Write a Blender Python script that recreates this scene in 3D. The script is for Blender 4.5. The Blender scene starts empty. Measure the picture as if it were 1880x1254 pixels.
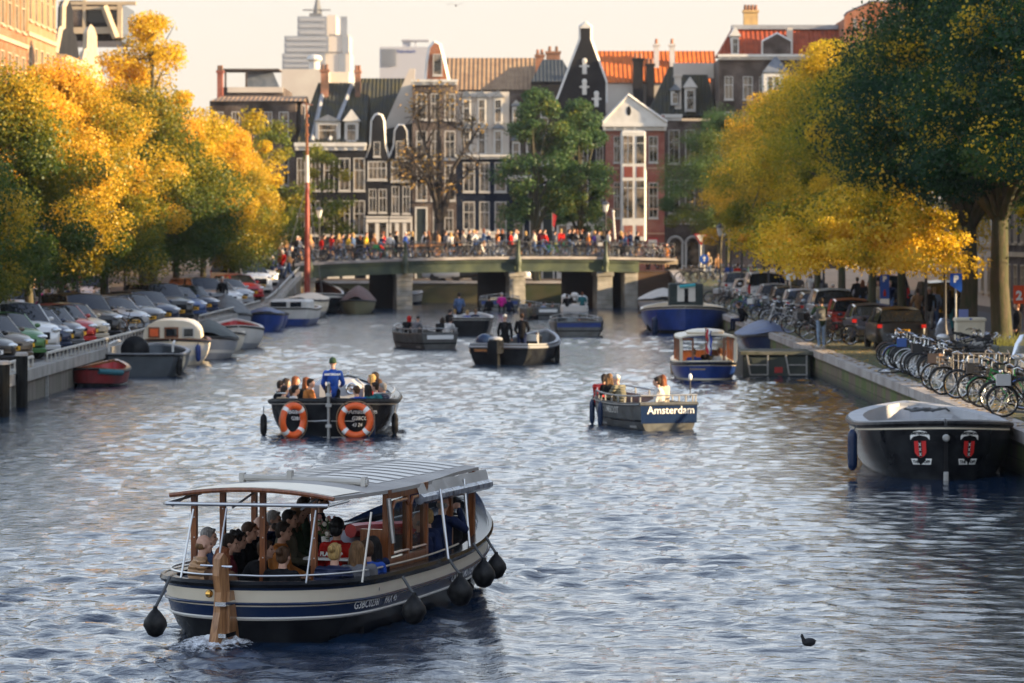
import bpy, math, random
import numpy as np
from mathutils import Vector, Matrix
PI = math.pi
R = math.radians
COL = bpy.context.scene.collection
F, CH, HY, CX = 6200.0, 5.0, 425.0, 940.0          # focal length in photo pixels, eye height, horizon row, centre column
rnd = random.Random(7)

def P(px, py, Y):
    "point at distance Y that the photograph shows at px, py"
    return Vector(((px-CX)/F*Y, Y, CH-(py-HY)/F*Y))
def W(px, py, z=0.0):
    "point at height z below the eye"
    Y = (CH-z)*F/(py-HY)
    return Vector(((px-CX)/F*Y, Y, z))
def XofPx(px, Y): return (px-CX)/F*Y
def ZofPy(py, Y): return CH-(py-HY)/F*Y

# ------------------------------------------------------------------ mesh collector
class MB:
    def __init__(s): s.v = []; s.f = []; s.m = []; s.M = Matrix()
    def add(s, vs, fs, m=0):
        b = len(s.v)
        s.v += [s.M @ Vector(v) for v in vs]
        s.f += [tuple(i+b for i in f) for f in fs]
        s.m += [m]*len(fs)
    def box(s, x0, x1, y0, y1, z0, z1, m=0):
        s.add([(x0,y0,z0),(x1,y0,z0),(x1,y1,z0),(x0,y1,z0),(x0,y0,z1),(x1,y0,z1),(x1,y1,z1),(x0,y1,z1)],
              [(0,3,2,1),(4,5,6,7),(0,1,5,4),(1,2,6,5),(2,3,7,6),(3,0,4,7)], m)
    def cbox(s, x0, x1, y0, y1, z0, z1, c=.02, m=0):
        "box with chamfered vertical and top edges"
        def ring(d, z): 
            a, b, e, f = x0+d, x1-d, y0+d, y1-d
            return [(a+c,e,z),(b-c,e,z),(b,e+c,z),(b,f-c,z),(b-c,f,z),(a+c,f,z),(a,f-c,z),(a,e+c,z)]
        s.loft([ring(0,z0), ring(0,z1-c), ring(c,z1)], m, closed=True, cap=True)
    def quad(s, a, b, c, d, m=0): s.add([a,b,c,d], [(0,1,2,3)], m)
    def loft(s, rows, m=0, closed=False, cap=False):
        n = len(rows[0]); vs = [p for r in rows for p in r]; fs = []
        for i in range(len(rows)-1):
            for j in range(n if closed else n-1):
                k = (j+1) % n
                fs.append((i*n+j, i*n+k, (i+1)*n+k, (i+1)*n+j))
        if cap:
            fs.append(tuple(range(n-1,-1,-1))); fs.append(tuple((len(rows)-1)*n+j for j in range(n)))
        s.add(vs, fs, m)
    def tube(s, pts, r, m=0, seg=6, closed=False):
        pts = [Vector(p) for p in pts]; n = len(pts); rows = []
        rs = r if isinstance(r, (list,tuple)) else [r]*n
        up = None
        for i, p in enumerate(pts):
            if closed: t = pts[(i+1)%n]-pts[i-1]
            else: t = pts[min(i+1,n-1)]-pts[max(i-1,0)]
            t.normalize()
            if up is None: up = Vector((0,0,1)) if abs(t.z) < .9 else Vector((1,0,0))
            a = up.cross(t)
            if a.length < 1e-4: a = Vector((1,.1,0)).cross(t)
            a.normalize(); b = t.cross(a); up = b
            rows.append([p+(a*math.cos(2*PI*k/seg)+b*math.sin(2*PI*k/seg))*rs[i] for k in range(seg)])
        if closed: rows.append(rows[0])
        s.loft(rows, m, closed=True, cap=not closed)
    def ell(s, c, r, m=0, seg=12, rings=8):
        if not isinstance(r, (list,tuple)): r = (r,r,r)
        c = Vector(c); rows = []
        for i in range(rings+1):
            th = PI*i/rings; th = min(max(th, .02), PI-.02)
            rows.append([c+Vector((r[0]*math.sin(th)*math.cos(2*PI*k/seg), r[1]*math.sin(th)*math.sin(2*PI*k/seg), -r[2]*math.cos(th))) for k in range(seg)])
        s.loft(rows, m, closed=True, cap=True)
    def lathe(s, prof, m=0, seg=16, cap=True):
        s.loft([[(r*math.cos(2*PI*k/seg), r*math.sin(2*PI*k/seg), z) for k in range(seg)] for r, z in prof], m, closed=True, cap=cap)
    def capsule(s, a, b, ra, rb, m=0, seg=10):
        a, b = Vector(a), Vector(b); d = (b-a); L = d.length
        if L < 1e-6: s.ell(a, ra, m, seg, 6); return
        q = d.to_track_quat('Z','Y').to_matrix().to_4x4(); old = s.M
        s.M = old @ Matrix.Translation(a) @ q
        pr = [(ra*math.cos(t), ra*math.sin(t)) for t in (-1.5,-1.1,-.6,0)]+[(rb*math.cos(t), L+rb*math.sin(t)) for t in (0,.6,1.1,1.5)]
        s.lathe(pr, m, seg); s.M = old
    def prism(s, poly, y0, y1, m=0):
        n = len(poly)
        s.add([(x,y0,z) for x,z in poly]+[(x,y1,z) for x,z in poly],
              [tuple(range(n)), tuple(range(2*n-1,n-1,-1))]+[(i,i+n,(i+1)%n+n,(i+1)%n) for i in range(n)], m)
    def torus(s, c, R_, r, m=0, seg=24, ts=6, axis='Y', arc=None):
        pts = []; n = seg
        for i in range(n + (1 if arc else 0)):
            a = (arc[0]+(arc[1]-arc[0])*i/n) if arc else 2*PI*i/n
            ca, sa = R_*math.cos(a), R_*math.sin(a)
            pts.append(Vector(c)+Vector({'Y':(ca,0,sa),'X':(0,ca,sa),'Z':(ca,sa,0)}[axis]))
        s.tube(pts, r, m, ts, closed=not arc)
    def build(s, name, mats, parent=None, smooth=False, loc=None):
        me = bpy.data.meshes.new(name)
        me.from_pydata([tuple(v) for v in s.v], [], s.f)
        if not isinstance(mats, (list,tuple)): mats = [mats]
        for m in mats: me.materials.append(m)
        if len(mats) > 1: me.polygons.foreach_set('material_index', s.m)
        if smooth:
            me.polygons.foreach_set('use_smooth', [True]*len(me.polygons))
            if smooth != 'all': 
                try: me.set_sharp_from_angle(angle=R(40))
                except Exception: pass
        me.update()
        return link(name, me, parent, loc)
def link(name, me, parent=None, loc=None, color=None):
    o = bpy.data.objects.new(name, me); COL.objects.link(o)
    if parent is not None: o.parent = parent
    if loc is not None: o.location = loc
    if color is not None: o.color = (*color[:3], 1)
    return o
_labels = {}
def tag(o, label=None, cat=None, group=None, kind=None):
    if label: 
        o['label'] = label
        k = label.lower()
        if k in _labels and _labels[k] is not None: print('DUPLABEL', label)
        _labels[k] = o.name
        if not 4 <= len(label.split()) <= 16: print('LABELLEN', len(label.split()), label)
    if cat: o['category'] = cat
    if group: o['group'] = group
    if kind: o['kind'] = kind
    return o
def thing(name, label, cat, loc=(0,0,0), rz=0.0, group=None, scale=None):
    o = bpy.data.objects.new(name, None); COL.objects.link(o)
    o.empty_display_size = .1
    o.location = loc; o.rotation_euler = (0,0,rz)
    if scale: o.scale = (scale,)*3 if not isinstance(scale, tuple) else scale
    return tag(o, label, cat, group)
def struct(name, mb, mats, smooth=False):
    o = mb.build(name, mats, None, smooth); o['kind'] = 'structure'; return o
def copy_tree(o, parent=None):
    c = o.copy(); COL.objects.link(c)
    if parent is not None: c.parent = parent
    for ch in list(o.children): copy_tree(ch, c)
    return c

# ------------------------------------------------------------------ materials
_mats = {}
def mat(name, col=(.5,.5,.5), rough=.6, metal=0.0, col2=None, scale=3.0, bump=0.0, bscale=None, objcol=False, spec=None,
        stretch=(1,1,1), coat=0.0, alpha=None, trans=0.0, sheen=0.0, detail=4, contrast=(.35,.65), sss=None):
    if name in _mats: return _mats[name]
    m = bpy.data.materials.new(name); m.use_nodes = True; nt = m.node_tree; N = nt.nodes; L = nt.links
    b = N['Principled BSDF']
    b.inputs['Base Color'].default_value = (*col,1); b.inputs['Roughness'].default_value = rough
    b.inputs['Metallic'].default_value = metal
    if spec is not None: b.inputs['Specular IOR Level'].default_value = spec
    b.inputs['Coat Weight'].default_value = coat; b.inputs['Coat Roughness'].default_value = .08
    b.inputs['Transmission Weight'].default_value = trans
    if sheen: b.inputs['Sheen Weight'].default_value = sheen
    src = None
    if objcol:
        oi = N.new('ShaderNodeObjectInfo'); src = oi.outputs['Color']
    tc = None
    if col2 is not None or bump:
        tc = N.new('ShaderNodeTexCoord'); mp = N.new('ShaderNodeMapping'); mp.inputs['Scale'].default_value = stretch
        L.new(tc.outputs['Object'], mp.inputs['Vector'])
    if col2 is not None:
        nz = N.new('ShaderNodeTexNoise'); nz.inputs['Scale'].default_value = scale; nz.inputs['Detail'].default_value = detail
        L.new(mp.outputs[0], nz.inputs['Vector'])
        mr = N.new('ShaderNodeMapRange'); mr.inputs[1].default_value = contrast[0]; mr.inputs[2].default_value = contrast[1]
        L.new(nz.outputs['Fac'], mr.inputs[0])
        mx = N.new('ShaderNodeMix'); mx.data_type = 'RGBA'; L.new(mr.outputs[0], mx.inputs[0])
        if objcol:
            mx.blend_type = 'MULTIPLY'; L.new(src, mx.inputs[6]); mx.inputs[7].default_value = (*col2,1)
        else:
            mx.inputs[6].default_value = (*col,1); mx.inputs[7].default_value = (*col2,1)
        src = mx.outputs[2]
    if src is not None: L.new(src, b.inputs['Base Color'])
    if bump:
        nb = N.new('ShaderNodeTexNoise'); nb.inputs['Scale'].default_value = bscale or scale*3; nb.inputs['Detail'].default_value = 4
        L.new(mp.outputs[0], nb.inputs['Vector'])
        bp = N.new('ShaderNodeBump'); bp.inputs['Strength'].default_value = bump; bp.inputs['Distance'].default_value = .03
        L.new(nb.outputs['Fac'], bp.inputs['Height']); L.new(bp.outputs[0], b.inputs['Normal'])
    _mats[name] = m; return m
def brick(name, c1, c2, mortar=(.3,.28,.25), bw=.22, rh=.065, rough=.85, stain=None, coord='Object'):
    if name in _mats: return _mats[name]
    m = mat(name, c1, rough, spec=.12); nt = m.node_tree; N = nt.nodes; L = nt.links; b = N['Principled BSDF']
    tc = N.new('ShaderNodeTexCoord'); sp = N.new('ShaderNodeSeparateXYZ'); L.new(tc.outputs[coord], sp.inputs[0])
    ad = N.new('ShaderNodeMath'); ad.operation = 'ADD'; L.new(sp.outputs[0], ad.inputs[0]); L.new(sp.outputs[1], ad.inputs[1])
    cb = N.new('ShaderNodeCombineXYZ'); L.new(ad.outputs[0], cb.inputs[0]); L.new(sp.outputs[2], cb.inputs[1])
    br = N.new('ShaderNodeTexBrick'); br.inputs['Scale'].default_value = 1; br.inputs['Brick Width'].default_value = bw
    br.inputs['Row Height'].default_value = rh; br.inputs['Mortar Size'].default_value = rh*.12
    br.inputs['Color1'].default_value = (*c1,1); br.inputs['Color2'].default_value = (*c2,1); br.inputs['Mortar'].default_value = (*mortar,1)
    L.new(cb.outputs[0], br.inputs['Vector'])
    nz = N.new('ShaderNodeTexNoise'); nz.inputs['Scale'].default_value = .6; nz.inputs['Detail'].default_value = 6; L.new(tc.outputs[coord], nz.inputs['Vector'])
    mr = N.new('ShaderNodeMapRange'); mr.inputs[1].default_value = .4; mr.inputs[2].default_value = .65; L.new(nz.outputs['Fac'], mr.inputs[0])
    mx = N.new('ShaderNodeMix'); mx.data_type = 'RGBA'; L.new(mr.outputs[0], mx.inputs[0]); L.new(br.outputs[0], mx.inputs[6])
    st = stain or tuple(c*.55 for c in c1)
    mx.inputs[7].default_value = (*st,1); 
    if stain is None:
        ml = N.new('ShaderNodeMath'); ml.operation = 'MULTIPLY'; ml.inputs[1].default_value = .45; L.new(mr.outputs[0], ml.inputs[0]); L.new(ml.outputs[0], mx.inputs[0])
    L.new(mx.outputs[2], b.inputs['Base Color'])
    return m
def tiles(name, c1, c2, w=.3, rough=.7):
    "clay or slate roofing in courses"
    m = mat(name, c1, rough, spec=.15); nt = m.node_tree; N = nt.nodes; L = nt.links; b = N['Principled BSDF']
    if b.inputs['Base Color'].is_linked: return m
    tc = N.new('ShaderNodeTexCoord')
    wv = N.new('ShaderNodeTexWave'); wv.bands_direction = 'X'; wv.inputs['Scale'].default_value = .5/w*.63; L.new(tc.outputs['Object'], wv.inputs['Vector'])
    wz = N.new('ShaderNodeTexWave'); wz.bands_direction = 'Z'; wz.wave_profile = 'SAW'; wz.inputs['Scale'].default_value = .5/w*.63; L.new(tc.outputs['Object'], wz.inputs['Vector'])
    nz = N.new('ShaderNodeTexNoise'); nz.inputs['Scale'].default_value = 1.3; nz.inputs['Detail'].default_value = 5; L.new(tc.outputs['Object'], nz.inputs['Vector'])
    mr = N.new('ShaderNodeMapRange'); mr.inputs[1].default_value = .35; mr.inputs[2].default_value = .65; L.new(nz.outputs['Fac'], mr.inputs[0])
    mx = N.new('ShaderNodeMix'); mx.data_type = 'RGBA'; mx.inputs[6].default_value = (*c1,1); mx.inputs[7].default_value = (*c2,1); L.new(mr.outputs[0], mx.inputs[0])
    L.new(mx.outputs[2], b.inputs['Base Color'])
    ad = N.new('ShaderNodeMath'); L.new(wv.outputs['Fac'], ad.inputs[0]); L.new(wz.outputs['Fac'], ad.inputs[1])
    bp = N.new('ShaderNodeBump'); bp.inputs['Strength'].default_value = .9; bp.inputs['Distance'].default_value = .06
    L.new(ad.outputs[0], bp.inputs['Height']); L.new(bp.outputs[0], b.inputs['Normal'])
    return m
M_cloth = mat('cloth', (.8,)*3, .9, col2=(.55,.55,.58), scale=6, bump=.8, bscale=9, objcol=True, spec=.12)
M_puffer = mat('quilted_cloth', (.8,)*3, .55, objcol=True, spec=.35)
def _puffer(m):
    nt = m.node_tree; N = nt.nodes; L = nt.links; b = N['Principled BSDF']
    tc = N.new('ShaderNodeTexCoord'); wv = N.new('ShaderNodeTexWave'); wv.bands_direction = 'Z'; wv.inputs['Scale'].default_value = 4; wv.inputs['Distortion'].default_value = 1.2
    L.new(tc.outputs['Object'], wv.inputs['Vector']); bp = N.new('ShaderNodeBump'); bp.inputs['Distance'].default_value = .04; bp.inputs['Strength'].default_value = .9
    L.new(wv.outputs['Fac'], bp.inputs['Height']); L.new(bp.outputs[0], b.inputs['Normal'])
_puffer(M_puffer)
M_skin = mat('skin', (.55,.33,.24), .5, col2=(.42,.22,.15), scale=9, spec=.35, contrast=(.3,.8))
M_skin_dark = mat('brown_skin', (.2,.11,.07), .5, spec=.35)
M_hair = mat('hair', (.1,)*3, .6, spec=.2, objcol=True, col2=(.45,.45,.45), scale=60, stretch=(1,1,.15), bump=.5, bscale=90)
M_eye = mat('eye', (.02,.015,.012), .2)
M_lip = mat('lip', (.35,.12,.1), .5)
M_white = mat('white_paint', (.6,.58,.54), .5, col2=(.46,.44,.4), scale=1.5, contrast=(.45,.8))
M_cream = mat('cream_paint', (.74,.66,.52), .45, col2=(.6,.52,.4), scale=2, contrast=(.5,.85))
M_black = mat('black_paint', (.005,.0055,.008), .22, spec=.1, col2=(.02,.022,.025), scale=2)
M_rubber = mat('black_rubber', (.006,.006,.007), .45, spec=.15, col2=(.03,.03,.03), scale=8)
M_navy = mat('navy_paint', (.007,.02,.065), .25, col2=(.012,.028,.07), scale=2, spec=.35)
M_blue = mat('blue_paint', (.015,.05,.25), .3, col2=(.01,.035,.16), scale=2)
M_steel = mat('brushed_steel', (.55,.55,.55), .35, .9)
M_chrome = mat('chrome', (.75,.75,.75), .12, 1.0)
M_dsteel = mat('dark_steel', (.06,.06,.065), .45, .4)
M_galv = mat('galvanised_steel', (.42,.43,.43), .45, .7, col2=(.3,.3,.3), scale=8)
M_alu = mat('dull_aluminium', (.16,.17,.17), .4, .55, col2=(.1,.1,.095), scale=3, bump=.1)
M_varnish = mat('varnished_wood', (.26,.09,.03), .28, col2=(.13,.04,.015), scale=5, stretch=(6,6,.7), coat=.5, bump=.1)
M_teak = mat('weathered_teak', (.4,.2,.085), .4, col2=(.2,.09,.035), scale=5, stretch=(5,5,.6), coat=.25, bump=.15)
M_greypaint = mat('grey_paint', (.3,.31,.33), .5, col2=(.24,.25,.27), scale=2)
M_greydeck = mat('grey_deck_paint', (.42,.43,.45), .6, col2=(.33,.34,.36), scale=1.6, bump=.05)
M_dkgrey = mat('dark_grey_paint', (.05,.055,.06), .5, col2=(.08,.085,.09), scale=2)
M_red = mat('red_paint', (.45,.02,.02), .35, col2=(.3,.015,.015), scale=3)
M_orange = mat('orange_plastic', (.85,.13,.02), .45, col2=(.7,.1,.015), scale=5)
M_stone = mat('grey_stone', (.33,.31,.27), .85, col2=(.18,.17,.14), scale=1.5, bump=.3, bscale=12)
M_cap = mat('coping_stone', (.42,.39,.36), .8, col2=(.27,.24,.22), scale=1.2, bump=.2, bscale=15)
M_rope = mat('rope', (.3,.2,.12), .9)
M_canvas = mat('boat_canvas', (.5,.48,.44), .8, col2=(.4,.38,.34), scale=2, bump=.4, bscale=5)
def glass(name, tint=(.03,.04,.05), rough=.03, see=False):
    if name in _mats: return _mats[name]
    if not see: return mat(name, tint, rough, spec=.9)
    m = bpy.data.materials.new(name); m.use_nodes = True; nt = m.node_tree; N = nt.nodes; L = nt.links
    N.remove(N['Principled BSDF']); out = N['Material Output']
    tr = N.new('ShaderNodeBsdfTransparent'); tr.inputs[0].default_value = (*tint,1)
    gl = N.new('ShaderNodeBsdfGlossy'); gl.inputs['Roughness'].default_value = rough
    fr = N.new('ShaderNodeFresnel'); fr.inputs[0].default_value = 1.5; mx = N.new('ShaderNodeMixShader')
    L.new(fr.outputs[0], mx.inputs[0]); L.new(tr.outputs[0], mx.inputs[1]); L.new(gl.outputs[0], mx.inputs[2]); L.new(mx.outputs[0], out.inputs['Surface'])
    _mats[name] = m; return m
G_win = glass('window_glass', (.035,.035,.035), .04)
def _win(m):   # uneven old panes, curtains and rooms behind
    nt = m.node_tree; N = nt.nodes; L = nt.links; b = N['Principled BSDF']
    tc = N.new('ShaderNodeTexCoord'); oi = N.new('ShaderNodeObjectInfo'); va = N.new('ShaderNodeVectorMath'); va.operation = 'ADD'
    L.new(tc.outputs['Object'], va.inputs[0]); L.new(oi.outputs['Location'], va.inputs[1])
    nz = N.new('ShaderNodeTexNoise'); nz.inputs['Scale'].default_value = 1.1; nz.inputs['Detail'].default_value = 3; L.new(va.outputs[0], nz.inputs['Vector'])
    cr = N.new('ShaderNodeValToRGB'); e = cr.color_ramp.elements; e[0].position = .42; e[0].color = (.015,.015,.014,1); e[1].position = .62; e[1].color = (.22,.17,.12,1)
    L.new(nz.outputs['Fac'], cr.inputs[0]); L.new(cr.outputs[0], b.inputs['Base Color'])
    n2 = N.new('ShaderNodeTexNoise'); n2.inputs['Scale'].default_value = 1.6; L.new(va.outputs[0], n2.inputs['Vector'])
    bp = N.new('ShaderNodeBump'); bp.inputs['Distance'].default_value = .05; bp.inputs['Strength'].default_value = .5; L.new(n2.outputs['Fac'], bp.inputs['Height']); L.new(bp.outputs[0], b.inputs['Normal'])
_win(G_win)
G_car = mat('car_glass', (.01,.013,.017), .04, spec=.55)
G_clear = glass('clear_glass', (.8,.84,.82), .02, see=True)
M_carpaint = mat('car_paint', (.5,)*3, .28, .25, objcol=True, coat=.4)
M_light = mat('headlight_glass', (.75,.78,.8), .08, .6)
M_tail = mat('tail_lamp', (.5,.02,.015), .2)
M_plate = mat('yellow_plate', (.85,.45,.02), .5)
M_plate_w = mat('white_plate', (.75,.75,.75), .5)
M_lamp_w = mat('white_plastic', (.8,.8,.78), .4)

def text_geo(s, size=1.0, bold=0.0, align='CENTER'):
    cu = bpy.data.curves.new('t', 'FONT'); cu.body = s; cu.size = size; cu.align_x = align; cu.offset = bold; cu.resolution_u = 2; cu.fill_mode = 'FRONT'
    ob = bpy.data.objects.new('t', cu); COL.objects.link(ob); bpy.context.view_layer.update()
    me = bpy.data.meshes.new_from_object(ob.evaluated_get(bpy.context.evaluated_depsgraph_get()))
    vs = [v.co.copy() for v in me.vertices]; fs = [tuple(p.vertices) for p in me.polygons]
    bpy.data.objects.remove(ob); bpy.data.meshes.remove(me); bpy.data.curves.remove(cu)
    return vs, fs
def text_flat(mb, s, size, at, right, up, m=0, bold=.01):
    "letters on a plane through AT"
    vs, fs = text_geo(s, size, bold); at, right, up = Vector(at), Vector(right).normalized(), Vector(up).normalized()
    mb.add([at+right*v.x+up*v.y for v in vs], fs, m)

# ------------------------------------------------------------------ camera, sun, sky
SUN_EL, SUN_AZ = 13.0, 12.0
def make_camera():
    sc = bpy.context.scene
    cam = bpy.data.cameras.new('camera'); co = bpy.data.objects.new('camera', cam); COL.objects.link(co)
    co.location = (0,0,CH); co.rotation_euler = (R(90),0,0)
    cam.sensor_width = 36; cam.lens = F/1880*36; cam.shift_y = -(627-HY)/1880; cam.shift_x = 0
    cam.clip_start = .5; cam.clip_end = 9000
    cam.dof.use_dof = True; cam.dof.focus_distance = 42.5; cam.dof.aperture_fstop = 3.2
    sc.camera = co
    w = bpy.data.worlds.new('World'); sc.world = w; w.use_nodes = True; nt = w.node_tree
    sky = nt.nodes.new('ShaderNodeTexSky'); sky.sky_type = 'NISHITA'; sky.sun_disc = False
    sky.sun_elevation = R(SUN_EL); sky.sun_rotation = R(90+SUN_AZ); sky.altitude = 0; sky.air_density = 1.0; sky.dust_density = 1.0; sky.ozone_density = 1.0
    bg = nt.nodes['Background']; bg.inputs[1].default_value = .105
    # milky warm horizon band of evening air; brighter sky above added to light water
    N = nt.nodes; L = nt.links; tc = N.new('ShaderNodeTexCoord'); sp = N.new('ShaderNodeSeparateXYZ'); L.new(tc.outputs['Generated'], sp.inputs[0])
    cr = N.new('ShaderNodeValToRGB'); e = cr.color_ramp.elements; k = 3.6
    e[0].position = 0; e[0].color = (.76*k,.66*k,.58*k,1); e[1].position = 1; e[1].color = (.3*k,.38*k,.62*k,1)
    for p, c in ((.07,(.76,.675,.615)),(.13,(1.34,1.42,1.5)),(.36,(1.04,1.22,1.44))):
        x = e.new(p); x.color = (c[0]*k,c[1]*k,c[2]*k,1)
    L.new(sp.outputs[2], cr.inputs[0])
    mx = N.new('ShaderNodeMix'); mx.data_type = 'RGBA'; mx.inputs[0].default_value = .85; L.new(sky.outputs[0], mx.inputs[6]); L.new(cr.outputs[0], mx.inputs[7]); L.new(mx.outputs[2], bg.inputs[0])
    sun = bpy.data.lights.new('sun', 'SUN'); so = bpy.data.objects.new('sun', sun); COL.objects.link(so)
    sun.energy = 5.0; sun.angle = R(.5); sun.color = (1.0,.73,.42)
    d = Vector((math.cos(R(SUN_EL))*math.cos(R(SUN_AZ)), -math.cos(R(SUN_EL))*math.sin(R(SUN_AZ)), math.sin(R(SUN_EL))))
    so.rotation_euler = d.to_track_quat('Z','Y').to_euler(); so.location = (60,0,60)
    sc.view_settings.view_transform = 'Standard'; sc.view_settings.look = 'None'; sc.view_settings.gamma = 1; sc.view_settings.exposure = 1.68
make_camera()
# ------------------------------------------------------------------ water, ground, quays
def smooth(a, b, x):
    t = min(max((x-a)/(b-a), 0), 1); return t*t*(3-2*t)
def zL(Y): return .95+1.65*smooth(182, 224, Y)
def zR(Y): return .9+1.5*smooth(198, 224, Y)
XL, XR = -14.2, 10.45
def xL(Y): return XL+.8*smooth(90, 200, Y)

def water():
    rs = np.random.RandomState(3)
    ny, nx = 900, 460
    Y = 28*np.exp(np.linspace(0, math.log(262/28.), ny))
    t = np.linspace(-1, 1, nx); t = .21*(t*.78+.22*t**3)
    YY = np.repeat(Y[:,None], nx, 1); XX = t[None,:]*YY
    sp = np.maximum(YY*.00045*2.5, YY*.0028)
    Z = np.zeros_like(XX)
    for i in range(80):
        lam = .2*(5.5**rs.rand()); k = 2*PI/lam
        th = rs.normal(1.45, .6)           # waves run mostly along the canal
        kx, ky = k*math.cos(th), k*math.sin(th)
        a = .0058*lam**1.0*(.6+.8*rs.rand())
        att = np.clip((lam/(sp*1.3)-.6), 0, 1)
        Z += a*att*np.sin(kx*XX+ky*YY+rs.rand()*6.28+.7*np.sin(.31*XX+.17*YY+i))
    # quiet and rough patches
    m = .75+.35*np.sin(.21*XX+.9*np.sin(.06*YY))*np.sin(.13*YY+.5*np.sin(.3*XX))
    Z *= m
    sm = lambda a, b, x: np.clip((x-a)/(b-a), 0, 1)
    Z *= 1-.68*sm(2.6, 6.2, XX)*sm(95, 66, YY)-.55*sm(-7.5, -11.5, XX)*sm(115, 80, YY)      # calmer beside the quays
    # wakes: rings and churn behind the boats under way
    for (bx, by, hx, hy, L, A) in WAKES:
        dx, dy = XX-bx, YY-by
        u = dx*hx+dy*hy; v = dx*hy-dy*hx            # u ahead of the stern, v sideways
        r = np.sqrt(np.maximum(-u,0)**2+v**2)
        env = np.exp(-np.maximum(-u,0)/7.0)*np.exp(-(v/(.9+.35*np.maximum(-u,0)))**2)*(u < .3)
        Z += A*.5*env*(np.sin(9*u+3*np.sin(2.1*v))*np.cos(7.3*v+2*u)+.5*np.sin(17*u+9*v))
        arm = np.abs(v)-(.9+.36*np.maximum(L*.75-u, 0))
        Z += A*.9*np.exp(-(arm/.5)**2)*np.exp(-np.maximum(L-u,0)/12.)*np.sin(7.5*arm)*(u < L)
    vs = np.stack([XX, YY, Z], -1).reshape(-1, 3)
    idx = np.arange(ny*nx).reshape(ny, nx)
    q = np.stack([idx[:-1,:-1], idx[:-1,1:], idx[1:,1:], idx[1:,:-1]], -1).reshape(-1, 4)
    # flat sheet around the rippled part
    b = len(vs)
    ex = np.array([[-400,-140,-.12],[400,-140,-.12],[400,900,-.12],[-400,900,-.12]])
    vs = np.vstack([vs, ex]); q = np.vstack([q, [[b,b+1,b+2,b+3]]])
    me = bpy.data.meshes.new('water'); me.vertices.add(len(vs)); me.vertices.foreach_set('co', vs.ravel())
    me.loops.add(q.size); me.loops.foreach_set('vertex_index', q.ravel()); me.polygons.add(len(q))
    me.polygons.foreach_set('loop_start', np.arange(0, q.size, 4)); me.polygons.foreach_set('use_smooth', [True]*len(q)); me.update(calc_edges=True)
    m = mat('canal_water', (.006,.019,.045), .035, spec=.5); nt = m.node_tree; N = nt.nodes; L = nt.links; bs = N['Principled BSDF']
    bs.inputs['IOR'].default_value = 1.6
    tc = N.new('ShaderNodeTexCoord'); mp = N.new('ShaderNodeMapping'); mp.inputs['Scale'].default_value = (.55,1,1); mp.inputs['Rotation'].default_value = (0,0,.2); L.new(tc.outputs['Object'], mp.inputs['Vector'])
    n1 = N.new('ShaderNodeTexNoise'); n1.inputs['Scale'].default_value = 5.2; n1.inputs['Detail'].default_value = 5; n1.inputs['Roughness'].default_value = .55; L.new(mp.outputs[0], n1.inputs['Vector'])
    b1 = N.new('ShaderNodeBump'); b1.inputs['Strength'].default_value = 1; b1.inputs['Distance'].default_value = .042
    sx = N.new('ShaderNodeSeparateXYZ'); L.new(tc.outputs['Object'], sx.inputs[0]); mq = N.new('ShaderNodeMapRange')
    for i, v in enumerate((2.6, 6.2, 1.0, .42)): mq.inputs[i+1].default_value = v
    L.new(sx.outputs[0], mq.inputs[0]); L.new(mq.outputs[0], b1.inputs['Strength']); L.new(n1.outputs['Fac'], b1.inputs['Height']); L.new(b1.outputs[0], bs.inputs['Normal'])
    # far ripples are finer than the mesh: they widen the reflection instead
    sp = N.new('ShaderNodeSeparateXYZ'); L.new(tc.outputs['Object'], sp.inputs[0]); mr = N.new('ShaderNodeMapRange')
    for i, v in enumerate((50, 200, .03, .12)): mr.inputs[i+1].default_value = v
    L.new(sp.outputs[1], mr.inputs[0]); L.new(mr.outputs[0], bs.inputs['Roughness'])
    me.materials.append(m)
    o = link('water', me); o['kind'] = 'structure'
WAKES = [(-3.5,40.6,.29,.957,9.3,.07), (-4.55,83,0,1,8.4,.05), (3.9,85,-.33,.94,4.4,.025), (-.5,126,.25,.97,6,.03)]
water()

M_pave = brick('street_pavers', (.15,.1,.085), (.1,.08,.07), (.07,.06,.05), .3, .15, stain=(.085,.075,.055))
def _pv(m):   # paving bricks seen from above: x and y, not z
    nt = m.node_tree; L = nt.links
    tc = [n for n in nt.nodes if n.type == 'TEX_COORD'][0]; br = [n for n in nt.nodes if n.type == 'TEX_BRICK'][0]
    L.new(tc.outputs['Object'], br.inputs['Vector'])
_pv(M_pave)
M_dirt = mat('quay_verge_ground', (.11,.095,.05), .95, col2=(.05,.07,.02), scale=1.3, bump=.5, bscale=20, contrast=(.42,.6))
M_asph = mat('street_asphalt', (.09,.08,.08), .9, col2=(.065,.06,.06), scale=.6, bump=.1)
def strip(name, x0f, x1f, zf, m, Y0, Y1, n=60, dz=0):
    b = MB(); rows = []
    for i in range(n+1):
        Y = Y0+(Y1-Y0)*i/n; rows.append([(x0f(Y), Y, zf(Y)+dz), (x1f(Y), Y, zf(Y)+dz)])
    b.loft(rows); return struct(name, b, m)
YE = 237.0
strip('street_left_ground', lambda y:-70, lambda y:xL(y)-.5, zL, M_pave, -30, YE)
strip('street_right_ground', lambda y:XR+.55, lambda y:80, zR, M_pave, -30, YE)
strip('quay_verge_right', lambda y:XR+.56, lambda y:15.3, zR, M_dirt, 40, 222, dz=.004)
strip('road_right', lambda y:16.9, lambda y:24, zR, M_asph, 40, 236, dz=.006)
strip('quay_verge_left', lambda y:-20.5, lambda y:xL(y)-.51, zL, M_asph, 40, 222, dz=.004)
b = MB()
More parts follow.
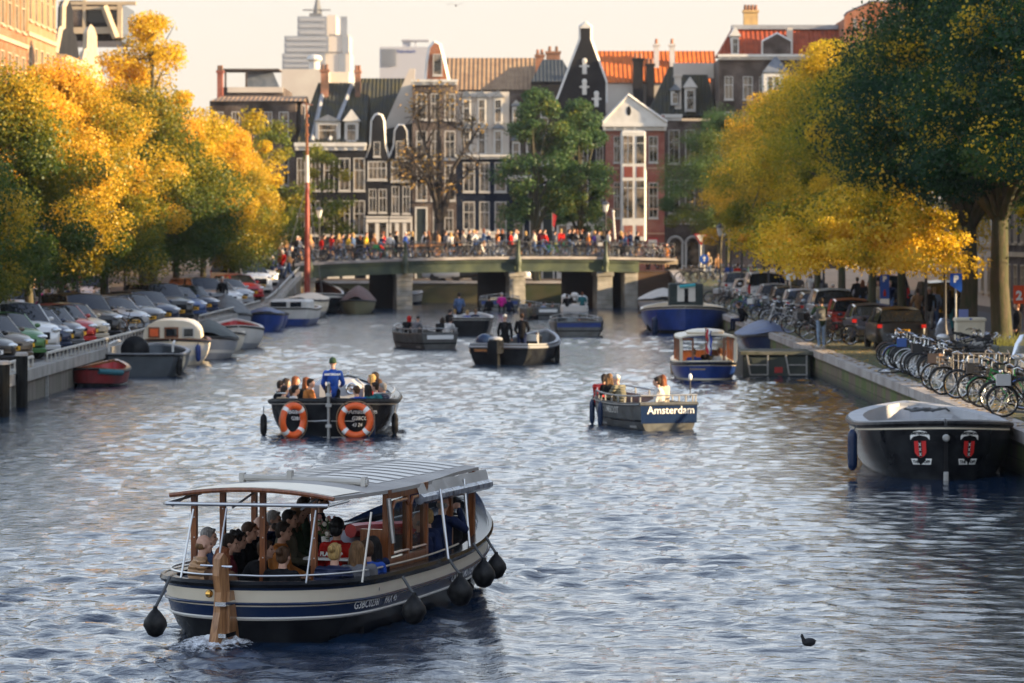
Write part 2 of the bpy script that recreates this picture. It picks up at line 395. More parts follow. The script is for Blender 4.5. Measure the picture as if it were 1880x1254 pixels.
b.loft([[(-880,YE+.3,1.45),(880,YE+.3,1.45)],[(-880,1680,1.45),(880,1680,1.45)]]); struct('ground', b, M_pave)
b = MB(); b.box(-880,-70.1,-140,YE+.25,-.5,2.0); b.box(80.1,880,-140,YE+.25,-.5,2.0); struct('ground_beyond_streets', b, M_pave)

# quay walls
M_mossbrick = mat('mossy_quay_brick', (.15,.11,.07), .85, col2=(.09,.13,.02), scale=.9, bump=.4, bscale=9, stretch=(1,1,.25), contrast=(.42,.58))
def dress_moss(m):
    nt = m.node_tree; N = nt.nodes; L = nt.links; bs = N['Principled BSDF']
    br = N.new('ShaderNodeTexBrick'); tc = [n for n in N if n.type == 'TEX_COORD'][0]; sp = N.new('ShaderNodeSeparateXYZ'); L.new(tc.outputs['Object'], sp.inputs[0])
    cb = N.new('ShaderNodeCombineXYZ'); L.new(sp.outputs[1], cb.inputs[0]); L.new(sp.outputs[2], cb.inputs[1]); L.new(cb.outputs[0], br.inputs['Vector'])
    br.inputs['Scale'].default_value = 1; br.inputs['Brick Width'].default_value = .9; br.inputs['Row Height'].default_value = .3; br.inputs['Mortar Size'].default_value = .015
    br.inputs['Color1'].default_value = (1,1,1,1); br.inputs['Color2'].default_value = (.75,.72,.7,1); br.inputs['Mortar'].default_value = (.3,.3,.3,1)
    src = bs.inputs['Base Color'].links[0].from_socket; mx = N.new('ShaderNodeMix'); mx.data_type = 'RGBA'; mx.blend_type = 'MULTIPLY'; mx.inputs[0].default_value = 1
    L.new(src, mx.inputs[6]); L.new(br.outputs[0], mx.inputs[7])
    # wet dark foot of the wall near the waterline
    mr = N.new('ShaderNodeMapRange'); mr.inputs[1].default_value = .05; mr.inputs[2].default_value = .3; L.new(sp.outputs[2], mr.inputs[0])
    m2 = N.new('ShaderNodeMix'); m2.data_type = 'RGBA'; L.new(mr.outputs[0], m2.inputs[0]); m2.inputs[6].default_value = (.02,.022,.012,1); L.new(mx.outputs[2], m2.inputs[7]); L.new(m2.outputs[2], bs.inputs['Base Color'])
dress_moss(M_mossbrick)
q = thing('quay_wall', 'mossy stone quay wall with pale coping along the right side of the canal', 'wall')
b = MB(); rows = []
for i in range(41):
    Y = 45+ (226-45)*i/40; rows.append([(XR,Y,-1.2),(XR,Y,zR(Y)-.22),(XR+.5,Y,zR(Y)-.22),(XR+.5,Y,-1.2)])
b.loft(rows, cap=True, closed=True); b.build('wall_face', M_mossbrick, q)
b = MB(); Y = 45
while Y < 225:
    L_ = 1.6+rnd.random()*.5; z0 = zR(Y); z1 = zR(Y+L_-.02); j = rnd.uniform(-.012,.012)
    x0, x1 = XR-.06+j, XR+.53+j
    b.add([(x0,Y,z0-.22),(x1,Y,z0-.22),(x1,Y,z0+.02),(x0,Y,z0+.02),(x0,Y+L_-.02,z1-.22),(x1,Y+L_-.02,z1-.22),(x1,Y+L_-.02,z1+.02),(x0,Y+L_-.02,z1+.02)],
          [(0,1,2,3),(7,6,5,4),(0,4,5,1),(3,2,6,7),(0,3,7,4),(1,5,6,2)]); Y += L_
b.build('coping', M_cap, q)
M_pile = mat('grey_pile_planks', (.17,.14,.125), .85, col2=(.08,.085,.05), scale=1.1, stretch=(3,3,.3), bump=.4, bscale=6)
q = thing('quay_wall', 'plank faced left quay wall with concrete cap and white ladder posts', 'wall')
b = MB(); rows = []
for i in range(41):
    Y = 45+(226-45)*i/40; x = xL(Y); z = zL(Y)-.3; rows.append([(x,Y,-1.2),(x,Y,z),(x-.4,Y,z),(x-.4,Y,-1.2)])
b.loft(rows, cap=True, closed=True); b.build('wall_face', M_pile, q)
b = MB(); rows = []
for i in range(61):
    Y = 45+(226-45)*i/60; x = xL(Y); z = zL(Y); rows.append([(x+.1,Y,z-.31),(x+.1,Y,z+.02),(x-.5,Y,z+.02),(x-.5,Y,z-.31)])
b.loft(rows, cap=True, closed=True); b.build('concrete_cap', mat('pale_concrete', (.36,.34,.31), .85, col2=(.22,.21,.19), scale=1.2, bump=.2), q)
for Y in np.arange(80, 215, 7.5):
    b = MB(); b.box(xL(Y)+.003,xL(Y)+.09,Y,Y+.12,-.3,zL(Y)-.33); b.build('fender_post', M_galv, q)
# low white rail along the left quay
rl = thing('quay_railing', 'low white steel rail running along the left quay edge before the cars', 'railing')
for (Ya, Yb) in ((72,101),(104,134),(150,182),(186,222)):
    b = MB(); x0 = lambda y: xL(y)-.15
    n = int((Yb-Ya)/.9); pts = []
    for i in range(n+1):
        Y = Ya+(Yb-Ya)*i/n; pts.append((x0(Y),Y,zL(Y)+.3)); b.box(x0(Y)-.02,x0(Y)+.02,Y-.03,Y+.03,zL(Y),zL(Y)+.28)
    b.tube(pts, .05, 0, 5); b.build('rail', M_galv if Ya > 140 else mat('white_rail_paint', (.6,.57,.5), .6, col2=(.4,.38,.34), scale=4), rl)
# heavy black mooring posts in the water at left
for i, (px, top, bot, lab) in enumerate(((40,652,748,'stout black mooring post with pale top, right one of the pair at left'),(7,668,765,'stout black mooring post with pale top, cut by the left photo edge'))):
    p = W(px, bot); s = F/p.y; t = thing('mooring_post', lab, 'mooring post', p, 0, 'black mooring posts at the left quay')
    h = CH-(top-HY)/s; r = 11.5/s
    b = MB(); b.lathe([(r*.9,-1),(r*.95,h-.15),(r,h-.02)], 0, 8); b.build('post', mat('tarred_wood', (.006,.006,.006), .7, spec=.1, col2=(.012,.013,.012), scale=3, stretch=(4,4,.4), bump=.4), t)
    b = MB(); b.lathe([(r*1.03,h-.02),(r*1.03,h+.05),(r*.8,h+.09)], 0, 8); b.build('cap', M_cap, t)

# ------------------------------------------------------------------ bridge
BR_A = R(13); BO = Vector((-1.4, 218.5, 0))                       # local x along the bridge, y through it
BM = Matrix.Translation(BO) @ Matrix.Rotation(BR_A, 4, 'Z')
def bz(x):                                                     # deck height along the bridge
    return 2.92+.4*(1-(x/15.5)**2)+.01*x
br = thing('bridge', 'low arched canal bridge of green steel girders on brick and stone piers', 'bridge', BO, BR_A)
M_girder = mat('green_girder_paint', (.075,.095,.05), .5, col2=(.03,.045,.03), scale=.8, bump=.2, bscale=4, contrast=(.4,.6))
def bstrip(mb, x0, x1, y0, y1, za, zb, n=24, m=0):
    rows = []
    for i in range(n+1):
        x = x0+(x1-x0)*i/n; a, c = za(x), zb(x); rows.append([(x,y0,a),(x,y0,c),(x,y1,c),(x,y1,a)])
    mb.loft(rows, m, closed=True, cap=True)
b = MB(); bstrip(b, -15.5, 12.6, 0, 11, lambda x:bz(x)-.35, lambda x:bz(x), 30); b.build('deck', mat('bridge_deck_stone', (.3,.24,.17), .8, col2=(.2,.17,.13), scale=1), br)
b = MB(); bstrip(b, -14.8, 9.9, -.18, .02, lambda x:bz(x)-.85, lambda x:bz(x)-.12, 30)
bstrip(b, -14.8, 9.9, -.3, -.16, lambda x:bz(x)-.3, lambda x:bz(x)-.22, 30); bstrip(b, -14.8, 9.9, -.28, -.16, lambda x:bz(x)-.93, lambda x:bz(x)-.85, 30)
b.build('girder', M_girder, br)
b = MB(); bstrip(b, -15.3, 12.4, -.34, .25, lambda x:bz(x)-.12, lambda x:bz(x)+.05, 30); b.build('kerb', M_cap, br)
for k in range(5):
    b = MB(); y = 2+k*2.1; bstrip(b, -14.8, 9.9, y, y+.2, lambda x:bz(x)-.9, lambda x:bz(x)-.36, 12); b.build('inner_beam', M_girder, br)
M_pierbrick = brick('dark_pier_brick', (.055,.03,.022), (.045,.03,.025), (.03,.025,.02), .25, .08)
for x in (-5.7, 1.75, 7.6, -11.9):
    w = .42 if x > -10 else .3
    b = MB(); b.cbox(x-w, x+w, .9, 10, -1, bz(x)-.95, .05); b.build('pier', M_pierbrick, br)
    b = MB(); z = -1
    while z < bz(x)-1.25:
        j = rnd.uniform(0,.02); b.cbox(x-w-.09-j, x+w+.09+j, -.2-j, .98, z, z+.3, .03); z += .31
    b.cbox(x-w-.16, x+w+.16, -.3, 1.1, z, bz(x)-.94, .03)
    b.build('stone_nose', M_stone, br)
    b = MB(); b.lathe([(.2,bz(x)-.93),(.16,bz(x)-.6),(.24,bz(x)-.35),(.2,bz(x)-.12),(.12,bz(x)+.3),(.1,bz(x)+.95),(.14,bz(x)+1.05),(.02,bz(x)+1.2)], 0, 10); b.v = [v+Vector((x,-.45,0)) for v in b.v]
    b.build('iron_post', M_girder, br, True)
for (xa, xb, nm) in ((-18.5,-14.2,'l'),(9.4,14.8,'r')):
    b = MB(); b.box(xa, xb, .1, 11.5, -1, 2.3); b.build('abutment', M_pierbrick if nm == 'l' else brick('abutment_brick', (.11,.065,.04), (.08,.05,.035), (.06,.05,.04)), br)
    b = MB(); z = -1; xx = xb if nm == 'l' else xa
    while z < 2.1:
        b.cbox(xx-.45, xx+.45, -.12-rnd.uniform(0,.03), .9, z, z+.36, .03); z += .37
    b.build('quoin', M_stone, br)
# railing
b = MB(); n = 60
for zz, r in ((1.0,.028),(.15,.018),(.58,.014)): b.tube([(-15.3+27.6*i/n,-.12,bz(-15.3+27.6*i/n)+zz) for i in range(n+1)], r, 0, 5)
for i in range(0, n+1, 3):
    x = -15.3+27.6*i/n; b.tube([(x,-.12,bz(x)),(x,-.12,bz(x)+1.06)], .028, 0, 5)
b.build('railing', M_dsteel, br)
b = MB()
for zz, r in ((1.0,.028),(.15,.018),(.58,.014)): b.tube([(-15.3+27.6*i/n,10.8,bz(-15.3+27.6*i/n)+zz) for i in range(n+1)], r, 0, 5)
for i in range(0, n+1, 3):
    x = -15.3+27.6*i/n; b.tube([(x,10.8,bz(x)),(x,10.8,bz(x)+1.06)], .028, 0, 5)
b.build('railing', M_dsteel, br)
# far quay seen under the bridge
q = thing('quay_wall', 'mossy brick far quay wall seen under the bridge spans', 'wall')
b = MB(); b.box(-40,40,236.4,237.4,-1,1.35); b.build('wall_face', mat('olive_quay_brick', (.075,.06,.03), .9, col2=(.035,.045,.015), scale=.5, bump=.3), q)
b = MB(); b.box(-40,40,236.3,237.5,1.36,1.52); b.build('coping', M_cap, q)
# ------------------------------------------------------------------ windows and facades
M_sash = mat('sash_paint', (.5,.48,.45), .6, col2=(.4,.38,.35), scale=1.5, spec=.2)
_winmesh = {}
def window(parent, x, z, w, h, y=0.0, mull=1, trans=1, fm=None, rot=None, depth=.1, pane=None):
    "sash window: frame with mullions and a pane set behind it; x, z = lower left corner"
    fm = fm or M_sash
    k = (round(w,2), round(h,2), mull, trans, fm.name, depth)
    if k not in _winmesh:
        f = min(.09, w*.09); b = MB()
        b.box(0,f,-.03,depth,0,h); b.box(w-f,w,-.03,depth,0,h); b.box(f,w-f,-.03,depth,0,f); b.box(f,w-f,-.03,depth,h-f,h)
        b.box(-.05,w+.05,-.14,.0,-.12,-.003)
        for i in range(mull): 
            xx = f+(w-2*f)*(i+1)/(mull+1); b.box(xx-.018,xx+.018,.0,depth-.02,f,h-f)
        for i in range(trans):
            zz = h*(.62 if trans == 1 else (i+1)/(trans+1)); b.box(f,w-f,-.01,depth-.03,zz-.03,zz+.03)
        me = bpy.data.meshes.new('window'); me.from_pydata([tuple(v) for v in b.v], [], b.f); me.materials.append(fm)
        pm = bpy.data.meshes.new('pane'); pm.from_pydata([(f,depth-.05,f),(w-f,depth-.05,f),(w-f,depth-.05,h-f),(f,depth-.05,h-f)], [], [(0,1,2,3)]); pm.materials.append(pane or G_win)
        _winmesh[k] = (me, pm)
    me, pm = _winmesh[k]
    o = link('window', me, parent, (x, y, z)); 
    if rot: o.rotation_euler = rot
    link('pane', pm, o); return o
def facade(mb, W_, z0, z1, wins, depth=.12, y=0.0, m=0):
    "front wall with real openings; wins = (x, z, w, h)"
    xs = sorted({0.0, W_}|{round(w[0],3) for w in wins}|{round(w[0]+w[2],3) for w in wins})
    zs = sorted({z0, z1}|{round(w[1],3) for w in wins}|{round(w[1]+w[3],3) for w in wins})
    for i in range(len(xs)-1):
        for j in range(len(zs)-1):
            cx, cz = (xs[i]+xs[i+1])/2, (zs[j]+zs[j+1])/2
            if any(w[0]-1e-3 < cx < w[0]+w[2]+1e-3 and w[1]-1e-3 < cz < w[1]+w[3]+1e-3 for w in wins): continue
            mb.quad((xs[i],y,zs[j]),(xs[i+1],y,zs[j]),(xs[i+1],y,zs[j+1]),(xs[i],y,zs[j+1]), m)
    for (x,z,w,h) in wins:
        a, c = y, y+depth
        mb.quad((x,a,z),(x,c,z),(x,c,z+h),(x,a,z+h),m); mb.quad((x+w,a,z),(x+w,a,z+h),(x+w,c,z+h),(x+w,c,z),m)
        mb.quad((x,a,z+h),(x,c,z+h),(x+w,c,z+h),(x+w,a,z+h),m); mb.quad((x,a,z),(x+w,a,z),(x+w,c,z),(x,c,z),m)
HYY = 255.0
GZ = 1.4
class House:
    "front face on y = 0 of the thing, x to the right; helper that turns photo pixels into local metres"
    def __init__(s, name, label, px0, px1, ptop, wallm, Y=HYY, D=11, cat='house', group=None, z0=GZ, rz=0.0):
        s.Y = Y; s.px0 = px0; s.s = F/Y; s.W = (px1-px0)/s.s; s.top = ZofPy(ptop, Y); s.D = D; s.z0 = z0; s.wm = wallm
        s.o = thing(name, label, cat, (XofPx(px0,Y), Y, 0), rz, group); s.wins = []
    def X(s, px): return (px-s.px0)/s.s
    def Z(s, py): return ZofPy(py, s.Y)
    def win(s, xa, xb, ya, yb, mull=1, trans=1, fm=None):
        w = (s.X(xa), s.Z(yb), (xb-xa)/s.s, (yb-ya)/s.s); s.wins.append(w); window(s.o, w[0], w[1], w[2], w[3], 0.02, mull, trans, fm); return w
    def rowwins(s, cols, rows, **k):
        for (ya, yb) in rows:
            for (xa, xb) in cols: s.win(xa, xb, ya, yb, **k)
    def walls(s, top=None, m=None, back=True):
        b = MB(); t = top or s.top; facade(b, s.W, s.z0, t, s.wins)
        b.quad((0,0,s.z0),(0,0,t),(0,s.D,t),(0,s.D,s.z0)); b.quad((s.W,0,s.z0),(s.W,s.D,s.z0),(s.W,s.D,t),(s.W,0,t)); b.quad((0,s.D,s.z0),(0,s.D,t),(s.W,s.D,t),(s.W,s.D,s.z0))
        b.quad((0,.3,t-.01),(s.W,.3,t-.01),(s.W,s.D,t-.01),(0,s.D,t-.01))
        return b.build('wall', m or s.wm, s.o)
    def cornice(s, ya, yb, xa=None, xb=None, out=.35, m=None):
        b = MB(); x0 = 0 if xa is None else s.X(xa); x1 = s.W if xb is None else s.X(xb); z0, z1 = s.Z(yb), s.Z(ya); h = z1-z0
        b.box(x0-.05,x1+.05,-out*.55,.15,z0,z0+h*.5); b.box(x0-.1,x1+.1,-out,.15,z0+h*.5+.002,z1)
        n = int((x1-x0)/.7)
        for i in range(n+1): b.box(x0+.0+i*(x1-x0-.12)/max(n,1), x0+.12+i*(x1-x0-.12)/max(n,1), -out*.85, -out*.56, z0+h*.15, z0+h*.49)
        return b.build('cornice', m or M_white, s.o)
    def roof(s, pts, y0, y1, m, name='roof', t=None):
        "sheet whose front edge is lower: pts = (xa, xb, py_low) -> (xc, xd, py_high)"
        (xa, xb, pl), (xc, xd, ph) = pts; b = MB(); zl, zh = s.Z(pl), s.Z(ph)
        A, B_, C_, D_ = (s.X(xa),y0,zl),(s.X(xb),y0,zl),(s.X(xd),y1,zh),(s.X(xc),y1,zh)
        b.quad(A,B_,C_,D_)
        bk = 2*y1-y0
        E, G = (s.X(xa),bk,zl),(s.X(xb),bk,zl); b.quad(D_,C_,G,E); b.add([A,D_,E],[(0,1,2)]); b.add([B_,G,C_],[(0,1,2)])
        return b.build(name, m, s.o)
    def gable(s, outline, m=None, coping=True, cm=None, cw=.22):
        "front gable from photo outline points above the wall"
        poly = [(s.X(x), s.Z(y)) for x, y in outline]; b = MB(); b.prism(poly, 0.004, .45); g = b.build('gable', m or s.wm, s.o)
        if coping:
            b = MB(); b.tube([(x,.2,z) for x, z in poly[1:-1]], cw, 0, 4); b.build('coping', cm or M_white, g)
        return g
    def chimney(s, xa, xb, ya, yb, y=5, m=None, pots=2):
        b = MB(); x0, x1, z0, z1 = s.X(xa), s.X(xb), s.Z(yb), s.Z(ya); b.box(x0,x1,y,y+.9,z0-2,z1); b.box(x0-.08,x1+.08,y-.08,y+.98,z1+.002,z1+.18)
        c = b.build('chimney', m or M_chim, s.o); b = MB()
        for i in range(pots):
            b.lathe([(.14,z1+.18),(.11,z1+.6)], 0, 8); xx = x0+(x1-x0)*(i+.5)/pots
            for v in b.v[-16:]: v.x += xx; v.y += y+.45
        b.build('chimney_pot', M_chim, c); return c
    def dormer(s, xa, xb, ya, yb, y=.6, m=None, peak=None):
        x0, x1, z0, z1 = s.X(xa), s.X(xb), s.Z(yb), s.Z(ya); d = MB(); d.box(x0,x1,y,y+3,z0,z1-.02)
        o = d.build('dormer', m or M_white, s.o); b = MB()
        pk = z1+(peak or .5); b.prism([(x0-.15,z1),(x1+.15,z1),((x0+x1)/2,pk)], y-.2, y+3); b.build('dormer_roof', M_lead if peak is None else M_white, o)
        f = min(.2,(x1-x0)*.15); window(o, x0+f, z0+.15, x1-x0-2*f, z1-z0-.35, y-.06, 1, 1, depth=.05); return o
M_chim = brick('chimney_brick', (.42,.15,.06), (.33,.11,.05), stain=(.12,.08,.06))
M_lead = mat('lead_roof', (.16,.18,.21), .5, col2=(.1,.12,.15), scale=2)
M_slate = tiles('slate_roof', (.028,.036,.04), (.045,.05,.055), .3, .55)
M_slate_green = tiles('weathered_slate_roof', (.035,.04,.04), (.06,.055,.03), .3, .65)
M_orange_tile = tiles('orange_tile_roof', (.55,.14,.03), (.4,.1,.025), .35)
M_brown_tile = tiles('brown_tile_roof', (.3,.2,.12), (.22,.14,.085), .35)
M_red_tile = tiles('red_tile_roof', (.33,.07,.03), (.22,.05,.025), .35)
B_dark = brick('dark_painted_brick', (.014,.015,.02), (.01,.011,.015), (.015,.015,.015), stain=(.024,.024,.026))
B_blue = brick('blue_black_brick', (.007,.014,.032), (.006,.011,.026), (.01,.01,.016), stain=(.013,.02,.034))
B_brown = brick('brown_brick', (.085,.048,.036), (.062,.036,.03), stain=(.04,.03,.026))
B_red = brick('red_brick', (.33,.085,.045), (.26,.065,.04), stain=(.2,.06,.045))
B_orange = brick('orange_brick', (.36,.11,.035), (.3,.09,.03), stain=(.26,.09,.04))
M_plaster = mat('warm_white_plaster', (.5,.44,.38), .75, col2=(.55,.5,.43), scale=.8, contrast=(.4,.7))
M_shopwood = mat('shopfront_white', (.6,.57,.53), .5)
M_door = mat('dark_door_paint', (.02,.03,.03), .3)

def shopfront(h, xa, xb, ya, yb, parts=2, fm=None):
    "white ground floor front standing proud of the wall"
    x0, x1, z0, z1 = h.X(xa), h.X(xb), h.z0, h.Z(ya); b = MB(); f = .14
    b.box(x0,x1,-.22,-.003,z1-.35,z1); b.box(x0,x1,-.3,-.003,z1+.002,z1+.12)
    n = parts; step = (x1-x0)/n
    for i in range(n+1): xx = x0+i*step; b.box(max(x0,xx-f), min(x1,xx+f), -.16,-.003,z0,z1-.352)
    b.box(x0+f,x1-f,-.12,-.003,z0,z0+.5)
    o = b.build('shopfront', fm or M_shopwood, h.o); b = MB(); b.quad((x0+f,-.05,z0+.5),(x1-f,-.05,z0+.5),(x1-f,-.05,z1-.36),(x0+f,-.05,z1-.36)); b.build('shop_window', G_win, o)
def door(h, xa, xb, ya, m=None):
    x0, x1, z1 = h.X(xa), h.X(xb), h.Z(ya); b = MB(); f = .12
    b.box(x0,x0+f,-.12,-.003,h.z0,z1); b.box(x1-f,x1,-.12,-.003,h.z0,z1); b.box(x0+f,x1-f,-.12,-.003,z1-f,z1); o = b.build('door_frame', M_white, h.o)
    b = MB(); b.box(x0+f,x1-f,-.06,-.004,h.z0,z1-f); b.build('door', m or M_door, o)

G = 'canal houses in the row behind the bridge'
# 1 long dark house with a mansard roof
h = House('canal_house', 'dark wide canal house with slate mansard and white dormers, behind the red mast', 543, 671, 268, B_dark, group=G)
h.rowwins([(545,560),(570,588),(594,614),(622,643),(649,670)], [(290,350),(368,432)]); h.walls(); h.cornice(262,276)
h.roof(((543,671,262),(575,671,145)), .3, 6.5, M_slate_green); h.dormer(578,624,222,262,y=.7); h.dormer(632,657,222,262,y=.6,peak=.9)
b = MB(); 
for (xa, xb) in ((604,640),(572,588)): b.tube([(h.X(xa),.35+0,h.Z(258)),(h.X(xb),6.3,h.Z(147))], .17, 0, 4)
b.build('roof_flashing', M_greypaint, h.o); h.chimney(646,656,128,145); h.chimney(582,596,126,148)
b = MB(); 
for xx in (560,612,640): b.box(h.X(xx)-.45,h.X(xx)+.45,-.06,-.003,GZ,GZ+.9)
b.build('basement_hatch', M_white, h.o)
# 2, 3 neck gables
h = House('canal_house', 'narrow black neck gable house left of the lit slanting wall, with white shopfront', 671, 714, 292, B_dark, group=G)
h.win(675,710,296,330,3,1); h.rowwins([(677,691),(695,710)], [(347,390)]); h.walls()
h.gable([(671,292),(673,290),(681,268),(683,222),(689,212),(694,210),(700,212),(704,222),(707,268),(713,290),(714,292)], cw=.14)
window(h.o, h.X(686), h.Z(287), .5, 1.1, -.05, 0, 1, depth=.04); shopfront(h, 672,713,400,470); h.roof(((672,713,290),(692,693,225)), .5, 1, M_slate) if False else None
h = House('canal_house', 'narrow black neck gable house right of its twin, with wide white shopfront', 714, 757, 292, B_dark, group=G)
h.win(718,753,294,333,2,1); h.rowwins([(719,733),(739,753)], [(342,392)]); h.walls()
h.gable([(714,292),(716,288),(724,268),(726,240),(732,230),(740,230),(746,240),(748,268),(755,288),(757,292)], cw=.14)
window(h.o, h.X(727), h.Z(288), .6, 1.2, -.05, 0, 1, depth=.04); shopfront(h, 715,757,400,470,3)
# 4 brown house
h = House('canal_house', 'tall brown brick canal house behind the bare tree with white door frame', 757, 838, 150, B_brown, group=G)
h.rowwins([(764,784),(791,806),(816,836)], [(172,220),(240,292),(303,368)]); h.win(795,808,385,425); h.win(816,832,385,425); h.walls(); h.cornice(146,156)
h.gable([(781,150),(783,148),(786,110),(790,88),(798,78),(806,82),(814,112),(822,148),(824,150)], m=B_orange, cw=.2); window(h.o, h.X(795), h.Z(138), .7, 1.6, -.05, 1,1, depth=.04)
door(h, 762,785,380); h.o['label'] += ''
# party wall that catches the sun
t = thing('gable_wall', 'pale plastered slanting party wall above the neck gable houses', 'wall', (XofPx(700,259),259,0)); b = MB(); s_ = F/259
b.prism([((x-700)/s_, ZofPy(y,259)) for x, y in ((702,238),(757,226),(762,126),(752,126))], 0, .5); b.build('wall_face', M_plaster, t)
# 5 blue-black houses
h = House('canal_house', 'blue black canal house with rows of white sash windows between the two trees', 838, 935, 290, B_blue, group=G)
h.rowwins([(850,872),(880,899),(908,930)], [(298,352),(370,422)]); h.walls(); h.cornice(284,292)
h.win if 0 else None
b = MB(); b.box(0,h.W,.4,9,h.top,h.Z(168)); b.build('attic_wall', M_plaster, h.o); [h.dormer(x,x+17,ya,ya+50,.2) for x in (848,876,906) for ya in (178,236)]; shopfront(h, 850,930,428,470,4)
h = House('canal_house', 'blue black canal house with two tall white framed windows beside the green tree', 935, 1020, 330, B_blue, group=G)
h.rowwins([(943,962),(972,992)], [(385,452)]); h.rowwins([(942,960),(970,990),(998,1014)], [(290,330)] and [(338,362)]); h.walls(); door(h, 994,1018,378)
b = MB(); b.box(0,h.W,.4,9,h.top,h.Z(175)); b.build('attic_wall', B_brown, h.o); [h.dormer(x,x+15,ya,ya+50,.2) for x in (940,966,992) for ya in (195,258)]; h.cornice(322,332)
# long brown roofs behind
def backroof(name, label, px0, px1, y_low, y_high, Y, m, wm=None, hip=0):
    h = House(name, label, px0, px1, y_low, wm or B_brown, Y=Y, D=10, cat='house'); h.walls(); h.roof(((px0,px1,y_low),(px0+hip,px1-hip,y_high)), -.2, 4.5, m); return h
h = backroof('house', 'house with long pale brown tiled roof behind the bare tree', 818, 984, 165, 101, 268, M_brown_tile); h.chimney(984,1000,98,110); h.chimney(1004,1030,92,104)
h = backroof('house', 'house with dark slate roof tucked behind the steep black gable', 975, 1056, 150, 104, 266, M_slate, B_dark, 22)
h = backroof('house', 'house with broad dark slate roof rising behind the two neck gables', 650, 757, 262, 139, 263, M_slate_green, B_dark)
h = backroof('house', 'house with long bright orange tiled roof and white chimney pots', 1094, 1318, 152, 88, 266, M_orange_tile, M_plaster)
for x in (1203,1232): h.chimney(x,x+9,82,120,y=2,m=M_white,pots=1)
h.chimney(1162,1180,112,150,y=-.9,m=B_dark); h.chimney(1186,1200,122,150,y=-.9,m=B_dark)
# 7 steep gable
h = House('canal_house', 'steep black gabled warehouse house with white coping, tallest behind the green tree', 1020, 1112, 235, B_dark, group=G)
h.rowwins([(1036,1052),(1062,1080),(1094,1108)], [(250,300),(330,400)]); h.walls(top=h.Z(190))
h.gable([(1022,190),(1022,188),(1066,72),(1066,48),(1075,42),(1084,48),(1084,72),(1112,150),(1112,188),(1112,190)], cw=.16)
for xa, ya in ((1066,112),(1066,150),(1088,172)):
    b = MB(); b.box(h.X(xa+3),h.X(xa+11),-.08,-.002,h.Z(ya+24),h.Z(ya)); b.ell((h.X(xa+7),-.06,h.Z(ya)),(.2,.06,.22),0,8,6); b.box(h.X(xa-2),h.X(xa+16),-.07,-.003,h.Z(ya+11),h.Z(ya+8)); b.build('gable_ornament', M_white, h.o)
shopfront(h, 1022,1110,406,470,4)
b = MB(); b.prism([(h.X(1066)-.1,h.Z(52)),(h.X(1084)+.1,h.Z(52)),(h.X(1075),h.Z(40))], -.15,.6); b.build('gable_cap', M_white, h.o)
# 8 pediment house
h = House('canal_house', 'red brick house with white triangular pediment and tall white bay window', 1112, 1220, 238, B_red, Y=253.5, group=G)
h.rowwins([(1127,1139),(1191,1208)], [(250,298),(335,400)]); h.walls(top=h.Z(212)); h.cornice(226,240,1108,1222,out=.6)
b = MB(); b.prism([(h.X(1108),h.Z(226)),(h.X(1222),h.Z(226)),(h.X(1153),h.Z(176))], -.55, .2); pd = b.build('pediment', M_white, h.o)
b = MB(); b.tube([(h.X(1106),-.58,h.Z(225)),(h.X(1153),-.58,h.Z(175)),(h.X(1224),-.58,h.Z(225))], .13, 0, 4); b.build('raking_cornice', M_white, pd)
b = MB(); b.ell((h.X(1154),-.56,h.Z(204)),(.17,.04,.36),0,12,8); b.build('oval_window', M_black, pd)
b = MB(); b.add([(h.X(1108),-.55,h.Z(226)),(h.X(1153),-.55,h.Z(176)),(h.X(1224),-.55,h.Z(226)),(h.X(1153),5,h.Z(176)),(h.X(1108),5,h.Z(226)),(h.X(1224),5,h.Z(226))],[(0,1,3,4),(1,2,5,3)]); b.v = [v+Vector((0,.75,.05)) for v in b.v]; b.build('roof', M_lead, h.o)
bx0, bx1 = h.X(1139), h.X(1186); b = MB(); oz = (h.Z(442), h.Z(240))
b.cbox(bx0, bx1, -.7, -.004, h.Z(442), h.Z(240), .12); bay = b.build('bay', M_white, h.o)
for (ya, yb) in ((250,300),(332,400)):
    for (xa, xb) in ((1144,1151),(1153,1161),(1168,1182)):
        b = MB(); b.box(h.X(xa),h.X(xb),-.73,-.701,h.Z(yb),h.Z(ya)); b.box(h.X(xa),h.X(xb),-.745,-.731,h.Z(ya+14),h.Z(ya+14)+.05,1); b.build('bay_window', [G_win, M_white], bay)
for (ya, yb) in ((306,326),(414,434)):
    b = MB(); b.box(h.X(1145),h.X(1161),-.72,-.701,h.Z(yb),h.Z(ya)); b.box(h.X(1168),h.X(1181),-.72,-.701,h.Z(yb),h.Z(ya)); b.build('bay_panel', B_red, bay)
b = MB()
for y_ in (310,345,385,430): b.box(0,h.W,-.04,-.003,h.Z(y_),h.Z(y_)+.1)
b.build('stone_band', mat('sandstone', (.42,.27,.18), .8), h.o)
door(h, 1150,1172,448); door(h, 1118,1138,448); 
b = MB(); b.box(h.X(1188),h.X(1208),-.1,-.003,h.Z(462),h.Z(437)); b.box(h.X(1190),h.X(1206),-.12,-.101,h.Z(452),h.Z(440),1); b.build('menu_board', [M_red, M_white], h.o)
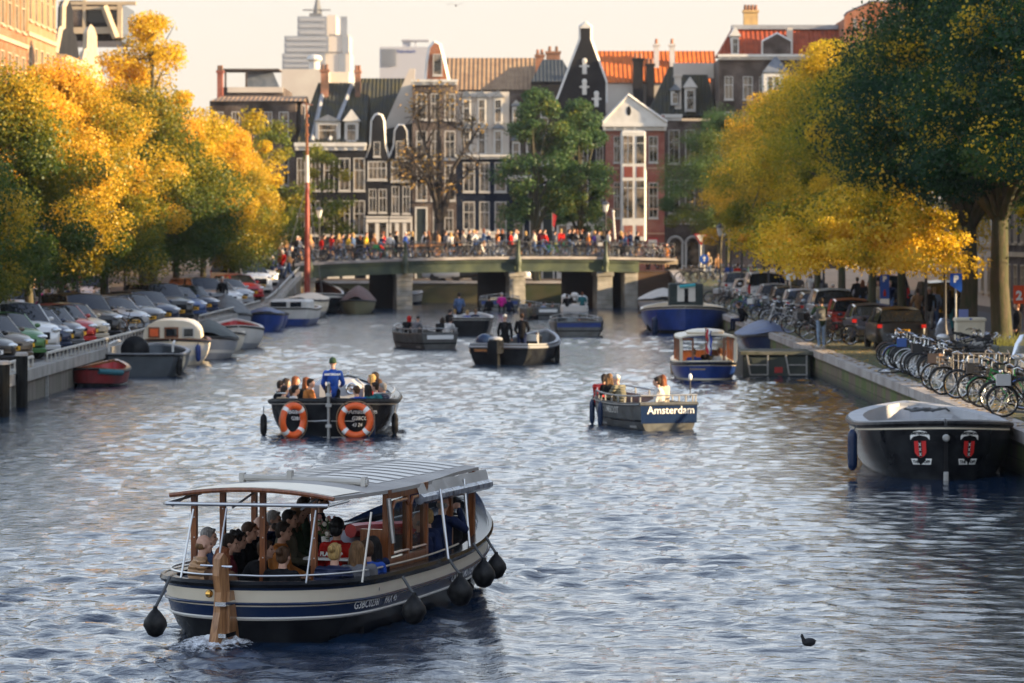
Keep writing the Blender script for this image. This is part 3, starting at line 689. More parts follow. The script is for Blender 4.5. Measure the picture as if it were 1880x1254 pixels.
# 9 mansard brown house
h = House('canal_house', 'brown house with steep dark mansard roof and arched white dormer right of pediment house', 1220, 1318, 222, B_brown, Y=255.5, group=G)
h.rowwins([(1227,1248),(1258,1276),(1288,1304)], [(238,300),(330,392)]); h.walls(); h.cornice(210,222,1216,1250)
h.roof(((1190,1318,212),(1232,1300,118)), .5, 3.5, M_slate_green); h.dormer(1233,1248,165,193,.9); h.dormer(1258,1278,160,205,.6,peak=.8); h.chimney(1240,1252,140,165,y=.9,pots=0,m=M_plaster)
b = MB()
for xx in (1240,1272,1304):
    b.torus((h.X(xx),-.02,h.Z(448)), .55, .1, 0, 10, 4, 'Y', (0,PI)); b.box(h.X(xx)-.6,h.X(xx)-.45,-.1,-.003,GZ,h.Z(448)); b.box(h.X(xx)+.45,h.X(xx)+.6,-.1,-.003,GZ,h.Z(448))
b.build('arch', M_white, h.o)
b = MB(); 
for xx in (1240,1272,1304): b.box(h.X(xx)-.44,h.X(xx)+.44,-.05,-.004,GZ,h.Z(445))
b.build('shop_window', G_win, h.o)
b = MB(); b.box(h.X(1222),h.X(1304),-.25,-.003,h.Z(412),h.Z(401)); text_flat(b,'CAFE RESTAURANT',.34,(h.X(1262),-.256,h.Z(410.5)),(1,0,0),(0,0,1),1); b.build('sign_board', [M_white, M_red], h.o)
b = MB(); b.box(h.X(1240),h.X(1318),3,4,h.Z(140),h.Z(112)); b.build('roof_terrace', M_plaster, h.o)
# 10 corner building with red roof
h = House('corner_building', 'grand brown brick building with red tiled mansard, gabled dormers and yellow chimney', 1320, 1552, 102, B_brown, Y=252, group=G)
h.rowwins([(1330,1346),(1364,1382),(1394,1410),(1470,1488),(1500,1518),(1528,1544)], [(140,182),(205,262),(290,350),(375,430)]); h.walls(top=h.Z(108)); h.cornice(100,110,out=.5)
h.roof(((1320,1552,100),(1350,1552,44)), .3, 3, M_red_tile); h.cornice(42,50,1352,1552,out=-2.6) if 0 else None
b = MB(); b.box(h.X(1348),h.X(1552),2.4,4,h.Z(50),h.Z(42)); b.build('ridge_fascia', M_greypaint, h.o)
h.chimney(1371,1397,18,42,y=3,pots=4,m=mat('yellow_stucco', (.55,.36,.14), .8, col2=(.4,.26,.12), scale=2)); h.dormer(1343,1357,66,102,.1,peak=.7)
h.gable([(1400,108),(1401,104),(1401,76),(1427,62),(1452,76),(1452,104),(1452,108)], cw=.14)
b = MB(); b.box(h.X(1446),h.X(1456),.2,1.2,h.Z(106),h.Z(50)); b.build('firewall', M_plaster, h.o)
b = MB(); b.cbox(h.X(1398),h.X(1446),-1.0,-.004,h.Z(260),h.Z(134),.1); bay = b.build('bay', M_white, h.o)
b = MB(); b.add([(h.X(1398),-1.1,h.Z(134)),(h.X(1448),-1.1,h.Z(134)),(h.X(1423),-.4,h.Z(102)),(h.X(1398),0,h.Z(134)),(h.X(1448),0,h.Z(134))],[(0,1,2),(0,2,3),(1,4,2)]); b.build('bay_roof', M_lead, bay)
b = MB(); b.box(h.X(1409),h.X(1416),-1.02,-1.003,h.Z(170),h.Z(142)); b.box(h.X(1421),h.X(1428),-1.02,-1.003,h.Z(170),h.Z(142)); b.build('bay_window', G_win, bay)
# 11 brick house high right
h = House('house', 'orange brick house with slanting roofline at the upper right behind the trees', 1550, 1680, 30, B_orange, Y=250, group=G)
h.rowwins([(1567,1573),(1583,1589),(1610,1625),(1640,1655)], [(34,50),(90,130),(180,240),(290,350)]); h.walls(top=h.Z(34)); h.gable([(1550,34),(1551,30),(1556,24),(1600,4),(1680,4),(1680,30),(1680,34)], cw=.12, cm=M_dsteel); shopfront(h,1552,1678,420,470,6)
# 12 lower left of the row
h = House('house', 'low brown brick house with pale brown roof strip behind the left trees', 385, 543, 186, B_brown, Y=258, group=G)
h.rowwins([(395,410),(425,440),(455,470),(485,500),(512,530)], [(205,250),(280,340),(365,430)]); h.walls(); h.roof(((385,560,186),(400,560,174)), -.3, 3, M_brown_tile); h.chimney(388,398,128,165,m=B_red)
h = House('house', 'red brown brick roof house with open steel terrace frame and white parapet', 405, 520, 160, B_brown, Y=268); h.walls(); b = MB()
for xx in (412,450): b.box(h.X(xx),h.X(xx)+.15,.1,.25,h.Z(160),h.Z(127))
b.box(h.X(410),h.X(512),0,4,h.Z(129),h.Z(126)); b.build('terrace_frame', B_brown, h.o); b = MB(); b.box(h.X(418),h.X(520),-.2,.0,h.Z(170),h.Z(160)); b.build('parapet', M_plaster, h.o)
b = MB(); b.quad((h.X(450),1,h.Z(160)),(h.X(512),1,h.Z(160)),(h.X(500),1,h.Z(132)),(h.X(450),1,h.Z(129))); b.build('skylight', M_lead, h.o)
h = House('modern_building', 'plain white modern block below the tall office tower', 517, 600, 127, M_plaster, Y=285, cat='building'); h.walls(top=h.Z(127)); b = MB(); b.lathe([(.45,h.Z(127)),(.45,h.Z(113)),(.7,h.Z(108)),(.5,h.Z(101)),(.1,h.Z(99))],0,12); b.v=[v+Vector((h.X(576),1,0)) for v in b.v]; b.build('flue', M_white, h.o)
h2 = House('modern_building', 'lower pale extension right of the white modern block', 600, 640, 132, M_plaster, Y=290, cat='building'); h2.walls()
# skyline
M_tower = mat('tower_glass_grey', (.2,.22,.25), .35, col2=(.14,.16,.19), scale=.1, spec=.6)
M_tower_sunlit = mat('tower_sunlit_tone', (.52,.45,.38), .7)  # right wings paler and warmer: low sun put into their colour
def band(mb, x0, x1, y, z0, z1, n, m):
    for i in range(n):
        z = z0+(z1-z0)*(i+.25)/n; mb.box(x0,x1,y-.6,y-.05,z,z+(z1-z0)/n*.45,m)
YT = 1500.; t = thing('office_tower', 'stepped grey glass office tower with antenna on the skyline', 'tower', (XofPx(580,YT),YT,0)); k = YT/F
def TX(px): return (px-580)*k
def TZ(py): return ZofPy(py,YT)
for (xa, xm, xb, ya, yb) in ((518,597,642,98,440),(522,603,640,66,97.5),(546,600,616,30,65.5)):
    b = MB(); b.box(TX(xa),TX(xm),0,30,TZ(yb),TZ(ya)); band(b,TX(xa)+1,TX(xm)-1,0,TZ(min(yb,200)),TZ(ya),max(2,int((min(yb,200)-ya)/9)),1); b.build('glass_wing', [M_tower, M_greypaint], t)
    b = MB(); b.box(TX(xm)+.05,TX(xb),2,34,TZ(yb),TZ(ya-3)); b.box(TX(xm)+6,TX(xm)+9,1.5,1.95,TZ(min(yb,200)),TZ(ya),1); b.build('sunlit_wing', [M_tower_sunlit, M_tower], t)
b = MB(); b.box(TX(566),TX(588),8,20,TZ(29.5),TZ(22)); b.box(TX(553),TX(604),10,14,TZ(16),TZ(14.5)); b.tube([(TX(580),12,TZ(22)),(TX(580),12,TZ(-12))],[2.4,.5],0,6); b.build('antenna', M_dkgrey, t)
YO = 900.; t = thing('office_block', 'wide grey office block with blue letters on its top band, on the skyline', 'building', (XofPx(697,YO),YO,0)); k = YO/F
b = MB(); ox = lambda px:(px-697)*k; oz = lambda py:ZofPy(py,YO)
b.box(0,ox(790),0,30,2,oz(86)); 
for i in range(8): b.box(.5,ox(728),-.5,-.05,oz(118-i*4),oz(120.3-i*4),1)
b.box(ox(738),ox(752),5,10,oz(86)+.01,oz(70)); b.box(ox(736),ox(786),4,11,oz(73),oz(71)); b.box(ox(760),ox(763),4.5,6,oz(86)+.01,oz(73.1)); b.build('wall', [mat('office_cladding',(.36,.36,.39),.6), M_tower], t)
b = MB(); text_flat(b,'Rabobank',1.25,(ox(746),-.1,oz(97)),(1,0,0),(0,0,1),0,.03); b.build('letters', M_blue, t)

M_trim = mat('stone_trim', (.46,.36,.24), .7, col2=(.36,.28,.19), scale=1.2)
# left row, seen steeply: facades look towards +X
def side_house(label, Y0, Y1, ztop, m, gz=None, wm=None, floors=5, trim=M_trim, X0=-27.0, gable=0, side=1, z0=1.2, roofm=None):
    L_ = Y1-Y0; t = thing('side_house', label, 'house', (X0, Y0 if side > 0 else Y1, 0), R(90) if side > 0 else R(-90), 'houses in the receding row at the %s' % ('left' if side > 0 else 'right'))
    fh = (ztop-z0-.8)/floors; nx = max(2,int(L_/2.3)); st = L_/nx; wins = []
    for f in range(floors):
        for i in range(nx): wins.append((st*i+st*.24, z0+fh*f+fh*.22, st*.52, fh*.62))
    b = MB(); facade(b, L_, z0, ztop, wins); D = 12
    b.quad((0,0,z0),(0,0,ztop),(0,D,ztop),(0,D,z0)); b.quad((L_,0,z0),(L_,D,z0),(L_,D,ztop),(L_,0,ztop)); b.quad((0,0,ztop),(L_,0,ztop),(L_,D,ztop),(0,D,ztop)); b.quad((0,D,z0),(0,D,ztop),(L_,D,ztop),(L_,D,z0))
    b.build('wall', m, t)
    for (x,z,w,hh) in wins: window(t, x, z, w, hh, .02, 1, 1, trim)
    b = MB()
    for f in range(1, floors): b.box(-.02,L_+.02,-.12,-.003,z0+fh*f-.08,z0+fh*f+.16)
    b.build('stone_band', trim, t); b = MB(); b.box(-.1,L_+.1,-.55,.1,ztop-.35,ztop+.002); b.box(-.1,L_+.1,-.4,.1,ztop-.8,ztop-.352)
    for i in range(int(L_/.9)): b.box(.2+i*.9,.4+i*.9,-.52,-.41,ztop-.7,ztop-.353)
    b.build('cornice', trim, t)
    if gable:
        b = MB(); c = L_/2; w = L_*.42
        b.prism([(c-w,ztop+.01),(c+w,ztop+.01),(c+w*.6,ztop+gable*.45),(c+w*.35,ztop+gable*.5),(c+w*.3,ztop+gable*.85),(c,ztop+gable),(c-w*.3,ztop+gable*.85),(c-w*.35,ztop+gable*.5),(c-w*.6,ztop+gable*.45)], -.02, .5); g = b.build('gable', m, t)
        b = MB(); b.tube([(c-w,.2,ztop+.1),(c-w*.6,.2,ztop+gable*.45),(c-w*.35,.2,ztop+gable*.5),(c-w*.3,.2,ztop+gable*.85),(c,.2,ztop+gable),(c+w*.3,.2,ztop+gable*.85),(c+w*.35,.2,ztop+gable*.5),(c+w*.6,.2,ztop+gable*.45),(c+w,.2,ztop+.1)], .2, 0, 4); b.build('coping', trim, g)
    if roofm:
        b = MB(); b.prism([(0,ztop+.01),(L_,ztop+.01),(L_,ztop+.02)], 0,.01); b = MB(); b.add([(0,.2,ztop+.02),(L_,.2,ztop+.02),(L_,D,ztop+.02),(0,D,ztop+.02),(0,D/2,ztop+3.6),(L_,D/2,ztop+3.6)],[(0,1,5,4),(3,4,5,2),(0,4,3),(1,2,5)]); b.build('roof', roofm, t)
    return t
side_house('orange brick house with cream bands, nearest of the left row seen above the trees', 170, 188, 19.5, B_orange)
side_house('pale ochre house front with tall windows beside the gabled grey houses at left', 188.1, 200, 20.5, brick('ochre_brick',(.38,.2,.08),(.32,.16,.07),stain=(.3,.16,.07)))
side_house('grey stuccoed house with stepped cream trimmed gable left of the tall yellow tree', 200.1, 212, 15.5, B_dark, gable=3.6)
side_house('cream fronted house with pillared gable just left of the tall yellow tree', 212.1, 224, 15.0, M_trim, gable=3.2)
side_house('white corniced brick house at the far end of the left row', 224.1, 240, 14.2, B_brown, roofm=M_slate)
side_house('plain brick house of the left row hidden low behind the nearest trees', 120, 169.9, 15, B_brown, roofm=M_slate)
t = thing('roof_structure', 'dark glazed rooftop penthouse with cream beams above the left row', 'building', (XofPx(112,225),225,0)); k = 225/F
b = MB(); X_ = lambda px:(px-112)*k; Z_ = lambda py:ZofPy(py,225)
b.box(X_(108),X_(222),.3,8,Z_(75),Z_(6)); b.build('glazing', G_car, t)
b = MB()
for (xa,xb,ya,yb) in ((108,250,3,9),(118,220,50,62),(216,224,8,70),(152,158,0,52),(108,222,12,18)): b.box(X_(xa),X_(xb),-.2-.01*xa/100,.28,Z_(yb),Z_(ya))
b.tube([(X_(192),-.3,Z_(12)),(X_(214),-.3,Z_(70))], .25, 0, 4); b.build('beam', M_trim, t)
b = MB(); b.box(X_(122),X_(150),-.15,.29,Z_(48),Z_(1)); b.build('stair_tower', B_brown, t)

# right row: shades the canal; seen through the trees
def rrow(label, Y0, Y1, z, m, **k): return side_house(label, Y0, Y1, z, m, side=-1, X0=26.0, z0=.9, floors=k.pop('floors',4), **k)
rrow('white plastered house with tall windows behind the bicycles at the right', 178, 205, 11.5, M_plaster, floors=3)
rrow('brown brick shop house at the right edge behind the big tree', 150, 177.9, 13.2, B_brown, roofm=M_slate)
rrow('red brick house of the right row just out of the frame', 123, 149.9, 13, B_red, roofm=M_slate)
rrow('tall dark brick house of the right row before the side street', 88, 107, 16, B_dark, roofm=M_slate)
rrow('brown house of the right row after the side street', 40, 69, 16, B_brown, roofm=M_slate)
rrow('brick house of the right row nearest to the viewer', -20, 39.9, 17, B_red, roofm=M_slate)
# ------------------------------------------------------------------ trees
def leaf_mat(name, stops, transl=.5, tint=(1,1,1)):
    if name in _mats: return _mats[name]
    m = bpy.data.materials.new(name); m.use_nodes = True; nt = m.node_tree; N = nt.nodes; L = nt.links
    N.remove(N['Principled BSDF']); out = N['Material Output']
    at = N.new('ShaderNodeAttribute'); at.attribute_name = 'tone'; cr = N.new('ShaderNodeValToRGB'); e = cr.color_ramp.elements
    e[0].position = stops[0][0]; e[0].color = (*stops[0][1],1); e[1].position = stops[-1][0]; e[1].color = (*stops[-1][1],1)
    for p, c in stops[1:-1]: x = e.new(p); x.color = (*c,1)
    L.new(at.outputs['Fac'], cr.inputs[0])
    d = N.new('ShaderNodeBsdfDiffuse'); t = N.new('ShaderNodeBsdfTranslucent'); g = N.new('ShaderNodeBsdfGlossy'); g.inputs['Roughness'].default_value = .45; g.inputs['Color'].default_value = (.8,.85,.9,1)
    L.new(cr.outputs[0], d.inputs[0]); L.new(cr.outputs[0], t.inputs[0])
    m1 = N.new('ShaderNodeMixShader'); m1.inputs[0].default_value = transl; L.new(d.outputs[0], m1.inputs[1]); L.new(t.outputs[0], m1.inputs[2])
    m2 = N.new('ShaderNodeMixShader'); m2.inputs[0].default_value = .02; L.new(m1.outputs[0], m2.inputs[1]); L.new(g.outputs[0], m2.inputs[2]); L.new(m2.outputs[0], out.inputs['Surface'])
    _mats[name] = m; return m
L_olive = leaf_mat('olive_gold_leaves', [(0,(.04,.09,.015)),(.35,(.12,.16,.015)),(.65,(.35,.3,.02)),(.9,(.7,.45,.03)),(1,(.8,.4,.04))])
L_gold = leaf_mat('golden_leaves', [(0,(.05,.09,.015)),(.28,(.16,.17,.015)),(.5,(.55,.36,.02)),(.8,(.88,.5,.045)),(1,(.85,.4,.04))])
L_yel = leaf_mat('yellow_green_leaves', [(0,(.06,.1,.012)),(.3,(.22,.22,.015)),(.55,(.62,.43,.02)),(.85,(.85,.56,.04)),(1,(.85,.6,.06))])
L_green = leaf_mat('dark_green_leaves', [(0,(.01,.04,.018)),(.4,(.03,.085,.02)),(.75,(.17,.2,.02)),(1,(.75,.5,.03))], .5)
L_mid = leaf_mat('mid_green_leaves', [(0,(.03,.08,.035)),(.5,(.075,.14,.04)),(.85,(.19,.2,.03)),(1,(.25,.2,.03))], .4)
L_rust = leaf_mat('sparse_rusty_leaves', [(0,(.15,.12,.02)),(.5,(.4,.25,.06)),(1,(.6,.33,.14))], .4)
M_bark = mat('elm_bark', (.095,.075,.05), .95, col2=(.05,.06,.025), scale=2.5, stretch=(3,3,.7), bump=.9, bscale=14)
M_bark_d = mat('dark_bark', (.045,.035,.03), .95, col2=(.03,.026,.02), scale=3, bump=.6, bscale=12)
def tree_meshes(seed, h, r, trunk_h, trunk_r, nleaf, lobes, leaf=.14, tonef=None, flat=1.0, droop=0.0, dens=1.0, bark=None, twigs=0, low=None, offs=(0,0)):
    """trunk mesh and crown mesh: h total height, r crown radius, crown starts at LOW"""
    rs = np.random.RandomState(seed); rn = random.Random(seed)
    low = low if low is not None else trunk_h*.9
    cz, hz = (h+low)/2, (h-low)/2
    # lobe centres spread through an egg-shaped volume, more near its surface
    C_ = []
    while len(C_) < lobes:
        z = rs.uniform(-.9, .88); w = (1-.72*max(z+.2,0)**1.35)*(1-.16*max(-z-.2,0)); a_ = rs.rand()*6.283; rad = .9*math.sqrt(rs.uniform(.06, 1))*w
        C_.append((offs[0]+rad*math.cos(a_)*r, offs[1]+rad*math.sin(a_)*r, cz+z*hz*.95))
    C_ = np.array(C_)
    b = MB(); top = Vector((rn.uniform(-.2,.2), rn.uniform(-.2,.2), trunk_h))
    pts = [Vector((0,0,-.1)), Vector((0,0,.25)), Vector((rn.uniform(-.08,.08),rn.uniform(-.08,.08),trunk_h*.5)), top]
    b.tube(pts, [trunk_r*1.5, trunk_r*1.08, trunk_r*.92, trunk_r*.8], 0, 9)
    k = max(4, lobes//6); ang0 = rn.random()*6; limbs = []
    for i in range(k):
        c = C_[i*(lobes//k)] ; a = top; tgt = Vector(c); mid = a.lerp(tgt, .45)+Vector((0,0,.12*(tgt-a).length)); mid.x *= .8; mid.y *= .8
        rr = trunk_r*rn.uniform(.32,.5); b.tube([a-Vector((0,0,.2)), a.lerp(mid,.5)+Vector((rn.uniform(-.15,.15),rn.uniform(-.15,.15),0)), mid, tgt], [rr*1.3, rr, rr*.7, rr*.25], 0, 6); limbs.append((mid, tgt, rr))
    # leader
    b.tube([top-Vector((0,0,.2)), Vector((top.x*.6,top.y*.6,(top.z+h)/2)), Vector((0,0,h*.93))], [trunk_r*.7, trunk_r*.4, trunk_r*.08], 0, 6); limbs.append((top, Vector((0,0,h*.9)), trunk_r*.5))
    for c in C_:
        c = Vector(c); m_, t_, rr = min(limbs, key=lambda L_: (L_[0].lerp(L_[1],.5)-c).length); s_ = m_.lerp(t_, rn.uniform(0,.8)); q_ = s_.lerp(c,.5)+Vector((0,0,rn.uniform(-.2,.3)))
        b.tube([s_, q_, c], [rr*.35, rr*.22, rr*.06], 0, 4)
        for _ in range(twigs):
            d = Vector((rn.gauss(0,1),rn.gauss(0,1),rn.gauss(.4,.8))).normalized()*rn.uniform(.6,1.5)*r*.22; s2 = q_.lerp(c, rn.random()); e2 = s2+d
            b.tube([s2, s2.lerp(e2,.5)+Vector((rn.uniform(-.08,.08),rn.uniform(-.08,.08),.05)), e2], [.035,.024,.012], 0, 3)
    tm = bpy.data.meshes.new('trunk'); tm.from_pydata([tuple(v) for v in b.v], [], b.f); tm.materials.append(bark or M_bark); tm.polygons.foreach_set('use_smooth', [True]*len(tm.polygons))
    # leaves: shells round the lobes
    n = nleaf; li = rs.randint(0, lobes, n); lr = (r*.235*(.5+1.0*rs.rand(lobes)))[li]
    d = rs.normal(size=(n,3)); d /= np.linalg.norm(d,axis=1)[:,None]; rad = rs.beta(3.2,1.3,n)*1.05
    pos = C_[li]+d*(rad*lr)[:,None]*np.array([1,1,.75*flat]); pos[:,2] -= droop*np.abs(rs.normal(size=n))
    keep = pos[:,2] > low-.35-.4*rs.rand(n); 
    # gaps: drop leaves by a coarse 3-D pattern
    g = np.sin(pos[:,0]*2.3+seed)+np.sin(pos[:,1]*2.1+1.3*seed)+np.sin(pos[:,2]*2.9+.7*seed)
    keep &= (g < 1.2*dens+rs.rand(n)*.7); pos = pos[keep]; d = d[keep]; li = li[keep]; n = len(pos)
    # leaf quads: facing outwards and up with scatter
    nr = d*.55+rs.normal(size=(n,3))*.55+np.array([0,0,.35]); nr /= np.linalg.norm(nr,axis=1)[:,None]
    a = np.cross(nr, rs.normal(size=(n,3))); a /= np.linalg.norm(a,axis=1)[:,None]; c = np.cross(nr, a)
    sz = leaf*(.65+.7*rs.rand(n))[:,None]
    v = np.stack([pos-a*sz*.5, pos-c*sz*.42+nr*sz*.1, pos+a*sz*.5, pos+c*sz*.42+nr*sz*.1], 1).reshape(-1,3)
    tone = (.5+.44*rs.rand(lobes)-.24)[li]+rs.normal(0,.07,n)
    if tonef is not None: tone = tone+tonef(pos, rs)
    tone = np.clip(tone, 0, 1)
    me = bpy.data.meshes.new('crown'); me.vertices.add(4*n); me.vertices.foreach_set('co', v.ravel().astype(np.float32))
    me.loops.add(4*n); me.loops.foreach_set('vertex_index', np.arange(4*n)); me.polygons.add(n); me.polygons.foreach_set('loop_start', np.arange(0,4*n,4)); me.update(calc_edges=True)
    at = me.attributes.new('tone','FLOAT','POINT'); at.data.foreach_set('value', np.repeat(tone,4).astype(np.float32))
    return tm, me
def plant_tree(name, label, loc, tm, cm, lm, rz=0, sc=1.0, group=None, cat='tree'):
    t = thing(name, label, cat, loc, rz, group, sc); link('trunk', tm, t); c = link('crown', cm, t)
    if not cm.materials: cm.materials.append(lm)
    elif cm.materials[0] != lm:
        c.material_slots[0].link = 'OBJECT'; c.material_slots[0].material = lm
    return t
# left avenue: golden tops, greener below and towards the near end
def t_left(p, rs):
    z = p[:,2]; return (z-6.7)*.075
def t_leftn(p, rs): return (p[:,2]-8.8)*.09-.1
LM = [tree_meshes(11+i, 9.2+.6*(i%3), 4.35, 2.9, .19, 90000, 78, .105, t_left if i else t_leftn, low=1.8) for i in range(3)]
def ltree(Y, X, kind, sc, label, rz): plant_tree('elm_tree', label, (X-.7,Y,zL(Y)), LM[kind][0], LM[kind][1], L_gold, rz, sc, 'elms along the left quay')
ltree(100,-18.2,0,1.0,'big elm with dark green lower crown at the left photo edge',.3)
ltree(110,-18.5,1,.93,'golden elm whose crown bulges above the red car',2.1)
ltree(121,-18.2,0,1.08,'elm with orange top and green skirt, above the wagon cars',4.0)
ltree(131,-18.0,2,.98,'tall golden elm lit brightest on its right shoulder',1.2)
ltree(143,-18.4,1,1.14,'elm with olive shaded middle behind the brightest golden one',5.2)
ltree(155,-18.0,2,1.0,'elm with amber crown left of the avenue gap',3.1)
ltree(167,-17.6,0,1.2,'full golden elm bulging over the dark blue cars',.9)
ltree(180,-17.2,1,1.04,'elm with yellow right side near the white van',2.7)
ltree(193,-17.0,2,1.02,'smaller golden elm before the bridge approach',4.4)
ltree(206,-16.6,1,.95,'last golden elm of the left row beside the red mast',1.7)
tm, cm = tree_meshes(31, 16.6, 4.3, 5.5, .3, 42000, 64, .14, lambda p, rs:(p[:,2]-9)*.02+.06, low=5.0, dens=.7, twigs=2)
plant_tree('tall_tree', 'tallest yellow green tree rising above the left row against the sky', (-20.0,188,1.0), tm, cm, L_yel, 1.0)
tm, cm = tree_meshes(33, 12.5, 3.6, 4.5, .2, 7000, 26, .2, None, low=3.5, dens=.6, twigs=3)
plant_tree('thin_tree', 'thin olive leaved tree left of the dark wide canal house', (XofPx(450,236),236,1.4), tm, cm, L_yel, .4)
plant_tree('thin_tree', 'thin dull green tree between mast and left elms', (XofPx(515,240),240,1.4), tm, cm, L_olive, 2.6, .95)
plant_tree('thin_tree', 'sparse tree in front of the dark house dormers', (XofPx(590,246),246,1.4), tm, cm, L_olive, 4.1, .82)
# behind the bridge
tm, cm = tree_meshes(41, 15.5, 4.4, 4.2, .42, 800, 40, .2, None, low=5.0, dens=.5, twigs=16, bark=M_bark_d)
plant_tree('bare_tree', 'nearly bare spreading tree in front of the brown canal house', (XofPx(806,240),240,1.4), tm, cm, L_rust, 0.5)
def t_g(p, rs): return rs.normal(0,.12,len(p))
tm, cm = tree_meshes(43, 14.4, 3.3, 3.5, .26, 26000, 64, .17, t_g, low=3.6, dens=1.0)
plant_tree('green_tree', 'dense green leaved tree in front of the steep black gable, left half', (XofPx(985,240),240,1.4), tm, cm, L_mid, 0)
plant_tree('green_tree', 'slimmer green tree touching the red brick pediment house', (XofPx(1062,242),242,1.4), tm, cm, L_mid, 2.2, .95)
# right avenue
def t_right(p, rs): return .06-(p[:,2]-6)*.012+rs.normal(0,.06,len(p))
RM = [tree_meshes(51+i, 12.3+.7*(i%3), 5.0, 3.1, .2, 85000, 76, .1, t_right, low=2.9, dens=.95) for i in range(3)]
def rtree(Y, X, kind, sc, label, rz, lm=L_yel): plant_tree('elm_tree', label, (X,Y,zR(Y)), RM[kind][0], RM[kind][1], lm, rz, sc, 'elms along the right quay')
rtree(138,16.0,0,.98,'yellow elm over the bicycle stand left of the big dark tree',.5)
rtree(150,16.0,1,1.0,'yellow green elm with low branches over the parked estate car',2.0,L_olive)
rtree(163,15.9,2,1.02,'yellow elm third beyond the big dark tree',3.4)
rtree(176,15.9,0,1.0,'dusty gold elm behind the blue parking sign',5.0,L_gold)
rtree(189,15.8,1,1.0,'gold elm midway along the right row',1.1,L_olive)
rtree(200,15.8,2,.95,'golden elm near the street lamps row',2.9,L_gold)
rtree(209.5,15.6,0,.86,'orange yellow elm at the right bridge approach',4.6,L_gold)
rtree(232,14.2,1,.85,'faint olive elm beyond the bridge at the right',.2,L_mid)
tm, cm = tree_meshes(61, 11.5, 3.6, 4.5, .18, 2000, 30, .17, None, low=4.5, dens=.5, twigs=9)
plant_tree('bare_tree', 'pinkish nearly bare tree lit by the sun before the corner building', (XofPx(1335,238),238,1.4), tm, cm, L_rust, 0)
plant_tree('bare_tree', 'thin twiggy tree in front of the corner building bay', (XofPx(1450,236),236,1.4), tm, cm, L_rust, 2, 1.05)
# the big dark tree: low canal-side branches catch the sun, its gold also put into leaf colour
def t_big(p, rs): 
    g = np.sin(p[:,0]*1.7+2*np.sin(p[:,1]*.9))+np.sin(p[:,1]*1.9+p[:,2]*1.3)+np.sin(p[:,2]*2.3+p[:,0])      # sunlit flecks painted into the leaf tone, grouped in sprays
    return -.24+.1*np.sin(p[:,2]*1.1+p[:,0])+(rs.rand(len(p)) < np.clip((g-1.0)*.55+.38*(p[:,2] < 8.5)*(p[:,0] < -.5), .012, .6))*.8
def t_skirt(p, rs): return .32-.16*(p[:,2]-4)+.22*np.sin(p[:,0]*2.1+np.sin(p[:,1]*1.7)*2)+rs.normal(0,.1,len(p))  # backlit glow put into the yellow tone of the low branches
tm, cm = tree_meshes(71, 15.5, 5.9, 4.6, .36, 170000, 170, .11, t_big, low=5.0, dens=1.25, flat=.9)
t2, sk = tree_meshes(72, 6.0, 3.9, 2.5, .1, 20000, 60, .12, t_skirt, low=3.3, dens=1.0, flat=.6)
t3 = plant_tree('big_tree', 'huge dark green elm filling the upper right corner, leaves toned backlit yellow underneath', (17.0,117,.9), tm, cm, L_green, 0.4)
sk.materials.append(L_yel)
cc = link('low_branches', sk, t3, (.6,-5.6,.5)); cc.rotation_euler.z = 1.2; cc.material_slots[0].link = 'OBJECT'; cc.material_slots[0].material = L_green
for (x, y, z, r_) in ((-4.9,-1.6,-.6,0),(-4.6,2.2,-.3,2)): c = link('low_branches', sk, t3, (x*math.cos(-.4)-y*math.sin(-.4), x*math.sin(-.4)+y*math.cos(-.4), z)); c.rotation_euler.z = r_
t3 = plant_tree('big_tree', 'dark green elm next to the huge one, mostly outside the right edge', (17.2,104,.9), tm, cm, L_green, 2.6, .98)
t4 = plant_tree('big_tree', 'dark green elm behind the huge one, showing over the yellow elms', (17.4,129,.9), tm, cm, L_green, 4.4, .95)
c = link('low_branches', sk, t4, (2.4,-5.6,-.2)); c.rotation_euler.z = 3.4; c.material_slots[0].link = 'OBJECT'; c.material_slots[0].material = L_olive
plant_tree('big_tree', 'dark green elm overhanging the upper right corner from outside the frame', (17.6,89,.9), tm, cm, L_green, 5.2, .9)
for i, Y in enumerate((76, 62, 48)): rtree(Y,16.8,i%3,1.0,['yellow elm outside the right edge, mirrored in the water','second yellow elm outside the right edge','third yellow elm outside the right edge'][i],i*1.3)
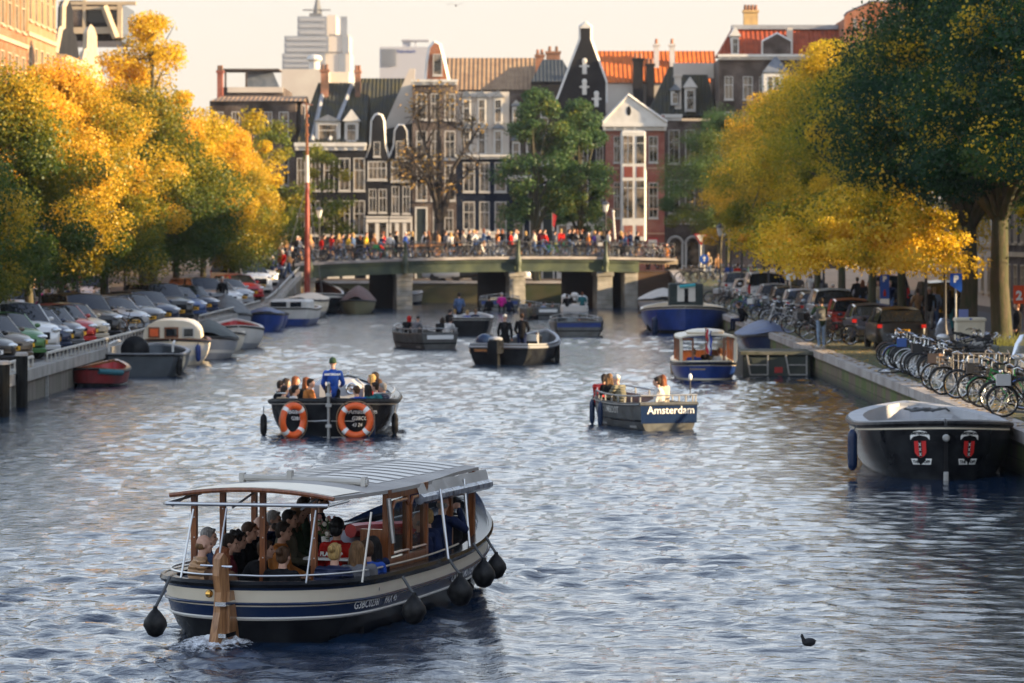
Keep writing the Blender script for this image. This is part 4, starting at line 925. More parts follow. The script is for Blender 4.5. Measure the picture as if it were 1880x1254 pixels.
# ------------------------------------------------------------------ people
def remesh(mb, vox, name, m, smooth_it=4):
    me = bpy.data.meshes.new(name); me.from_pydata([tuple(v) for v in mb.v], [], mb.f)
    ob = bpy.data.objects.new(name, me); COL.objects.link(ob)
    md = ob.modifiers.new('r','REMESH'); md.mode = 'VOXEL'; md.voxel_size = vox
    if smooth_it: ms = ob.modifiers.new('s','SMOOTH'); ms.factor = .5; ms.iterations = smooth_it
    dg = bpy.context.evaluated_depsgraph_get(); out = bpy.data.meshes.new_from_object(ob.evaluated_get(dg)); out.name = name
    bpy.data.objects.remove(ob); bpy.data.meshes.remove(me)
    out.materials.clear(); out.materials.append(m); out.polygons.foreach_set('use_smooth', [True]*len(out.polygons)); return out
V = Vector
def skeleton(pose):
    "joints of a 1.75 m figure facing +y; standing origin at the feet, sitting origin at the seat"
    J = {}
    if pose.startswith('sit'):
        J['hip'] = V((0,0,.12)); J['waist'] = V((0,-.03,.28)); J['chest'] = V((0,-.03,.46)); J['neck'] = V((0,-.01,.62)); J['head'] = V((0,.03,.77))
        for s in (-1,1):
            J['th',s] = V((s*.1,.02,.09)); J['kn',s] = V((s*.14,.44,.1)); J['an',s] = V((s*.13,.46,-.34)); J['toe',s] = V((s*.14,.6,-.4))
            J['sh',s] = V((s*.185,-.03,.55)); J['el',s] = V((s*.25,.02,.29)); J['ha',s] = V((s*.12,.26,.22))
        if pose == 'sit_edge':      # legs over the quay
            for s in (-1,1): J['ha',s] = V((s*.3,-.05,.04)); J['el',s] = V((s*.28,-.14,.28))
            J['chest'].y = .05; J['neck'].y = .14; J['head'].y = .2; J['sh',1].y = J['sh',-1].y = .08
        if pose == 'sit_photo':
            for s in (-1,1): J['el',s] = V((s*.25,.2,.42)); J['ha',s] = V((s*.07,.36,.66))
        if pose == 'sit_arm':
            J['el',1] = V((.42,-.04,.46)); J['ha',1] = V((.64,.06,.4)); 
        if pose == 'sit_lean':
            J['chest'] = V((.04,.06,.45)); J['neck'] = V((.06,.14,.59)); J['head'] = V((.08,.2,.73))
            for s in (-1,1): J['sh',s] = V((s*.185+.04,.08,.53)); J['el',s] = V((s*.22+.04,.24,.3)); J['ha',s] = V((s*.08,.42,.32))
    else:
        J['hip'] = V((0,0,.93)); J['waist'] = V((0,0,1.08)); J['chest'] = V((0,0,1.27)); J['neck'] = V((0,.0,1.46)); J['head'] = V((0,.03,1.62))
        for s in (-1,1):
            J['th',s] = V((s*.09,0,.9)); J['kn',s] = V((s*.1,.02,.49)); J['an',s] = V((s*.1,-.02,.09)); J['toe',s] = V((s*.12,.13,.035))
            J['sh',s] = V((s*.175,0,1.375)); J['el',s] = V((s*.25,-.03,1.12)); J['ha',s] = V((s*.25,.06,.87))
        if pose in ('walk','walk2'):
            k = 1 if pose == 'walk' else -1
            J['kn',k] = V((k*.1,.2,.5)); J['an',k] = V((k*.1,.3,.1)); J['toe',k] = V((k*.11,.44,.07)); J['kn',-k] = V((-k*.1,-.03,.49)); J['an',-k] = V((-k*.1,-.3,.16)); J['toe',-k] = V((-k*.11,-.2,.05))
            J['el',k] = V((k*.25,-.13,1.15)); J['ha',k] = V((k*.24,-.12,.91)); J['el',-k] = V((-k*.25,.08,1.14)); J['ha',-k] = V((-k*.22,.27,.98))
        if pose == 'photo':
            for s in (-1,1): J['el',s] = V((s*.26,.2,1.2)); J['ha',s] = V((s*.07,.38,1.42))
        if pose == 'helm':
            J['el',1] = V((.255,.08,1.12)); J['ha',1] = V((.2,.34,1.05)); J['el',-1] = V((-.25,.0,1.1)); J['ha',-1] = V((-.2,.22,.95))
        if pose == 'lean':
            J['chest'] = V((0,.1,1.24)); J['neck'] = V((0,.2,1.41)); J['head'] = V((0,.27,1.55))
            for s in (-1,1): J['sh',s] = V((s*.19,.15,1.34)); J['el',s] = V((s*.26,.3,1.12)); J['ha',s] = V((s*.12,.46,1.1))
        if pose == 'bag':
            J['el',1] = V((.27,.0,1.13)); J['ha',1] = V((.17,.2,1.1))
        if pose == 'ride':
            J['hip'] = V((0,-.18,.98)); J['waist'] = V((0,-.12,1.12)); J['chest'] = V((0,-.02,1.3)); J['neck'] = V((0,.06,1.47)); J['head'] = V((0,.11,1.62))
            for s in (-1,1):
                J['th',s] = V((s*.09,-.16,.94)); J['sh',s] = V((s*.185,.02,1.4)); J['el',s] = V((s*.27,.22,1.22)); J['ha',s] = V((s*.26,.45,1.08))
            J['kn',1] = V((.11,.22,.72)); J['an',1] = V((.11,.16,.3)); J['toe',1] = V((.12,.3,.24)); J['kn',-1] = V((-.11,.14,.56)); J['an',-1] = V((-.11,-.02,.14)); J['toe',-1] = V((-.12,.13,.1))
    return J
_pc = {}
def body_meshes(pose, hi):
    k = (pose, hi)
    if k in _pc: return _pc[k]
    J = skeleton(pose); vx = .012 if hi else .026; D = {}
    h = J['head']; b = MB()
    b.ell(h+V((0,-.012,.025)), (.075,.093,.098), 0, 14, 10); b.ell(h+V((0,.018,-.045)), (.056,.07,.066), 0, 12, 8); b.ell(h+V((0,.062,-.085)), (.03,.026,.024))
    b.capsule(h+V((0,.083,.012)), h+V((0,.102,-.02)), .011, .017)                      # nose
    b.ell(h+V((0,.082,.03)), (.05,.014,.012)); b.ell(h+V((0,.085,-.056)), (.026,.012,.012))
    for s in (-1,1): b.ell(h+V((s*.076,-.012,-.008)), (.013,.02,.032)); b.ell(h+V((s*.036,.062,-.02)), (.024,.022,.022))
    b.capsule(J['neck']-V((0,0,.05)), h+V((0,-.02,-.04)), .058, .052)
    b.capsule(J['hip'], J['waist'], .125, .115); b.capsule(J['waist'], J['chest'], .115, .135)
    b.capsule(J['chest'], J['neck']-V((0,0,.07)), .125, .07); b.capsule(J['sh',-1], J['sh',1], .06, .06)
    for s in (-1,1):
        b.capsule(J['sh',s], J['el',s], .054, .042); b.capsule(J['el',s], J['ha',s], .041, .028)
        a = (J['ha',s]-J['el',s]).normalized(); side = V((1,0,0)) if abs(a.x) < .8 else V((0,1,0)); side = (side-a*side.dot(a)).normalized(); nrm = a.cross(side)
        p = J['ha',s]+a*.045; b.capsule(J['ha',s], p+a*.02, .027, .03)
        if hi:
            for f in range(4):
                base = p+a*.03+side*(.013*(f-1.5)*1.55); ln = (.062,.075,.07,.055)[f]; cu = nrm*(.018)
                b.capsule(base, base+a*ln*.55+cu*.4, .0105, .0095); b.capsule(base+a*ln*.55+cu*.4, base+a*ln+cu*1.3, .0095, .0085)
            b.capsule(p-side*.02*s, p-side*.055*s+a*.035+nrm*.01, .013, .01)
        else: b.ell(p+a*.05, (.03,.03,.035))
        b.capsule(J['th',s], J['kn',s], .088, .055); b.capsule(J['kn',s], J['an',s], .054, .036); b.capsule(J['an',s], J['toe',s]*.5+J['an',s]*.5, .04, .035)
    D['body'] = remesh(b, vx if hi else .022, 'body', M_skin)
    # eyes and mouth join the body mesh
    b = MB()
    for s in (-1,1): b.torus(J['head']+V((s*.033,.086,.008)), .004, .007, 0, 8, 5, 'Y') if 0 else b.ell(J['head']+V((s*.032,.077,.006)), (.013,.011,.007), 0, 8, 5)
    b.ell(J['head']+V((0,.09,-.055)), (.022,.006,.006), 0, 8, 4)
    D['face'] = None; me = bpy.data.meshes.new('face'); me.from_pydata([tuple(v) for v in b.v], [], b.f); me.materials.append(M_eye); D['features'] = me
    b = MB(); g = .026
    b.capsule(J['hip']+V((0,0,-.04 if not pose.startswith('sit') else .02)), J['waist'], .15, .14); b.capsule(J['waist'], J['chest'], .14+g*.3, .155); b.capsule(J['chest'], J['neck']-V((0,0,.06)), .15, .085)
    b.capsule(J['sh',-1]*.92, J['sh',1]*.92 if not 0 else 0, .075, .075) if 0 else b.capsule(J['sh',-1]*.5+J['sh',1]*.5, J['sh',1], .08, .058); b.capsule(J['sh',-1]*.5+J['sh',1]*.5, J['sh',-1], .08, .058)
    b.torus(J['neck']+V((0,0,-.01)), .06, .022, 0, 14, 6, 'Z')
    for s in (-1,1): b.capsule(J['sh',s], J['el',s], .07, .058); b.capsule(J['el',s], J['ha',s], .057, .045)
    D['jacket'] = remesh(b, .015 if hi else .026, 'jacket', M_cloth, 3)
    b = MB()
    b.capsule(J['th',-1], J['th',1], .11, .11); b.capsule(J['hip'], J['hip']+V((0,0,.05)), .13, .12)
    for s in (-1,1): b.capsule(J['th',s], J['kn',s], .103, .07); b.capsule(J['kn',s], J['an',s]+(J['kn',s]-J['an',s])*.05, .067, .056)
    D['trousers'] = remesh(b, .02 if hi else .03, 'trousers', M_cloth, 2)
    b = MB()
    for s in (-1,1): b.capsule(J['an',s], J['toe',s]*.9+J['an',s]*.1-V((0,0,.01)), .052, .04); b.capsule(J['an',s]-V((0,.03,.04)), J['toe',s], .04, .035)
    D['shoes'] = remesh(b, .02, 'shoes', M_cloth, 1)
    _pc[k] = D; return D
_hc = {}
def hair_mesh(pose, style, hi):
    k = (pose, style, hi)
    if k in _hc: return _hc[k]
    h = skeleton(pose)['head']; b = MB(); m = M_hair
    if style in ('short','long','bun','pony','curly','grey'):
        b.ell(h+V((0,-.024,.04)), (.088,.096,.098), 0, 14, 10); b.ell(h+V((0,-.05,-.01)), (.08,.066,.08))
        b.ell(h+V((0,.05,.095)), (.06,.035,.022))
    if style == 'long':
        for s in (-1,0,1): b.capsule(h+V((s*.055,-.055,0)), h+V((s*.075,-.085,-.27)), .052, .038)
        for s in (-1,1): b.capsule(h+V((s*.075,.0,.02)), h+V((s*.09,.01,-.2)), .028, .022)
    if style == 'bun': b.ell(h+V((0,-.12,.07)), .048)
    if style == 'pony': b.capsule(h+V((0,-.11,.03)), h+V((0,-.14,-.16)), .035, .018)
    if style == 'curly':
        r_ = random.Random(4)
        for i in range(34):
            a, c = r_.uniform(0,6.28), r_.uniform(-.3,1); q = math.sqrt(max(0,1-c*c)); b.ell(h+V((.105*q*math.cos(a),-.03+.1*q*math.sin(a)*(1 if math.sin(a)<0 else .6),.04+.1*c)), .032, 0, 7, 5)
    if style == 'thin': b.ell(h+V((0,-.034,-.012)), (.082,.086,.058), 0, 12, 8)
    if style == 'cap':
        m = M_cloth; b.ell(h+V((0,-.012,.055)), (.088,.1,.078), 0, 14, 8); b.ell(h+V((0,.1,.05)), (.06,.06,.01))
    if style in ('beanie','helmet'):
        m = M_cloth if style == 'beanie' else M_black; e = .006 if style == 'helmet' else 0
        b.ell(h+V((0,-.02,.052)), (.092+e,.102+e,.098+e), 0, 14, 10); b.torus(h+V((0,-.016,.02)), .085, .022, 0, 16, 6, 'Z')
        if style == 'helmet': b.ell(h+V((0,-.06,-.03)), (.088,.07,.08))
    if style == 'hood': m = M_cloth; b.ell(h+V((0,-.03,.02)), (.105,.115,.13), 0, 14, 10); b.ell(h+V((0,-.06,-.1)), (.11,.09,.07))
    _hc[k] = remesh(b, .012 if hi else .022, {'cap':'cap','beanie':'beanie','helmet':'helmet','hood':'hood'}.get(style,'hair'), m, 2); return _hc[k]
CN = {'red':(.5,.02,.015),'black':(.012,.012,.014),'navy':(.012,.02,.06),'blue':(.03,.09,.4),'grey':(.17,.17,.18),'white':(.68,.66,.62),'beige':(.45,.34,.22),
 'brown':(.13,.07,.04),'green':(.05,.09,.05),'orange':(.55,.2,.05),'pink':(.75,.03,.35),'yellow':(.7,.45,.05),'purple':(.15,.08,.3),'denim':(.1,.16,.3),'tan':(.42,.24,.12),
 'khaki':(.16,.15,.1),'teal':(.03,.18,.2),'light blue':(.3,.42,.6),'maroon':(.14,.02,.03),'cream':(.6,.52,.4)}
HC = {'black':(.015,.012,.011),'brown':(.08,.04,.02),'dark':(.035,.022,.015),'blond':(.5,.32,.12),'grey':(.32,.3,.28),'white':(.6,.58,.55),'auburn':(.22,.07,.025),'light brown':(.2,.11,.05)}
def person(label, loc, rz, pose='stand', jacket='black', legs='black', hair='brown', style='short', hi=False, group=None, sc=1.0, skin=0, capcol=None, quilt=False, shoes='black', extra=None):
    t = thing('person', label, 'person', loc, rz, group, sc); D = body_meshes(pose, hi)
    bo = link('body', D['body'], t); 
    if skin: bo.material_slots[0].link = 'OBJECT'; bo.material_slots[0].material = M_skin_dark
    if hi: link('eyes', D['features'], t)
    j = link('jacket', D['jacket'], t, color=CN[jacket])
    if quilt: j.material_slots[0].link = 'OBJECT'; j.material_slots[0].material = M_puffer
    if not pose.startswith('sit') or hi or pose == 'sit_edge':
        link('trousers', D['trousers'], t, color=CN[legs]); link('shoes', D['shoes'], t, color=CN[shoes])
    else: link('trousers', D['trousers'], t, color=CN[legs])
    if style != 'bald':
        hm = hair_mesh(pose, style, hi); link(hm.name.split('.')[0], hm, t, color=(CN[capcol] if capcol else HC[hair]))
    t['J'] = 0; del t['J']
    return t
# ------------------------------------------------------------------ boats
class Hull:
    """hull in its own frame: y forward from the stern (0) to the bow (L), x to starboard, z = 0 at the waterline"""
    def __init__(s, L, B, zs, zm, zb, draft=.35, stern='round', ts=.28, tb=.55, flare=.55, floor=-.05, sw=.8, rake=.0, bowp=2.0, sternp=2.4):
        s.L, s.B, s.zs, s.zm, s.zb, s.draft, s.stern, s.ts, s.tb, s.flare, s.floor, s.sw, s.rake, s.bowp, s.sternp = L,B,zs,zm,zb,draft,stern,ts,tb,flare,floor,sw,rake,bowp,sternp
    def hb(s, t):
        w = s.B/2
        if t < s.ts:
            u = 1-t/s.ts
            w *= (max(1-u**s.sternp, 0))**.55 if s.stern == 'round' else s.sw+(1-s.sw)*(1-u*u)
        if t > s.tb: w *= max(1-((t-s.tb)/(1-s.tb))**s.bowp, 0)**.9
        return w
    def sheer(s, t):
        return s.zm+(s.zs-s.zm)*max(0,(.4-t)/.4)**1.6+(s.zb-s.zm)*max(0,(t-.4)/.6)**1.8
    def pt(s, t, v, side=1, off=0.0):
        "v = 0 keel, 1 sheer"
        z0, z1 = -s.draft, s.sheer(t); z = z0+(z1-z0)*v; v = max(v,0); w = s.hb(t)*(1-max(1-v,0)**2.2)**s.flare+off
        pull = s.rake*(1-v)            # stem and stern run in below the waterline
        y = t*s.L; 
        if t < .2 and s.stern == 'round': y += pull*(1-t/.2)
        if t > .8: y -= pull*1.4*((t-.8)/.2)
        return V((side*w, y, z))
    def norm(s, t, v, side):
        a = s.pt(min(t+.01,1),v,side)-s.pt(max(t-.01,0),v,side); b = s.pt(t,min(v+.02,1),side)-s.pt(t,max(v-.02,0),side); n = a.cross(b); n.normalize()
        if n.x*side < 0: n = -n
        if abs(n.x) < .2 and t < .1 and n.y > 0: n = -n
        return n
    def ts_list(s, n=30):
        return [0.5-.5*math.cos(PI*i/n) for i in range(n+1)]
    def outer(s, parent, bands, name='hull', n=34):
        "bands = [(v_top, material), ...] from the keel up"
        vs = []; mi = []; v0 = 0
        for k, (vt, m) in enumerate(bands):
            q = max(1, int((vt-v0)*11)); 
            for i in range(q): vs.append(v0+(vt-v0)*i/q); mi.append(k)
            v0 = vt
        vs.append(bands[-1][0]); T = s.ts_list(n); b = MB()
        for side in (-1,1):
            for j in range(len(vs)-1):
                b.loft([[s.pt(t,vs[j],side) for t in T],[s.pt(t,vs[j+1],side) for t in T]], mi[j])
        if s.stern != 'round':
            for j in range(len(vs)-1):
                a, c, d, e = s.pt(0,vs[j],-1), s.pt(0,vs[j],1), s.pt(0,vs[j+1],1), s.pt(0,vs[j+1],-1); b.quad(a,c,d,e,mi[j])
        return b.build(name, [m for _, m in bands], parent, smooth=True)
    def inner(s, parent, gm, im, fm, gw=.12, n=34, rim=.03, t0=0, t1=1):
        "gunwale cap, inner sides, floor"
        T = s.ts_list(n)
        def top(t, side, inset, z): 
            p = s.pt(t,1,side); w = max(abs(p.x)-inset, 0); y = min(max(p.y, inset), s.L-inset*2.2); return V((side*w, y, z if z is not None else p.z))
        b = MB()
        for side in (-1,1): b.loft([[top(t,side,-.015,None)+V((0,0,-.03)) for t in T],[top(t,side,-.015,None)+V((0,0,rim)) for t in T],[top(t,side,gw,None)+V((0,0,rim)) for t in T],[top(t,side,gw,None)+V((0,0,-.05)) for t in T]])
        if s.stern != 'round': z = s.zs; w = s.hb(0); b.box(-w, w, -.02, gw, z-.03, z+rim+.002)
        g = b.build('gunwale', gm, parent, smooth=True)
        b = MB()
        def bot(t, side):
            v = (s.floor+s.draft)/(s.sheer(t)+s.draft); p = s.pt(t,v,side); return V((side*max(min(abs(p.x),s.hb(t))-gw*.8,0), min(max(p.y,gw*1.5),s.L-gw*4-s.rake*1.4*(1-v)), s.floor))
        for side in (-1,1): b.loft([[top(t,side,gw,None)+V((0,0,-.04)) for t in T],[bot(t,side) for t in T]])
        if s.stern != 'round': w = s.hb(0); b.quad((-w+gw,gw,s.zs),(w-gw,gw,s.zs),(w-gw,gw*1.5,s.floor),(-w+gw,gw*1.5,s.floor))
        b.loft([[bot(t,-1) for t in T],[bot(t,1) for t in T]], 1)
        b.build('interior', [im, fm], parent, smooth=True); return g
    def rail(s, parent, v, r, m, off=0.0, name='rub_rail', t0=0, t1=1, dz=0, n=34, inset=0):
        T = [t0+(t1-t0)*(.5-.5*math.cos(PI*i/n)) for i in range(n+1)]; b = MB()
        for side in (-1,1):
            pts = []
            for t in T: 
                p = s.pt(t,v,side,off); 
                if inset: p.x = side*max(abs(p.x)-inset,0); p.y = min(max(p.y,inset),s.L-inset)
                pts.append(p+V((0,0,dz)))
            b.tube(pts, r, 0, 6)
        if s.stern != 'round' and t0 == 0: b.tube([s.pt(0,v,-1,off)+V((0,-off,dz)), s.pt(0,v,1,off)+V((0,-off,dz))], r, 0, 6)
        return b.build(name, m, parent, smooth=True)
    def arc(s, d, side=1):
        "t at D metres along the side from the stern centre"
        if not hasattr(s, 'tab'):
            s.tab = [(0,0)]; p0 = s.pt(0,.75,1); a = 0 if s.stern == 'round' else 0
            for i in range(1,1201): t = (i/1200)**2; p = s.pt(t,.75,1); a += (p-p0).length; p0 = p; s.tab.append((a,t))
        d = max(d, 0.0)
        for i in range(1, len(s.tab)):
            if s.tab[i][0] >= d: (a,t0),(b_,t1) = s.tab[i-1], s.tab[i]; return t0+(t1-t0)*(d-a)/max(b_-a,1e-9)
        return 1.0
    def text(s, parent, txt, size, d, v, side, m, name='lettering', bold=.002, off=.012, slant=0):
        "centred D metres along the side from the stern"
        t = s.arc(d)
        vs, fs = text_geo(txt, size, bold); b = MB(); out = []
        hgt = s.sheer(t)+s.draft
        for p in vs:
            # starboard reads towards the bow seen from outside: left edge is nearer the stern
            tt = min(max(s.arc(d+p.x*(1 if side > 0 else -1)),.002),.998); vv = v+(p.y+slant*p.x)/hgt
            out.append(s.pt(tt,vv,side)+s.norm(tt,vv,side)*off)
        b.add(out, fs); return b.build(name, m, parent)
    def bench(s, parent, z, w, m, t0=.15, t1=.8, n=14):
        b = MB(); T = [t0+(t1-t0)*i/n for i in range(n+1)]
        for side in (-1,1):
            rows = []
            for t in T: p = max(s.pt(t,(z-.1+s.draft)/(s.sheer(t)+s.draft)).x-.12, .02); q = max(p-w, .01); rows.append([(side*p,t*s.L,z-.1),(side*p,t*s.L,z),(side*q,t*s.L,z),(side*q,t*s.L,z-.1)])
            b.loft(rows, cap=True, closed=True)
        return b.build('bench', m, parent)
def boat(name, label, cat, loc, heading, group=None):
    "heading: degrees to the right of straight ahead"
    return thing(name, label, cat, loc, -R(heading), group)
def world_of(t, p):
    c, s_ = math.cos(t.rotation_euler.z), math.sin(t.rotation_euler.z); return V((t.location.x+p[0]*c-p[1]*s_, t.location.y+p[0]*s_+p[1]*c, t.location.z+p[2]))
def at_px(t, px, yl):
    "local x on the line local y = yl that falls on photo column px"
    lo, hi = -3., 3.
    for _ in range(40):
        mid = (lo+hi)/2; w = world_of(t,(mid,yl,0)); q = CX+w.x*F/w.y
        if q < px: lo = mid
        else: hi = mid
    return lo
def fender(label, loc, kind='long', m=None, L=.55, r=.11, top=None, group=None, tilt=0, rz=0):
    t = thing('fender', label, 'fender', loc, rz, group); b = MB()
    if kind == 'ball': b.lathe([(.03,-r*1.05),(r*.6,-r*.85),(r,-r*.1),(r*.92,r*.35),(r*.5,r*.95),(r*.2,r*1.25),(r*.17,r*1.5)], 0, 20); bd = b.build('fender_body', m or M_rubber, t, True); e = r*1.5
    else: b.lathe([(r*.4,-L/2-.02),(r*.9,-L/2+.05),(r,-L/2+.12),(r,L/2-.12),(r*.9,L/2-.05),(r*.3,L/2+.02)], 0, 14); bd = b.build('fender_body', m or M_rubber, t, True); e = L/2
    if tilt: bd.rotation_euler = (0,tilt,0)
    if top is not None: b = MB(); b.tube([(0,0,e-.02), (top[0]*.5,top[1]*.5,e+(top[2]-e)*.5-.02), top], .014 if kind != 'ball' else .02, 0, 5); b.build('rope', M_dkgrey, t)
    return t
def ring_buoy(label, loc, rz, r=.34, tilt=0, group=None):
    t = thing('lifebuoy', label, 'lifebuoy', loc, rz, group); b = MB(); b.torus((0,0,0), r, .085, 0, 32, 10, 'Y'); o = b.build('ring', M_orange, t, True); b = MB()
    for k in range(4):
        a = PI/4+k*PI/2; b.torus((0,0,0), r, .09, 0, 4, 12, 'Y', (a-.13,a+.13))
    b.build('reflective_band', M_lamp_w, o, True); b = MB(); pts = []
    for i in range(41): a = 2*PI*i/40; rr = r+.1+.03*abs(math.sin(2*a)); pts.append((rr*math.cos(a),-.02,rr*math.sin(a)))
    b.tube(pts, .012, 0, 5); b.build('grab_line', M_rope, t); t.rotation_euler.x = tilt; return t

# ---- A: the tour boat in the foreground
tA = boat('tour_boat', 'covered wooden tour boat full of passengers in the foreground, cream striped blue hull', 'tour boat', (-3.42,40.8,0), 17)
hA = Hull(9.2, 2.74, .74, .68, 1.1, .45, 'round', ts=.3, tb=.52, flare=.5, floor=-.35, rake=.35, bowp=2.2, sternp=4.2)
hA.outer(tA, [(.62,M_black),(.64,M_white),(.765,M_navy),(.935,M_cream),(1.0,M_navy)])
hA.inner(tA, M_black, M_greydeck, M_varnish, .16)
hA.rail(tA, .645, .016, M_white, .012, 'stripe'); hA.rail(tA, 1.0, .045, M_black, .02); hA.rail(tA, .795, .02, M_navy, .015)
hA.rail(tA, 1.0, .014, M_steel, 0, 'grab_rail', 0, .55, .1, inset=.09)
hA.text(tA, 'G3BC0236I', .14, 2.0, .7, 1, M_lamp_w); hA.text(tA, 'PAX 45', .14, 2.75, .7, 1, M_lamp_w); hA.text(tA, 'OUD AMSTERDAM', .17, 5.9, .7, 1, M_lamp_w)
b = MB(); b.prism([(-.05,-.45),(.05,-.45),(.055,.66),(-.055,.66)], -.12, .2); b.build('stern_post', M_teak, tA)
b = MB(); pr = [(-.62,-.35),(-.6,.0),(-.4,.42),(-.36,.66),(-.44,.86),(-.4,1.06),(-.26,1.13),(-.12,1.06),(-.08,.86),(-.05,.6),(-.05,-.4),(-.3,-.42)]
b.M = Matrix.Rotation(R(90),4,'Z'); b.prism([(x,z) for x,z in pr], -.035, .035); 
b.M = Matrix.Rotation(R(74),4,'Z'); b.v = []; b.f = []; b.m = []; b.prism([(x*.55-.02,z) for x,z in pr], -.05, .05); rd = b.build('rudder', M_teak, tA)
b = MB()
for z in (.12,.5): b.box(-.07,.07,-.28,.05,z,z+.05)
b.build('rudder_hinge', M_chrome, rd); b = MB(); b.tube([(-.28,-.22,.98),(.12,-.2,.97)], .014, 0, 6); b.build('tiller_pin', M_chrome, rd)
b = MB(); b.ell((-.24,-.04,.62), .05, 0, 12, 8); b.build('brass_knob', mat('brass', (.7,.4,.1), .2, 1.0), tA)
hA.bench(tA, .12, .45, M_varnish, .08, .62)
# canopy: curved roof on wooden posts
zr = 1.71
def roofz(x, t): return zr+.13*(1-(x/1.28)**2)-t*.02
b = MB(); rows = []
for i in range(15):
    t = i/14; y = .75+t*5.9; w = 1.06+.14*math.sin(PI*min(t*1.2,1)); rows.append([(w*math.cos(a)*1.0, y, roofz(w*math.cos(a), t)) for a in [PI*k/12 for k in range(13)]])
rows2 = [[(x,y,z-.045) for x,y,z in r] for r in rows]
b.loft(rows); b.loft([r[::-1] for r in rows2]); b.loft([rows[0],rows2[0]]); b.loft([rows2[-1],rows[-1]]); b.loft([[r[0] for r in rows],[r[0] for r in rows2]]); b.loft([[r[-1] for r in rows2],[r[-1] for r in rows]])
rf = b.build('roof', mat('roof_canvas', (.38,.36,.33), .7, spec=.2, col2=(.3,.28,.26), scale=1.2, bump=.15, bscale=4), tA, True)
# clear strips let into the canvas, cream front board, wooden beam
b = MB()
for i in range(5, 14):
    y0 = .75+5.9*(i/14); 
    for (xa, xb) in ((-.85,-.1),(.05,.9)):
        t = (y0-.75)/5.9; n = 6; r1 = [(xa+(xb-xa)*k/n, y0, roofz(xa+(xb-xa)*k/n,t)+.006) for k in range(n+1)]; t2 = t+.26/5.9; r2 = [(x,y0+.26,roofz(x,t2)+.006) for x,_,_ in r1]; b.loft([r1,r2])
b.build('clear_strip', mat('clear_plastic_strip', (.42,.41,.39), .35, spec=.3), rf, True)
b = MB()
for (t, w, r) in ((0,1.08,.03),(.17,1.14,.02)):
    y = .75+5.9*t; b.tube([(w*math.cos(a), y-.01, roofz(w*math.cos(a),t)-.015) for a in [PI*k/12 for k in range(13)]], r, 0, 6)
b.build('roof_beam', M_varnish, tA, True)
b = MB(); y0, y1 = .8, .75+5.9*.165; n = 8
b.loft([[(-1.04+2.08*k/n, y0, roofz(-1.04+2.08*k/n,0)+.012) for k in range(n+1)],[(-1.08+2.16*k/n, y1, roofz(-1.08+2.16*k/n,.165)+.012) for k in range(n+1)]]); b.build('front_panel', M_cream, rf, True)
b = MB(); y = 2.35; b.tube([(-.75,y,roofz(-.75,.24)+.06),(.95,y,roofz(.95,.24)+.06)], .045, 0, 8)
for x in (-.75,-.1,.9): b.box(x-.03,x+.03,y-.05,y+.05,roofz(x,.24),roofz(x,.24)+.12)
b.build('canvas_roller', M_canvas, rf)
# rolled side curtain with clear panes and valance at the starboard front half
b = MB(); ys = [3.6+.2*i for i in range(16)]; 
b.loft([[(1.17+.03*math.sin(i*1.7),y,roofz(1.2,(y-.75)/5.9)+.0) for i,y in enumerate(ys)],[(1.24+.03*math.sin(i*2.3),y,roofz(1.2,(y-.75)/5.9)-.2+.02*math.sin(i*2.9)) for i,y in enumerate(ys)],[(1.2+.03*math.sin(i*3.1),y,roofz(1.2,(y-.75)/5.9)-.27) for i,y in enumerate(ys)]])
b.tube([(1.22,y,roofz(1.2,(y-.75)/5.9)-.2) for y in ys], .07, 1, 7); b.build('rolled_curtain', [M_canvas, mat('crumpled_clear_plastic', (.3,.32,.36), .1, col2=(.08,.09,.12), scale=5, bump=.8, bscale=8)], rf, True)
b = MB()
b.tube([(-1.08,.62,1.64),(1.05,.62,1.66)], .024, 0, 8); 
for x in (-1.0,-.2,.7): b.tube([(x,.62,1.61),(x+.12,1.1,1.78)], .014, 0, 6)
b.tube([(-1.1,.6,1.64),(-1.1,.62,1.64),(-1.1,1.8,1.68)], .02, 0, 6); b.tube([(1.05,.62,1.66),(1.1,1.2,1.68)], .02, 0, 6); b.build('frame_tube', M_steel, tA, True)
def pA(px, py, yl, z): 
    x = at_px(tA, px, yl); return V((x, yl, z))
b = MB()
for (pxt, yt, zt, pxb, yb_) in ((355,.62,1.58,332,.28),(416,.62,1.6,396,.12),(580,.62,1.6,562,.14),(682,.62,1.6,665,.5),(808,4.3,1.6,823,4.0),(852,5.5,1.65,862,5.3)):
    b.tube([pA(pxt,0,yt,zt), pA(pxb,0,yb_,hA.sheer(yb_/9.3)+.03)], .013 if yt < 1 else .02, 0, 6)
b.build('stanchion', M_steel, tA, True)
for (px, yl) in ((357,1.0),(375,2.3),(400,3.4),(483,1.2),(563,4.6),(577,1.3)):
    b = MB(); x = max(at_px(tA, px, yl), -1.0); b.box(x-.036,x+.036,yl-.03,yl+.03,.1 if yl > .9 else .7,roofz(x,.1)-.06)
    for z in (.95,1.2,1.45): b.ell((x+.01,yl-.036,z), (.01,.004,.01), 1, 6, 4)
    b.build('post', [M_varnish, M_steel], tA)
for yl in (5.4, 6.4):
    for sx in (-1,1):
        if sx < 0 and yl > 6: continue
        b = MB(); b.box(sx*1.04-.04,sx*1.04+.04,yl-.04,yl+.04,hA.sheer(yl/9.3)-.1,roofz(1.1,(yl-.75)/5.9)-.03); b.build('post', M_varnish, tA)
